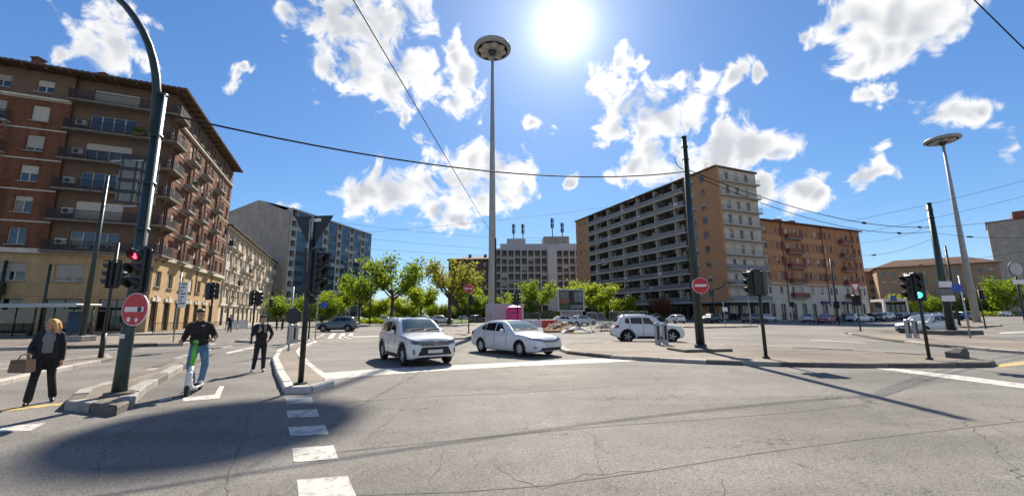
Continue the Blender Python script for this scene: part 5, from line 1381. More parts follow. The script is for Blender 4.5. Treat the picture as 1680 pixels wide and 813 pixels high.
def pchip(xs, ys, x):
    xs = np.asarray(xs, float); ys = np.asarray(ys, float); h = np.diff(xs); dl = np.diff(ys) / h; m = np.zeros(len(xs))
    for i in range(1, len(xs) - 1):
        if dl[i - 1] * dl[i] > 0:
            w1, w2 = 2 * h[i] + h[i - 1], h[i] + 2 * h[i - 1]; m[i] = (w1 + w2) / (w1 / dl[i - 1] + w2 / dl[i])
    m[0], m[-1] = dl[0], dl[-1]
    i = np.clip(np.searchsorted(xs, x) - 1, 0, len(h) - 1); t = (x - xs[i]) / h[i]
    return ((2 * t ** 3 - 3 * t ** 2 + 1) * ys[i] + (t ** 3 - 2 * t ** 2 + t) * h[i] * m[i] + (-2 * t ** 3 + 3 * t ** 2) * ys[i + 1] + (t ** 3 - t ** 2) * h[i] * m[i + 1])

def loft(secs):
    """secs: list of rings (half section from bottom centre to top centre); mirrored and capped"""
    mb = MB(); full = []
    for s in secs: full.append([(x, y, z) for (x, y, z) in s] + [(x, -y, z) for (x, y, z) in s[-2:0:-1]])
    n = len(full[0]); vs = [p for r_ in full for p in r_]; fs = []
    for i in range(len(full) - 1):
        for k in range(n): fs.append((i * n + k, i * n + (k + 1) % n, (i + 1) * n + (k + 1) % n, (i + 1) * n + k))
    mb.add(vs, fs, 0, True)
    mb.f.append(tuple(range(n))[::-1]); mb.m.append(0); mb.sm.append(True)
    mb.f.append(tuple((len(full) - 1) * n + k for k in range(n))); mb.m.append(0); mb.sm.append(True)
    return mb

def make_car(spec, pt, label, hero=False, rims=M_rim, name='parked_car', cat='car'):
    """x runs from nose (0) to tail (L); local origin under the middle, nose towards +X of the root"""
    s = spec; L_, Wd = s['L'], s['W'] / 2
    root = thing(name, label, cat)
    NS = 46 if hero else 28
    X = np.concatenate([np.linspace(0, .25, 7)[:-1], np.linspace(.25, L_ - .25, NS), np.linspace(L_ - .25, L_, 7)[1:]])
    zs = pchip(*s['shoulder'], X); zc = pchip(*s['centre'], X); zb = pchip(*s['bottom'], X); w = Wd * pchip(*s['plan'], X)
    secs = []
    for x, a, c, b, ww in zip(X, zs, zc, zb, w):
        h = a - b
        secs.append([(x, 0, b), (x, .55 * ww, b), (x, .86 * ww, b), (x, .955 * ww, b + .06 * h), (x, .985 * ww, b + .2 * h), (x, 1.0 * ww, b + .42 * h), (x, .992 * ww, b + .62 * h), (x, .975 * ww, b + .80 * h), (x, .95 * ww, a - .075 * h), (x, .915 * ww, a - .012), (x, .86 * ww, a), (x, .6 * ww, a + (c - a) * .62), (x, .3 * ww, a + (c - a) * .92), (x, 0, c)])
    lower = loft(secs)
    # cabin
    Xg = np.linspace(s['roof'][0][0], s['roof'][0][-1], 40 if hero else 24); zr = pchip(*s['roof'], Xg); zsg = pchip(*s['shoulder'], Xg); wg = Wd * pchip(*s['plan'], Xg)
    secs = []
    for x, r_, a, ww in zip(Xg, zr, zsg, wg):
        k = max(0.0, min(1.0, (r_ - a) / (s['H'] - .95))); wb = ww * .935; wr = wb - s['tumble'] * k; z0 = a - .05; hh = max(.03, r_ - z0)
        secs.append([(x, 0, z0 - .02), (x, wb, z0), (x, wb - .012 * k, z0 + .15 * hh), (x, wb + (wr - wb) * .45, z0 + .5 * hh), (x, wb + (wr - wb) * .82, z0 + .8 * hh), (x, wr, z0 + .90 * hh), (x, wr * .94, z0 + .955 * hh), (x, wr * .8, z0 + .985 * hh), (x, wr * .45, z0 + .998 * hh), (x, 0, z0 + hh)])
    cab = loft(secs)
    # wheel arches cut from the lower body
    R_ = s['wheel_r']; xw = s['axles']; tr = Wd - .115
    ob = lower.build('body', [pt, M_plastic])
    cut = MB()
    for x in xw:
        for sd in (-1, 1):
            cut.lathe([(R_ + .055, -.17), (R_ + .055, .35)], 28, 1, Matrix.Translation((x, sd * (tr - .02), R_ * 1.0)) @ Matrix.Rotation(R(-90 * sd), 4, 'X'))
    oc = cut.build('cutter', [pt, M_plastic])
    md = ob.modifiers.new('b', 'BOOLEAN'); md.object = oc; md.operation = 'DIFFERENCE'; md.solver = 'EXACT'
    dg = bpy.context.evaluated_depsgraph_get(); me = bpy.data.meshes.new_from_object(ob.evaluated_get(dg))
    bpy.data.objects.remove(oc); bpy.data.objects.remove(ob)
    bm = bmesh.new(); bm.from_mesh(me); n0 = len(bm.faces)
    cm = cab.mesh('cab', [pt]); bm.from_mesh(cm); bmesh.ops.recalc_face_normals(bm, faces=bm.faces)
    bvh = BVHTree.FromBMesh(bm); bm.to_mesh(me); bm.free()
    for p in me.polygons: p.use_smooth = True
    off = -L_ / 2
    me.transform(Matrix.Translation((off, 0, 0)) ); me.transform(Matrix.Scale(-1, 4, Vector((1, 0, 0)))); me.flip_normals()
    me.name = 'body'; body_ = mk('body', me, root)
    me.set_sharp_from_angle(angle=R(38))
    def out(P): return Vector((-(P[0] + off), P[1], P[2]))
    def patch(nm, c, axis, mat, nx=8, ny=5, offs=.006, parent=None, skirt=.03, mirror=False, sharp=True, bow=0.0):
        """quad patch c (4 corners in the view plane) draped on the body along a ray direction"""
        res = []
        for sd in ((1, -1) if mirror else (1,)):
            if axis == 'side': dr = Vector((0, -1 * sd, 0)); mkp = lambda u, v: Vector((u, 3 * sd, v))
            elif axis == 'front': dr = Vector((1, 0, 0)); mkp = lambda u, v: Vector((-2, u * sd, v))
            elif axis == 'rear': dr = Vector((-1, 0, 0)); mkp = lambda u, v: Vector((L_ + 2, u * sd, v))
            elif axis == 'top': dr = Vector((0, 0, -1)); mkp = lambda u, v: Vector((u, v * sd, 4))
            elif axis == 'fd': dr = Vector((.72, -.69 * sd, 0)); mkp = lambda u, v: Vector((u - 2.88, 0, v)) + Vector((0, 2.76 * sd, 0))
            pts = []; last = None
            for j in range(ny + 1):
                for i in range(nx + 1):
                    a, b = i / nx, j / ny
                    u = (c[0][0] * (1 - a) + c[1][0] * a) * (1 - b) + (c[3][0] * (1 - a) + c[2][0] * a) * b
                    v = (c[0][1] * (1 - a) + c[1][1] * a) * (1 - b) + (c[3][1] * (1 - a) + c[2][1] * a) * b + bow * 4 * a * (1 - a) * (b if bow > 0 else (1 - b))
                    hit = bvh.ray_cast(mkp(u, v), dr)[0]
                    if hit is None: hit = bvh.find_nearest(mkp(u, v) + dr * 2.5)[0]
                    pts.append(hit)
            mb = MB(); vs = [out(p - dr * offs) for p in pts]; m = nx + 1
            fs = [(j * m + i, j * m + i + 1, (j + 1) * m + i + 1, (j + 1) * m + i) for j in range(ny) for i in range(nx)]
            mb.add(vs, fs, 0, True)
            edge = [i for i in range(m)] + [j * m + nx for j in range(1, ny + 1)] + [ny * m + i for i in range(nx - 1, -1, -1)] + [j * m for j in range(ny - 1, 0, -1)]
            ev = [vs[e] for e in edge] + [out(pts[e] + dr * skirt) for e in edge]; q = len(edge)
            mb.add(ev, [(k, (k + 1) % q, q + (k + 1) % q, q + k) for k in range(q)], 0, False)
            res.append(mb.build(nm, mat, parent or root))
        return res
    # glazing
    for q in s['side_windows']: patch('side_window', q, 'side', M_carglass, 10, 5, mirror=True)
    x0, x1, y0, y1 = s['windscreen']; patch('windscreen', [(x0, -y0), (x0, y0), (x1, y1), (x1, -y1)], 'top', M_wind, 12, 8, .008)
    x0, x1, y0, y1 = s['rear_window']; patch('rear_window', [(x0, -y0), (x0, y0), (x1, y1), (x1, -y1)], 'top', M_carglass, 10, 6, .008)
    if hero:
        x0, x1, y0, y1 = s['windscreen']
        patch('dashboard_strip', [(x0 + .01, -y0 + .05), (x0 + .01, y0 - .05), (x0 + .13, y0 - .10), (x0 + .13, -y0 + .10)], 'top', M_plastic, 10, 2, .010, skirt=.004)  # dark plastic strip along the windscreen base, in place of a dashboard
        for ya in (-.38, .22): patch('wiper', [(x0 + .06, ya), (x0 + .10, ya + .5), (x0 + .115, ya + .5), (x0 + .08, ya)], 'top', M_blackm, 6, 1, .022, skirt=.004)
        patch('rear_view_mirror', [(x1 - .16, -.09), (x1 - .16, .09), (x1 - .09, .09), (x1 - .09, -.09)], 'top', M_blackm, 3, 2, .012, skirt=.004)
    # lamps, grille, bumper, plate
    for q in s['headlight']: patch('headlight', q, 'front', M_lamp, 8, 4, .008, mirror=True)
    for q in s['taillight']: patch('tail_light', q, 'rear', M_tail, 5, 4, .01, mirror=True)
    for q in s.get('tail_side', []): patch('tail_light', q, 'side', M_tail, 4, 4, .008, mirror=True)
    for q in s['grille']: patch('grille', q, 'front', M_plastic, 10, 4, .008)
    for q in s['intake']: patch('lower_grille', q, 'front', M_plastic, 12, 4, .008)
    for q in s.get('fog', []): patch('fog_lamp', q, 'front', M_lamp if hero else M_plastic, 3, 3, .012, mirror=True)
    patch('number_plate', [(-.26, s['plate'] - .055), (.26, s['plate'] - .055), (.26, s['plate'] + .055), (-.26, s['plate'] + .055)], 'front', M_plate, 4, 2, .03)
    patch('number_plate', [(-.26, .62), (.26, .62), (.26, .73), (-.26, .73)], 'rear', M_plate, 4, 2, .02)
    if s.get('rear_bumper', True): patch('rear_bumper', [(-Wd * .8, .28), (Wd * .8, .28), (Wd * .84, .46), (-Wd * .84, .46)], 'rear', M_plastic, 8, 3, .012)
    if s.get('cladding'):
        patch('sill_trim', [(xw[0] + R_ + .03, s['sill']), (xw[1] - R_ - .03, s['sill']), (xw[1] - R_ - .03, s['sill'] + .12), (xw[0] + R_ + .03, s['sill'] + .12)], 'side', M_plastic, 10, 2, .012, mirror=True)
        for x in xw:
            for sd in (1, -1):
                mb = MB(); vs = []; n = 18
                for k in range(n + 1):
                    a = R(-8) + R(196) * k / n
                    for rr in (R_ + .045, R_ + .115):
                        u, v = x + rr * math.cos(a), R_ + rr * math.sin(a); hit = bvh.ray_cast(Vector((u, 3 * sd, v)), Vector((0, -sd, 0)))[0]
                        if hit is None or abs(hit.y) < Wd * .8: hit = Vector((u, sd * Wd * .97, v))
                        vs.append(out(hit + Vector((0, .014 * sd, 0))))
                    vs.append(vs[-2] - Vector((0, .06 * sd, 0)))
                mb.add(vs, [f for k in range(n) for f in ((3 * k, 3 * k + 1, 3 * k + 4, 3 * k + 3), (3 * k, 3 * k + 3, 3 * k + 5, 3 * k + 2))], 0, True); mb.build('arch_trim', M_plastic, root)
    if hero:
        for q in s.get('seams', []):
            (xa, za), (xb, zb_) = q; dx, dz = xb - xa, zb_ - za; l = math.hypot(dx, dz); nx_, nz_ = -dz / l * .010, dx / l * .010
            patch('door_seam', [(xa - nx_, za - nz_), (xb - nx_, zb_ - nz_), (xb + nx_, zb_ + nz_), (xa + nx_, za + nz_)], 'side', M_seamc, 8, 1, .003, mirror=True, skirt=.004)
        for x, z in s.get('handles', []): patch('door_handle', [(x, z), (x + .2, z + .005), (x + .2, z + .035), (x, z + .03)], 'side', pt, 4, 2, .03, mirror=True)
        for (y, z, ry, rz_) in (s.get('emblem', []),) if s.get('emblem') else ():
            hit = bvh.ray_cast(Vector((-2, y, z)), Vector((1, 0, 0)))[0]; c0 = out(hit - Vector((.03, 0, 0)))
            MB().tube([(c0.x, c0.y + ry * math.cos(a), c0.z + rz_ * math.sin(a)) for a in [k * math.pi / 8 for k in range(17)]], .011, 6).tube([(c0.x, c0.y - ry * .7, c0.z + rz_ * .3), (c0.x, c0.y + ry * .5, c0.z + rz_ * .1), (c0.x, c0.y - ry * .5, c0.z - rz_ * .1), (c0.x, c0.y + ry * .7, c0.z - rz_ * .3)], .008, 5).build('emblem', M_chrome, root)
        for z in s.get('bars', []): patch('grille_bar', [(-s['barw'], z), (s['barw'], z), (s['barw'], z + .011), (-s['barw'], z + .011)], 'front', M_rimd, 10, 1, .014)
        if s.get('rails'):
            for sd in (1, -1): MB().tube([out((x, sd * (Wd * .72 - .0), pchip(*s['roof'], np.array([x]))[0] - .03 + (.05 if 0 < i < 8 else 0))) for i, x in enumerate(np.linspace(s['rails'][0], s['rails'][1], 9))], .018, 6).build('roof_rail', M_chrome if s.get('rail_chrome') else M_plastic, root)
        c0 = out((s['windscreen'][0] + .62, 0, s['H'] - .14)); 
    # mirrors
    mx, mz = s['mirror']
    for sd in (1, -1):
        hit = bvh.ray_cast(Vector((mx, 3 * sd, mz)), Vector((0, -sd, 0)))[0]; yb = abs(hit.y) if hit else Wd * .9
        bmm = bmesh.new(); bmesh.ops.create_uvsphere(bmm, u_segments=12, v_segments=8, radius=1)
        for v in bmm.verts: v.co = out((mx + v.co.x * .075 - .02, sd * (yb + .13 + v.co.y * .115), mz + .03 + v.co.z * .075))
        m_ = bpy.data.meshes.new('mirror'); bmm.to_mesh(m_); bmm.free(); m_.materials.append(s.get('mirror_mat', pt)); m_.shade_smooth(); o = mk('mirror', m_, root)
        MB().tube([out((mx, sd * (yb - .02), mz - .02)), out((mx, sd * (yb + .1), mz))], .025, 6).build('mirror_arm', M_plastic, o)
    # wheels
    ty = MB().lathe([(R_ * .62, -.095), (R_ * .88, -.105), (R_ * .97, -.085), (R_, -.05), (R_, .05), (R_ * .97, .085), (R_ * .88, .105), (R_ * .62, .095)], 32, caps=False).mesh('tyre', M_tyre)
    rm = MB(); rm.lathe([(R_ * .67, .02), (R_ * .67, .085), (R_ * .62, .09), (R_ * .60, .05), (.04, .045)], 32, 1)
    nsp = s.get('spokes', 5)
    for k in range(nsp):
        for da in (-.09, .09):
            a = 2 * math.pi * k / nsp; Mx = Matrix.Rotation(a + da, 4, 'Z')
            rm.box(.03, R_ * .62, -.018, .018, .052, .084, 0, Mx)
    rm.lathe([(.06, .05), (.055, .092), (.02, .096)], 12, 0); rm = rm.mesh('rim', [rims, M_steeld])
    for x in xw:
        for sd in (1, -1):
            c0 = out((x, sd * tr, R_)); wl = mk('wheel', None, root, c0); wl.rotation_euler = (R(-90 * sd), 0, 0)
            mk('tyre', ty, wl); mk('rim', rm, wl)
    return root

SUV1 = dict(L=4.18, W=1.775, H=1.61, tumble=.17, wheel_r=.345, axles=(.84, 3.34), spokes=5,
    shoulder=([0, .12, .35, .9, 1.35, 2.2, 3.2, 3.8, 4.05, 4.18], [.78, .86, .93, .985, 1.01, 1.02, 1.05, 1.07, 1.0, .92]),
    centre=([0, .12, .35, .9, 1.35, 2.2, 3.2, 3.8, 4.05, 4.18], [.80, .93, 1.0, 1.05, 1.07, 1.06, 1.08, 1.09, 1.02, .94]),
    bottom=([0, .15, .5, 1.2, 3.0, 3.8, 4.18], [.34, .26, .21, .2, .2, .25, .36]),
    plan=([0, .06, .2, .5, 1.0, 3.2, 3.8, 4.05, 4.18], [.70, .82, .92, .985, 1, 1, .975, .93, .84]),
    roof=([1.22, 1.5, 1.85, 2.1, 2.6, 3.3, 3.72, 3.95, 4.08], [1.0, 1.22, 1.48, 1.565, 1.61, 1.585, 1.53, 1.30, 1.02]),
    side_windows=[[(1.78, 1.07), (2.42, 1.08), (2.45, 1.46), (2.08, 1.43)], [(2.49, 1.085), (3.16, 1.10), (3.2, 1.45), (2.51, 1.465)], [(3.24, 1.11), (3.52, 1.14), (3.50, 1.38), (3.28, 1.44)]],
    windscreen=(1.34, 2.02, .70, .55), rear_window=(3.97, 3.74, .60, .52),
    headlight=[[(.50, .70), (.82, .76), (.80, .90), (.48, .82)]], taillight=[[(.62, .86), (.84, .86), (.80, 1.02), (.60, 1.02)]], tail_side=[[(3.92, .86), (4.1, .88), (4.06, 1.0), (3.85, 1.02)]],
    grille=[[(-.48, .685), (.48, .685), (.50, .835), (-.50, .835)]], intake=[[(-.64, .30), (.64, .30), (.46, .645), (-.46, .645)], [(-.66, .235), (.66, .235), (.70, .30), (-.70, .30)]], fog=[[(.69, .42), (.75, .42), (.76, .58), (.70, .58)]],
    plate=.50, cladding=True, sill=.25, bars=[.72, .765, .81], barw=.46, emblem=(0, .775, .07, .06), mirror=(1.84, 1.06), rails=(2.15, 3.6), rail_chrome=True,
    seams=[((1.72, .42), (1.72, 1.04)), ((2.47, .35), (2.47, 1.06)), ((3.25, .62), (3.28, 1.08)), ((3.02, .40), (3.25, .62)), ((.6, .93), (1.3, .975))], handles=[(2.2, .90), (2.98, .92)])
SEDAN = dict(L=4.62, W=1.775, H=1.45, tumble=.20, wheel_r=.318, axles=(.96, 3.66), spokes=8,
    shoulder=([0, .12, .4, 1.0, 1.5, 2.4, 3.5, 4.2, 4.5, 4.62], [.60, .70, .80, .885, .92, .945, .985, 1.0, .97, .86]),
    centre=([0, .12, .4, 1.0, 1.5, 2.4, 3.5, 4.2, 4.5, 4.62], [.62, .74, .85, .945, .985, .98, 1.03, 1.06, 1.01, .88]),
    bottom=([0, .2, .6, 1.2, 3.4, 4.2, 4.62], [.26, .20, .18, .17, .18, .24, .36]),
    plan=([0, .06, .22, .55, 1.1, 3.5, 4.2, 4.5, 4.62], [.62, .76, .88, .97, 1, 1, .96, .90, .80]),
    roof=([1.28, 1.6, 2.0, 2.35, 2.8, 3.3, 3.75, 4.1, 4.28], [.92, 1.13, 1.345, 1.43, 1.45, 1.415, 1.27, 1.09, 1.0]),
    side_windows=[[(1.95, .975), (2.58, .985), (2.60, 1.335), (2.25, 1.30)], [(2.64, .985), (3.32, 1.005), (3.30, 1.30), (2.66, 1.34)], [(3.36, 1.01), (3.68, 1.05), (3.58, 1.17), (3.37, 1.27)]],
    windscreen=(1.42, 2.22, .70, .54), rear_window=(4.14, 3.44, .58, .48),
    headlight=[[(.36, .62), (.80, .70), (.78, .80), (.36, .70)]], taillight=[[(.40, .80), (.80, .80), (.78, .93), (.40, .93)]], tail_side=[[(4.3, .82), (4.52, .82), (4.48, .93), (4.2, .95)]],
    grille=[[(-.40, .585), (.40, .585), (.36, .68), (-.36, .68)]], intake=[[(-.66, .24), (.66, .24), (.52, .38), (-.52, .38)]], fog=[[(.66, .34), (.78, .36), (.76, .46), (.68, .42)]],
    plate=.48, bars=[.60, .65], barw=.38, emblem=(0, .665, .06, .04), mirror=(2.02, .98), rear_bumper=False,
    seams=[((1.78, .38), (1.80, .95)), ((2.62, .32), (2.62, .97)), ((3.34, .60), (3.38, 1.0)), ((3.2, .38), (3.34, .60))], handles=[(2.34, .83), (3.14, .85)])
SUV2 = dict(SUV1, L=4.16, W=1.79, H=1.64, axles=(.80, 3.40), plan=([0, .06, .2, .5, 1.0, 3.2, 3.8, 4.03, 4.16], [.68, .80, .91, .985, 1, 1, .97, .92, .82]),
    shoulder=([0, .12, .35, .9, 1.3, 2.2, 3.2, 3.8, 4.03, 4.16], [.70, .82, .92, .99, 1.02, 1.03, 1.04, 1.04, .98, .88]), centre=([0, .12, .35, .9, 1.3, 2.2, 3.2, 3.8, 4.03, 4.16], [.72, .88, .99, 1.05, 1.08, 1.07, 1.07, 1.06, 1.0, .9]),
    bottom=([0, .15, .5, 1.2, 3.0, 3.8, 4.16], [.34, .26, .21, .2, .2, .25, .36]), roof=([1.15, 1.45, 1.8, 2.1, 2.6, 3.3, 3.7, 3.92, 4.04], [1.0, 1.24, 1.49, 1.59, 1.64, 1.61, 1.54, 1.30, 1.02]),
    headlight=[[(.52, .82), (.80, .86), (.78, .93), (.50, .90)]], bars=[], emblem=(0, .86, .06, .05), spokes=5)
HATCH = dict(SUV1, L=4.0, W=1.74, H=1.48, wheel_r=.31, axles=(.80, 3.30), cladding=False, tumble=.18,
    shoulder=([0, .12, .35, .9, 1.25, 2.1, 3.1, 3.65, 3.88, 4.0], [.62, .72, .82, .90, .93, .95, .97, .98, .92, .82]), centre=([0, .12, .35, .9, 1.25, 2.1, 3.1, 3.65, 3.88, 4.0], [.64, .77, .88, .96, .99, .98, 1.0, 1.0, .95, .84]),
    bottom=([0, .15, .5, 1.2, 2.9, 3.6, 4.0], [.28, .21, .18, .17, .18, .22, .34]), plan=([0, .06, .2, .5, 1.0, 3.0, 3.6, 3.87, 4.0], [.66, .79, .90, .975, 1, 1, .97, .92, .82]),
    roof=([1.08, 1.4, 1.75, 2.05, 2.5, 3.1, 3.55, 3.78, 3.9], [.92, 1.13, 1.36, 1.45, 1.48, 1.44, 1.36, 1.16, .95]),
    side_windows=[[(1.72, .985), (2.36, .995), (2.38, 1.35), (2.02, 1.32)], [(2.42, 1.0), (3.05, 1.02), (3.05, 1.33), (2.44, 1.355)], [(3.1, 1.03), (3.36, 1.06), (3.3, 1.24), (3.11, 1.31)]],
    windscreen=(1.2, 1.94, .68, .53), rear_window=(3.8, 3.56, .58, .50), headlight=[[(.46, .62), (.78, .68), (.76, .80), (.46, .74)]], taillight=[[(.60, .78), (.82, .78), (.78, .96), (.58, .96)]], tail_side=[[(3.76, .78), (3.92, .80), (3.86, .94), (3.7, .96)]],
    grille=[[(-.40, .60), (.40, .60), (.42, .70), (-.42, .70)]], intake=[[(-.55, .26), (.55, .26), (.42, .46), (-.42, .46)]], fog=[], plate=.50, mirror=(1.78, .98), bars=[], emblem=None, rails=None, seams=[], handles=[])
def place(o, px, py, dirv, z=0.0, shift=None):
    g = G(px, py) if shift is None else Vector((*shift, 0)); o.location = (g.x, g.y, z); o.rotation_euler = (0, 0, math.atan2(dirv[1], dirv[0])); return o
M_wht = paint('white_paint', (.63, .64, .65), 0, .25); M_wht2 = paint('white_paint_pearl', (.61, .62, .63), 0, .25); M_slv = paint('silver_paint', (.40, .42, .44), .5); M_gry = paint('grey_paint', (.10, .11, .12), .4); M_blk = paint('black_paint', (.015, .016, .018)); M_redp = paint('red_paint', (.33, .015, .02)); M_blu = paint('blue_paint', (.03, .10, .26)); M_dbl = paint('dark_blue_paint', (.02, .035, .06), .2)
c1 = make_car(SUV1, M_wht, 'white compact crossover waiting at the stop line, black lower bumper', True, M_rimd, 'crossover_car')
f1 = Vector((.54, -.842)); p = Vector((-3.72, 15.62)); place(c1, 0, 0, f1, 0, (p.x, p.y))
c2 = make_car(SEDAN, M_wht2, 'white saloon car at the stop line beside the white crossover', True, M_rimd, 'saloon_car')
place(c2, 0, 0, (.64, -.77), 0, (.06, 18.35))
c3 = make_car(SUV2, M_wht, 'white crossover seen side on behind the front island', True, M_rim, 'crossover_car')
place(c3, 0, 0, (.998, -.05), 0, (8.2, 25.2))
hb = make_car(HATCH, M_slv, 'silver hatchback behind the right tram pole plinth', False, M_rim, 'hatchback_car')
gg = G(1530, 549); place(hb, 0, 0, (-.985, -.17), 0, (gg.x + .6, gg.y + 1.0))
sv = make_car(SUV1, M_gry, 'dark grey estate crossing behind the yield triangle post', False, M_rim, 'crossover_car')
gg = G(548, 544); place(sv, 0, 0, (-.99, -.1), 0, (gg.x, gg.y + .9))
sd = make_car(SEDAN, M_gry, 'grey saloon parked under the pale base of the orange block', False, M_rim, 'saloon_car')
def clone(src, px, py, rz, pt, label, group='cars parked round the square', z=0.0):
    c = dup(src); c['label'] = label; c['group'] = group; g = G(px, py); c.location = (g.x, g.y, z); c.rotation_euler = (0, 0, rz)
    for o in c.children:
        if o.name.split('.')[0] in ('body', 'mirror') and o.material_slots[0].material != pt:
            o.material_slots[0].link = 'OBJECT'; o.material_slots[0].material = pt
    return c
sd.location = G(1236, 528.5); sd.rotation_euler = (0, 0, AU); sd['group'] = 'cars parked round the square'
PK = [(sv, 1165, 530, AU + math.pi, M_blk, 'large black car parked left of the tall tram pole'), (hb, 1258, 528, AU, M_slv, 'silver hatchback parked below the pale shop base, second from the tram pole'),
      (hb, 1327, 528.5, AU + .5, M_slv, 'silver hatchback half hidden behind the red car'), (hb, 1356, 530, AU + math.pi + .3, M_redp, 'dark red hatchback parked in front of the orange block'),
      (sd, 1392, 527, AU + 1.2, M_slv, 'grey car parked just right of the red hatchback'), (hb, 1412, 527.5, AU - .3, M_wht, 'pale hatchback parked beside the yield triangle light'), (hb, 1432, 526, AU + .9, M_blk, 'black car parked left of the black shop'),
      (sv, 1452, 526, AU + math.pi, M_slv, 'silver crossover parked in front of the black shop'), (hb, 1483, 525, AU, M_gry, 'grey hatchback parked right of the black shop'), (sd, 1502, 525, AU + math.pi, M_blk, 'black saloon parked behind the green traffic light'),
      (hb, 1520, 523.5, AU + .2, M_slv, 'silver hatchback parked behind the right tram pole'), (sv, 1576, 525, AU + 1.0, M_blu, 'bright blue car between tram pole and lamp mast'), (sd, 1541, 522, AU, M_slv, 'pale saloon parked left of the blue car'),
      (sv, 1650, 519, AU + math.pi, M_slv, 'silver estate parked at the right edge under the green tree'), (hb, 1676, 518.5, AU + math.pi, M_gry, 'dark hatchback cut by the right edge'),
      (sd, 590, 526.5, .1, M_wht, 'white saloon parked behind the park hedge, leftmost'), (sd, 634, 526.5, 0, M_wht, 'white saloon parked behind the hedge beside the large tree trunk'),
      (sv, 700, 531, .3, M_gry, 'dark car seen above the white crossover roof, left'), (sv, 725, 531, .2, M_slv, 'silver car seen above the white crossover roof, right'), (sv, 783, 529, 1.0, M_gry, 'dark car parked behind the small no entry disc'),
      (hb, 930, 534, .2, M_wht, 'white car parked behind the rubble heap'), (hb, 958, 533, .4, M_slv, 'silver car parked behind the leaning fence panel'), (hb, 1108, 530, AU + 1.3, M_wht, 'white van-like car left of the black parked car'), (sv, 610, 523.5, .1, M_dbl, 'dark blue car parked deep behind the hedge'),
      (hb, 762, 524.5, .3, M_wht, 'white hatchback under the bronze park tree'), (sd, 665, 524.5, .2, M_slv, 'silver saloon under the large green park tree'), (sv, 1070, 526, AU + math.pi, M_wht, 'white crossover parked below the long balconies')]
for a in PK: clone(*a)
# ------------------------------------------------------------------ trees
def leaf_mat(name, c1, c2, trans=0.45):
    m = bpy.data.materials.new(name); m.use_nodes = True; nt = m.node_tree; N = nt.nodes; L = nt.links; b = N['Principled BSDF']
    b.inputs['Roughness'].default_value = 0.6; b.inputs['Specular IOR Level'].default_value = 0.25
    tc = N.new('ShaderNodeTexCoord'); n = N.new('ShaderNodeTexNoise'); n.inputs['Scale'].default_value = 0.9; n.inputs['Detail'].default_value = 3; L.new(tc.outputs['Object'], n.inputs['Vector'])
    ge = N.new('ShaderNodeNewGeometry'); ad = N.new('ShaderNodeMath'); ad.operation = 'ADD'; L.new(n.outputs['Fac'], ad.inputs[0])
    mu = N.new('ShaderNodeMath'); mu.operation = 'MULTIPLY_ADD'; L.new(ge.outputs['Random Per Island'], mu.inputs[0]); mu.inputs[1].default_value = .7; mu.inputs[2].default_value = -.35; L.new(mu.outputs[0], ad.inputs[1])
    cr = N.new('ShaderNodeMix'); cr.data_type = 'RGBA'; L.new(ad.outputs[0], cr.inputs[0]); cr.inputs[6].default_value = (*c1, 1); cr.inputs[7].default_value = (*c2, 1)
    L.new(cr.outputs[2], b.inputs['Base Color'])
    tr = N.new('ShaderNodeBsdfTranslucent'); L.new(cr.outputs[2], tr.inputs['Color']); mx = N.new('ShaderNodeMixShader'); mx.inputs[0].default_value = trans
    L.new(b.outputs[0], mx.inputs[1]); L.new(tr.outputs[0], mx.inputs[2]); L.new(mx.outputs[0], N['Material Output'].inputs['Surface'])
    return m
M_leaf = leaf_mat('spring_leaves', (0.10, 0.17, 0.014), (0.25, 0.33, 0.025), .66)
M_leafy = leaf_mat('yellow_green_leaves', (0.18, 0.25, 0.016), (0.34, 0.40, 0.03), .66)
M_leafb = leaf_mat('bronze_green_leaves', (0.15, 0.165, 0.02), (0.29, 0.29, 0.035), .66)
M_leafr = leaf_mat('rusty_leaves', (0.16, 0.06, 0.03), (0.26, 0.12, 0.06), .35)
M_bark = pm('bark', (0.085, 0.065, 0.05), 0.95, 0.3, 3, .5, 12)
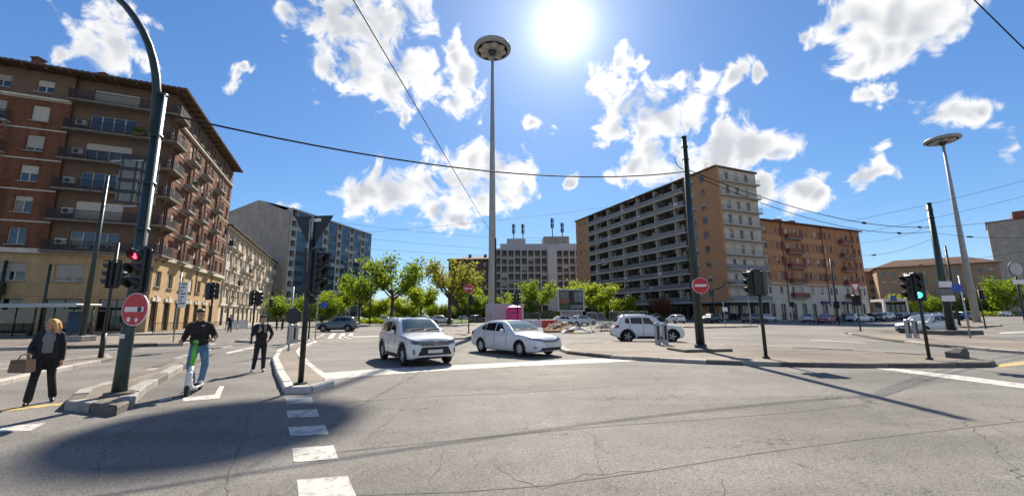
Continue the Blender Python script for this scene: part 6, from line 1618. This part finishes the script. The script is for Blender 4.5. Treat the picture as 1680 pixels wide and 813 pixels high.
def tree_meshes(seed, mat, n=6500, sparse=1.0, ls=.26, bare=.32):
    """unit tree: 10 m tall, crown radius about 5"""
    rs = np.random.RandomState(seed); rr = random.Random(seed); mb = MB(); tips = []
    th = 10 * bare
    mb.tube([(0, 0, -.2), (.05, 0, th * .5), (-.05, .05, th), (0, 0, th + 1.4)], [.26, .2, .17, .10], 8)
    for i in range(9):
        a = 2.4 * i + rr.uniform(-.3, .3); up = rr.uniform(.45, 1.3); ln = rr.uniform(3.2, 5.2); p = Vector((0, 0, th + rr.uniform(-.5, 1.2))); d = Vector((math.cos(a), math.sin(a), up)).normalized(); pts = [p.copy()]
        for k in range(6):
            p = p + d * ln / 6; d = (d + Vector((rr.uniform(-.15, .15), rr.uniform(-.15, .15), .10))).normalized(); pts.append(p.copy())
            if k >= 1:
                for q in range(3):
                    d2 = (d + Vector((rr.uniform(-1, 1), rr.uniform(-1, 1), rr.uniform(-.3, .8)))).normalized(); l2 = rr.uniform(.8, 1.9); e = p + d2 * l2
                    mb.tube([p, p.lerp(e, .5) + Vector((0, 0, .08)), e], [.04, .028, .012], 4); tips += [p.lerp(e, .6), e]
        mb.tube(pts, [.11 - .014 * k for k in range(7)], 6); tips.append(p)
    tips = np.array([tuple(t) for t in tips]); k = rs.randint(0, len(tips), n)
    wgt = rs.rand(len(tips)); keep = wgt[k] > .25; k = k[keep]; n = len(k)
    c = tips[k] + rs.normal(0, .42, (n, 3)) * np.array([1, 1, .8]) * sparse
    zmax = 10.0; c[:, 2] = np.minimum(c[:, 2], zmax + rs.rand(n) * .3)
    a = rs.normal(0, 1, (n, 3)); a /= np.linalg.norm(a, axis=1)[:, None]; b = rs.normal(0, 1, (n, 3)); b -= a * (a * b).sum(1)[:, None]; b /= np.linalg.norm(b, axis=1)[:, None]
    s = (ls * (.55 + .8 * rs.rand(n)))[:, None]
    V = np.stack([c - a * s, c - b * s * .55, c + a * s, c + b * s * .55], 1).reshape(-1, 3)
    me = bpy.data.meshes.new('crown'); me.from_pydata(V.tolist(), [], np.arange(4 * n).reshape(-1, 4).tolist()); me.materials.append(mat)
    r_ = np.hypot(V[:, 0], V[:, 1]); 
    return mb.mesh('trunk', M_bark), me, float(np.percentile(r_, 93)), float(np.percentile(V[:, 2], 99))
TK = {'g': tree_meshes(1, M_leaf, 4600, .85, .21), 'h': tree_meshes(2, M_leaf, 4600, 1.2, .22), 'y': tree_meshes(3, M_leafy, 6000, 1.2), 'b': tree_meshes(4, M_leafb, 3600, 1.1, .21), 'r': tree_meshes(5, M_leafr, 3000, 1.3, .24, .12), 'd': tree_meshes(6, M_leaf, 5200, 1.5, .25, .14), 'm': tree_meshes(7, M_leafy, 5200, 1.5, .25, .14)}
def tree(kind, px, py, top, hw, label, group='trees round the square'):
    t, c, r_, z_ = TK[kind]; g = G(px, py); Y = g.y; h = AT(px, top, Y).z; rad = hw / FPX * math.hypot(Y, 0) * 1.03
    o = thing('tree' if kind != 'r' else 'shrub', label, 'tree' if kind != 'r' else 'shrub', g, rnd.uniform(0, 6.28), group); o.scale = (rad / r_, rad / r_, h / z_)
    mk('trunk', t, o); mk('crown', c, o); return o
for a in (('g', 642, 531.5, 424, 52, 'large spreading green park tree left of centre'), ('b', 737, 531.5, 430, 50, 'large bronze green park tree right of the white crossover'), ('h', 588, 531, 450, 30, 'green tree against the right end of the blue block'),
          ('y', 560, 529, 470, 26, 'low yellow green tree below the blue block end'), ('d', 527, 535, 484, 30, 'low bushy tree right of the yield triangle post'), ('d', 463, 536, 486, 30, 'low bushy tree behind the walking man'),
          ('y', 690, 526, 466, 26, 'yellow green tree between the two large park trees'), ('m', 620, 525, 488, 26, 'low yellow green tree behind the large green tree'), ('m', 665, 525, 486, 30, 'small bright tree behind the crossover roof'), ('d', 720, 524, 498, 24, 'dense low tree behind the bronze tree'),
          ('h', 790, 526, 480, 24, 'green tree just left of the central lamp mast'), ('y', 835, 527, 482, 24, 'yellow green tree right of the central lamp mast'), ('g', 884, 528, 461, 32, 'bright green tree before the grey office block'),
          ('y', 972, 527.5, 462, 36, 'bright green tree left of the long balconies'), ('m', 1027, 526.5, 488, 19, 'small round bright tree below the long balconies'), ('r', 1085, 526, 488, 20, 'rusty red shrub below the long balconies'), ('d', 1000, 526, 494, 16, 'low green bush between two bright trees'),
          ('d', 1655, 518.5, 457, 24, 'dense green tree at the right edge'), ('m', 1495, 519, 484, 22, 'small yellow green tree behind the green traffic light'), ('d', 1530, 518.5, 488, 18, 'low dark tree behind the right tram pole'), ('m', 1590, 518, 488, 16, 'small tree behind the right lamp mast'), ('d', 1625, 518, 488, 18, 'low dark tree between lamp mast and right edge'), ('y', 765, 524, 466, 22, 'yellow tree behind the small no entry disc'), ('d', 560, 524, 492, 24, 'low dark bush under the blue block')): tree(*a)
def hedge(pts, h, w, label, seed):
    rs = np.random.RandomState(seed); P = [G(*p) for p in pts]; V = []
    for i in range(len(P) - 1):
        n = int((P[i + 1] - P[i]).length * 55); t = rs.rand(n)[:, None]; c = np.array(P[i])[None] * (1 - t) + np.array(P[i + 1])[None] * t
        c = c + np.stack([rs.normal(0, w / 3, n), rs.normal(0, w / 3, n), .16 + rs.rand(n) ** .8 * h * (.8 + .3 * np.sin(c[:, 0] * 1.3))], 1); a = rs.normal(0, .16, (n, 3)); b = rs.normal(0, .12, (n, 3)); V.append(np.stack([c - a, c - b, c + a, c + b], 1).reshape(-1, 3))
    V = np.concatenate(V); me = bpy.data.meshes.new('hedge'); me.from_pydata(V.tolist(), [], np.arange(len(V)).reshape(-1, 4).tolist()); me.materials.append(M_leafy)
    tag(mk('hedge', me), label, 'hedge')
hedge(((575, 530), (640, 531), (700, 530.5)), .9, .9, 'low clipped hedge along the park kerb', 3)
_rs = np.random.RandomState(12); _n = 16000; _t = _rs.rand(_n); _hh = 4.2 + 2.6 * np.sin(_t * 37) + 1.3 * np.sin(_t * 91 + 1)
_c = np.stack([-100 + 118 * _t, 158 + _rs.normal(0, 2.5, _n), _rs.rand(_n) ** .8 * np.maximum(2.5, _hh)], 1); _a = _rs.normal(0, .3, (_n, 3)); _b = _rs.normal(0, .22, (_n, 3)); _V = np.stack([_c - _a, _c - _b, _c + _a, _c + _b], 1).reshape(-1, 3)
_me = bpy.data.meshes.new('far_wood'); _me.from_pydata(_V.tolist(), [], np.arange(4 * _n).reshape(-1, 4).tolist()); _me.materials.append(M_leaf)
tag(mk('far_wood', _me), 'band of distant greenery behind the park trees', 'greenery', kind='stuff')
hedge(((1560, 519), (1700, 518)), 1.4, 1.5, 'dark hedge under the trees at the right edge', 4)

# ------------------------------------------------------------------ people
M_skin = pm('skin', (0.46, 0.25, 0.17), 0.6, 0.08, 9); M_blackc = pm('black_cloth', (0.018, 0.018, 0.02), 0.8, 0.35, 6, 1.0, 13); M_greyc = pm('grey_knit', (0.20, 0.20, 0.205), 0.9, 0.12, 8, .3, 80); M_jean = pm('blue_denim', (0.10, 0.19, 0.33), 0.85, 0.3, 6, 1.0, 13)
M_blond = pm('blond_hair', (0.52, 0.29, 0.11), 0.55, 0.3, 12, .4, 40); M_dhair = pm('dark_hair', (0.018, 0.013, 0.011), 0.5, 0.3, 12); M_shoe = pm('pale_trainer', (0.50, 0.49, 0.47), 0.7, 0.1, 9); M_bshoe = pm('black_leather', (0.02, 0.018, 0.017), 0.4, 0.2, 9); M_bagb = pm('brown_leather', (0.15, 0.095, 0.06), 0.5, 0.2, 6); M_lip = pm('lips_red', (.40, .06, .06), .5); M_eye = pm('eye_dark', (.02, .015, .012), .3)
def figure(name, parent, prims, mats, voxel=.011, smooth=5):
    bm = bmesh.new()
    def sph(c, r, rot=None):
        q = bmesh.ops.create_icosphere(bm, subdivisions=3, radius=1)['verts']; S = Matrix.Diagonal((*([r] * 3 if isinstance(r, (int, float)) else r), 1))
        bmesh.ops.transform(bm, verts=q, matrix=Matrix.Translation(c) @ (rot or Matrix()) @ S)
    caps = []
    for p in prims:
        if p[0] == 'c':
            _, chain, mi = p
            for (a, ra), (b, rb) in zip(chain[:-1], chain[1:]):
                a, b = Vector(a), Vector(b); caps.append((a, ra, b, rb, mi)); sph(a, ra); sph(b, rb)
                t = MB().tube([a, b], [ra, rb], 14).mesh('t', []); bm.from_mesh(t); bpy.data.meshes.remove(t)
        else:
            _, c, r, rot, mi = p; sph(Vector(c), r, rot); caps.append((Vector(c), r, None, rot, mi))
    me = bpy.data.meshes.new(name); bm.to_mesh(me); bm.free()
    o = bpy.data.objects.new('tmp', me); COL.objects.link(o)
    m1 = o.modifiers.new('r', 'REMESH'); m1.mode = 'VOXEL'; m1.voxel_size = voxel; m2 = o.modifiers.new('s', 'SMOOTH'); m2.iterations = smooth; m2.factor = .5
    out = bpy.data.meshes.new_from_object(o.evaluated_get(bpy.context.evaluated_depsgraph_get())); bpy.data.objects.remove(o)
    C = np.zeros(len(out.polygons) * 3); out.polygons.foreach_get('center', C); C = C.reshape(-1, 3); best = np.full(len(C), 1e9); idx = np.zeros(len(C), int)
    for q in caps:
        if q[2] is not None:
            a, ra, b, rb, mi = q; a = np.array(a); d = np.array(b) - a; t = np.clip(((C - a) @ d) / max(1e-9, d @ d), 0, 1); dist = np.linalg.norm(C - a - t[:, None] * d, axis=1) - (ra + (rb - ra) * t)
        else:
            c, r, _, rot, mi = q; P = C - np.array(c)
            if rot: P = P @ np.array(rot.to_3x3())
            r = np.array([r] * 3 if isinstance(r, (int, float)) else r); k = np.linalg.norm(P / r, axis=1); dist = (k - 1) * r.min()
        s = dist < best; best[s] = dist[s]; idx[s] = mi
    out.materials.clear()
    for m in mats: out.materials.append(m)
    out.polygons.foreach_set('material_index', idx.astype(np.int32)); out.polygons.foreach_set('use_smooth', np.ones(len(C), bool)); out.name = name
    return mk(name, out, parent)
def RZ(a): return Matrix.Rotation(R(a), 4, 'Z')
def hand(w, d, up, mi, side=1, curl=.5):
    """palm and five bent fingers from wrist w, pointing along d, thumb on one side"""
    w, d, up = Vector(w), Vector(d).normalized(), Vector(up).normalized(); sd_ = d.cross(up).normalized() * side; P = [('c', [(w, .026), (w + d * .05, .03), (w + d * .085, .03)], mi)]
    for k, (o, l) in enumerate(((-.027, .06), (-.009, .07), (.009, .066), (.027, .05))):
        b = w + d * .085 + sd_ * o; m = b + d * l * .5 - up * l * .15 * curl; e = m + (d * (1 - curl) - up * curl).normalized() * l * .55; P.append(('c', [(b, .0095), (m, .009), (e, .008)], mi))
    b = w + d * .03 - sd_ * .03; P.append(('c', [(b, .012), (b + (d * .6 - sd_).normalized() * .035, .011), (b + (d * 1.4 - sd_).normalized() * .07, .009)], mi)); return P
def head(c, yaw, mi, pitch=0):
    c = Vector(c); Rm = RZ(yaw) @ Matrix.Rotation(R(pitch), 4, 'X'); f = lambda x, y, z: c + Rm.to_3x3() @ Vector((x, y, z))
    return [('e', f(0, 0, .02), (.074, .092, .095), Rm, mi), ('e', f(0, -.022, -.045), (.056, .065, .068), Rm, mi), ('c', [(f(0, -.092, .015), .010), (f(0, -.112, -.022), .015)], mi), ('e', f(0, -.075, -.085), (.028, .022, .02), Rm, mi), ('e', f(.077, .01, -.005), (.012, .022, .032), Rm, mi), ('e', f(-.077, .01, -.005), (.012, .022, .032), Rm, mi), ('c', [(f(-.045, -.082, .035), .012), (f(.045, -.082, .035), .012)], mi)], f, Rm
def face(parent, f, Rm, lips=M_lip):
    for x in (-.031, .031):
        o = MB().lathe([(.004, -.003), (.011, 0), (.004, .003)], 10, 0, Matrix.Translation(f(x, -.092, .012)) @ Rm @ Matrix.Rotation(R(90), 4, 'X')).build('eye', M_eye, parent)
    p = [f(x, -.088 + abs(x) * .3, -.055) for x in (-.022, 0, .022)]; MB().tube(p, [.003, .006, .003], 6).build('mouth', lips, parent)

# woman with a handbag
wp = G(63, 662)
wom = thing('person', 'blond woman in open black coat and grey top walking with a brown bag', 'person', wp, R(44))
hp, hf, hR = head((0.0, -.02, 1.55), -62, 0)
pr = [('e', (0, 0, .93), (.165, .12, .13), None, 1), ('c', [((-.08, 0, .9), .09), ((-.12, -.12, .5), .068), ((-.15, -.14, .12), .07)], 1), ('c', [((.08, 0, .9), .09), ((.12, .03, .5), .068), ((.17, .20, .13), .07)], 1),
      ('e', (-.16, -.20, .045), (.043, .125, .045), RZ(-8), 3), ('e', (.175, .14, .05), (.043, .125, .045), RZ(10) @ Matrix.Rotation(R(14), 4, 'X'), 3),
      ('e', (0, -.035, 1.10), (.115, .085, .20), None, 2), ('e', (0, -.04, 1.27), (.12, .095, .14), None, 2), ('e', (0, -.03, 1.40), (.08, .06, .05), None, 2),
      ('c', [((-.10, -.04, 1.36), .052), ((-.115, -.055, 1.1), .052), ((-.15, -.04, .74), .065)], 1), ('c', [((.10, -.04, 1.36), .052), ((.115, -.055, 1.1), .052), ((.15, -.04, .74), .065)], 1), ('c', [((-.14, .01, 1.33), .06), ((-.16, .02, .76), .07)], 1), ('c', [((.14, .01, 1.33), .06), ((.16, .02, .76), .07)], 1), ('e', (0, .05, 1.15), (.155, .08, .28), None, 1), ('e', (0, .05, .83), (.17, .08, .18), None, 1),
      ('c', [((-.13, .01, 1.37), .06), ((.13, .01, 1.37), .06)], 1), ('c', [((-.17, 0, 1.35), .058), ((-.25, .0, 1.10), .05), ((-.235, -.18, 1.0), .04)], 1), ('c', [((.17, 0, 1.35), .058), ((.23, .02, 1.08), .05), ((.24, -.04, .86), .04)], 1),
      ('c', [((0, 0, 1.36), .05), ((0, -.01, 1.47), .048)], 0)] + hp + hand((-.245, -.2, 1.0), (.1, -.5, -.6), (-.6, -.6, .4), 0, 1, .8) + hand((.24, -.045, .85), (.0, -.1, -1), (.9, -.2, 0), 0, -1, .4)
wom.scale = (.93, .95, 1.0)
figure('body', wom, pr, [M_skin, M_blackc, M_greyc, M_bshoe])
face(wom, hf, hR)
figure('hair', wom, [('e', hf(0, .02, .045), (.085, .098, .082), hR, 0), ('c', [(hf(0, .085, .03), .06), (hf(0.01, .11, -.06), .06), (hf(.0, .10, -.14), .045)], 0), ('c', [(hf(.07, .02, .03), .035), (hf(.082, .03, -.06), .035), (hf(.075, .05, -.15), .028)], 0), ('c', [(hf(-.07, .02, .03), .035), (hf(-.082, .03, -.06), .035), (hf(-.075, .05, -.14), .028)], 0), ('c', [(hf(0, -.05, .095), .03), (hf(.04, -.02, .10), .03)], 0)], [M_blond], .009, 3)
bg = thing('handbag', 'brown leather handbag hanging from the hand of the woman', 'bag', wp, R(44))
Mb = Matrix.Translation((-.27, -.29, .66)) @ Matrix.Rotation(R(-48), 4, 'Z')
MB().prism([(-.19, .02), (-.17, 0), (.17, 0), (.19, .02), (.16, .24), (-.16, .24)], -.08, .08, 0, Mb @ Matrix.Rotation(R(90), 4, 'X')).build('pouch', M_bagb, bg)
MB().tube([Mb @ Vector((-.11, 0, .25)), Mb @ Vector((-.07, 0, .32)), Mb @ Vector((0, 0, .345)), Mb @ Vector((.07, 0, .32)), Mb @ Vector((.11, 0, .25))], .009, 6).build('handle', M_bagb, bg)
MB().box(-.15, .15, -.086, -.081, .19, .205, 0, Mb).build('trim', M_bshoe, bg)

# electric scooter and its rider
sp0 = G(303, 652); SCR = R(24)
scn = thing('electric_scooter', 'green and white electric scooter ridden towards the left kerb', 'scooter', (sp0.x, sp0.y, 0), SCR)
M_scg = pm('scooter_green', (.10, .50, .04), .4, .08, 4, spec=.5); M_scw = pm('scooter_white', (.60, .61, .60), .4, .08, 4, spec=.5)
def build_scooter():
    w = MB().lathe([(.07, -.025), (.105, -.035), (.125, -.02), (.128, 0), (.125, .02), (.105, .035), (.07, .025)], 24).mesh('tyre', M_tyre); rm = MB().lathe([(.075, -.03), (.07, .03), (.02, .035)], 16).mesh('rim', M_steeld)
    for y in (.13, 1.08):
        o = mk('wheel', None, scn, (0, y, .128)); o.rotation_euler = (0, R(90), 0); mk('tyre', w, o); mk('rim', rm, o)
    MB().bbox(-.085, .085, .42, 1.02, .10, .165, .02).build('deck', M_scw, scn); MB().box(-.075, .075, .45, .98, .166, .170).build('grip_mat', M_blackm, scn)
    MB().tube([(0, .14, .36), (0, .26, .20), (0, .46, .13)], [.055, .055, .05], 10).build('neck', M_scw, scn)
    MB().bbox(-.055, .055, .07, .19, .20, .52, .03).build('fork_cover', M_scw, scn)
    for x in (-.055, .055): MB().tube([(x, .13, .128), (x, .15, .36)], .016, 6).build('fork_leg', M_scw, scn)
    MB().tube([(0, .15, .36), (0, .24, .62)], [.052, .046], 12).build('lower_stem', M_scw, scn)
    MB().tube([(0, .24, .6), (0, .36, 1.13)], [.046, .038], 12).build('stem', M_scg, scn)
    MB().bbox(-.045, .045, .30, .41, 1.08, 1.18, .02).build('head_unit', M_scg, scn)
    MB().tube([(-.30, .42, 1.16), (-.1, .36, 1.17), (.1, .36, 1.17), (.30, .42, 1.16)], .016, 8).build('handlebar', M_black, scn)
    for x in (-.27, .27): MB().tube([(x * .8, .40, 1.162), (x * 1.2, .43, 1.16)], .021, 8).build('grip', M_blackm, scn)
    MB().tube([(0, .93, .22), (0, 1.1, .275), (0, 1.23, .20)], [.045, .05, .045], 8).build('mudguard', M_scw, scn); MB().tube([(.02, .31, .24), (.02, .31, .6)], .012, 6).build('cable', M_blackm, scn)
    MB().tube([(-.06, .55, .10), (-.22, .5, .02)], .01, 6).build('kickstand', M_steeld, scn)
    MB().lathe([(.03, 0), (.026, .02)], 12, 0, Matrix.Translation((0, .29, 1.10)) @ Matrix.Rotation(R(90), 4, 'X')).build('headlight', M_lamp, scn)
build_scooter()
rid = thing('person', 'man in black jacket and blue jeans riding the green scooter', 'person', (sp0.x, sp0.y, 0), SCR)
hp, hf, hR = head((0, .46, 1.755), 4, 0, 10)
pr = [('e', (0, .66, 1.03), (.165, .13, .13), None, 2), ('c', [((-.085, .66, 1.02), .10), ((-.11, .55, .62), .075), ((-.05, .60, .26), .062)], 2), ('c', [((.085, .66, 1.02), .10), ((.14, .68, .63), .075), ((.06, .86, .26), .062)], 2),
      ('e', (-.05, .55, .205), (.045, .13, .05), None, 3), ('e', (.06, .82, .205), (.045, .13, .05), None, 3),
      ('e', (0, .62, 1.18), (.195, .15, .18), None, 1), ('e', (0, .57, 1.36), (.195, .15, .20), None, 1), ('c', [((-.15, .54, 1.51), .07), ((.15, .54, 1.51), .07)], 1), ('e', (0, .54, 1.58), (.09, .085, .06), None, 1),
      ('c', [((-.185, .54, 1.49), .07), ((-.28, .62, 1.25), .066), ((-.28, .46, 1.16), .045)], 1), ('c', [((.185, .54, 1.49), .07), ((.28, .62, 1.25), .066), ((.28, .46, 1.16), .045)], 1), ('c', [((0, .52, 1.58), .055), ((0, .49, 1.66), .052)], 0)] + hp
for sd_ in (-1, 1): pr += hand((sd_ * .285, .46, 1.165), (0.0, -1, .0), (0, -.2, 1), 0, sd_, 1.1)
figure('body', rid, pr, [M_skin, M_blackc, M_jean, M_shoe]); face(rid, hf, hR, M_skin)
figure('hair', rid, [('e', hf(0, .015, .055), (.082, .098, .072), hR, 0), ('c', [(hf(-.04, -.07, .085), .03), (hf(.04, -.07, .085), .03)], 0), ('e', hf(0, .05, .0), (.078, .06, .07), hR, 0)], [M_dhair], .009, 3)
MB().box(.06, .115, .405, .412, 1.485, 1.50).build('jacket_logo', M_signw, rid)

# man standing behind
mp_ = G(424, 609)
man = thing('person', 'man in dark jacket and black trousers standing on the cycle path, hand at chest', 'person', mp_, R(32))
hp, hf, hR = head((0.0, -.03, 1.60), 14, 0, 6)
pr = [('e', (0, 0, .93), (.155, .12, .13), None, 1), ('c', [((-.08, 0, .9), .095), ((-.11, -.05, .5), .07), ((-.15, .0, .11), .055)], 1), ('c', [((.08, 0, .9), .095), ((.10, -.02, .5), .07), ((.11, -.06, .11), .055)], 1),
      ('e', (-.17, -.06, .045), (.045, .13, .045), RZ(-18), 3), ('e', (.12, -.12, .045), (.045, .13, .045), RZ(12), 3),
      ('e', (0, 0, 1.08), (.165, .125, .17), None, 1), ('e', (0, -.01, 1.28), (.17, .13, .18), None, 1), ('c', [((-.14, .01, 1.40), .062), ((.14, .01, 1.40), .062)], 1), ('c', [((-.07, -.1, 1.42), .03), ((-.05, -.145, 1.25), .03)], 2), ('c', [((.07, -.1, 1.42), .03), ((.09, -.145, 1.2), .03)], 2), ('e', (0, .06, 1.43), (.10, .07, .06), None, 2),
      ('c', [((-.175, .01, 1.38), .062), ((-.255, .0, 1.12), .052), ((-.12, -.22, 1.20), .045)], 1), ('c', [((.175, .01, 1.38), .062), ((.285, .05, 1.14), .052), ((.22, -.10, .97), .042)], 1), ('c', [((0, 0, 1.42), .052), ((0, -.02, 1.52), .05)], 0)] + hp + hand((-.11, -.225, 1.20), (.5, -.2, .5), (0, -1, .2), 0, 1, .7) + hand((.235, -.11, .97), (-.5, -.5, -.5), (.6, -.6, 0), 0, -1, .6)
figure('body', man, pr, [M_skin, M_blackc, M_greyc, M_shoe]); face(man, hf, hR, M_skin)
figure('hair', man, [('e', hf(0, .02, .055), (.084, .098, .075), hR, 0), ('c', [(hf(-.04, -.06, .10), .032), (hf(.04, -.06, .10), .032)], 0), ('e', hf(0, .06, .0), (.076, .05, .07), hR, 0)], [M_dhair], .009, 3)
def walker(px, py, rz, label, z=0):
    c = dup(man); c['label'] = label; c['group'] = 'far pedestrians'; g = G(px, py, z); c.location = g; c.rotation_euler = (0, 0, rz)
walker(453, 541, 2.4, 'far pedestrian in black left of the dark estate car'); walker(463, 541, -.6, 'far pedestrian in black nearest the dark estate car'); walker(376, 545, 1.2, 'far pedestrian by the railing behind the scooter rider', .14)
walker(1385, 528.5, .4, 'tiny pedestrian right of the red car'); walker(1298, 524, 1.2, 'tiny pedestrian at the pale shop doors', .14)
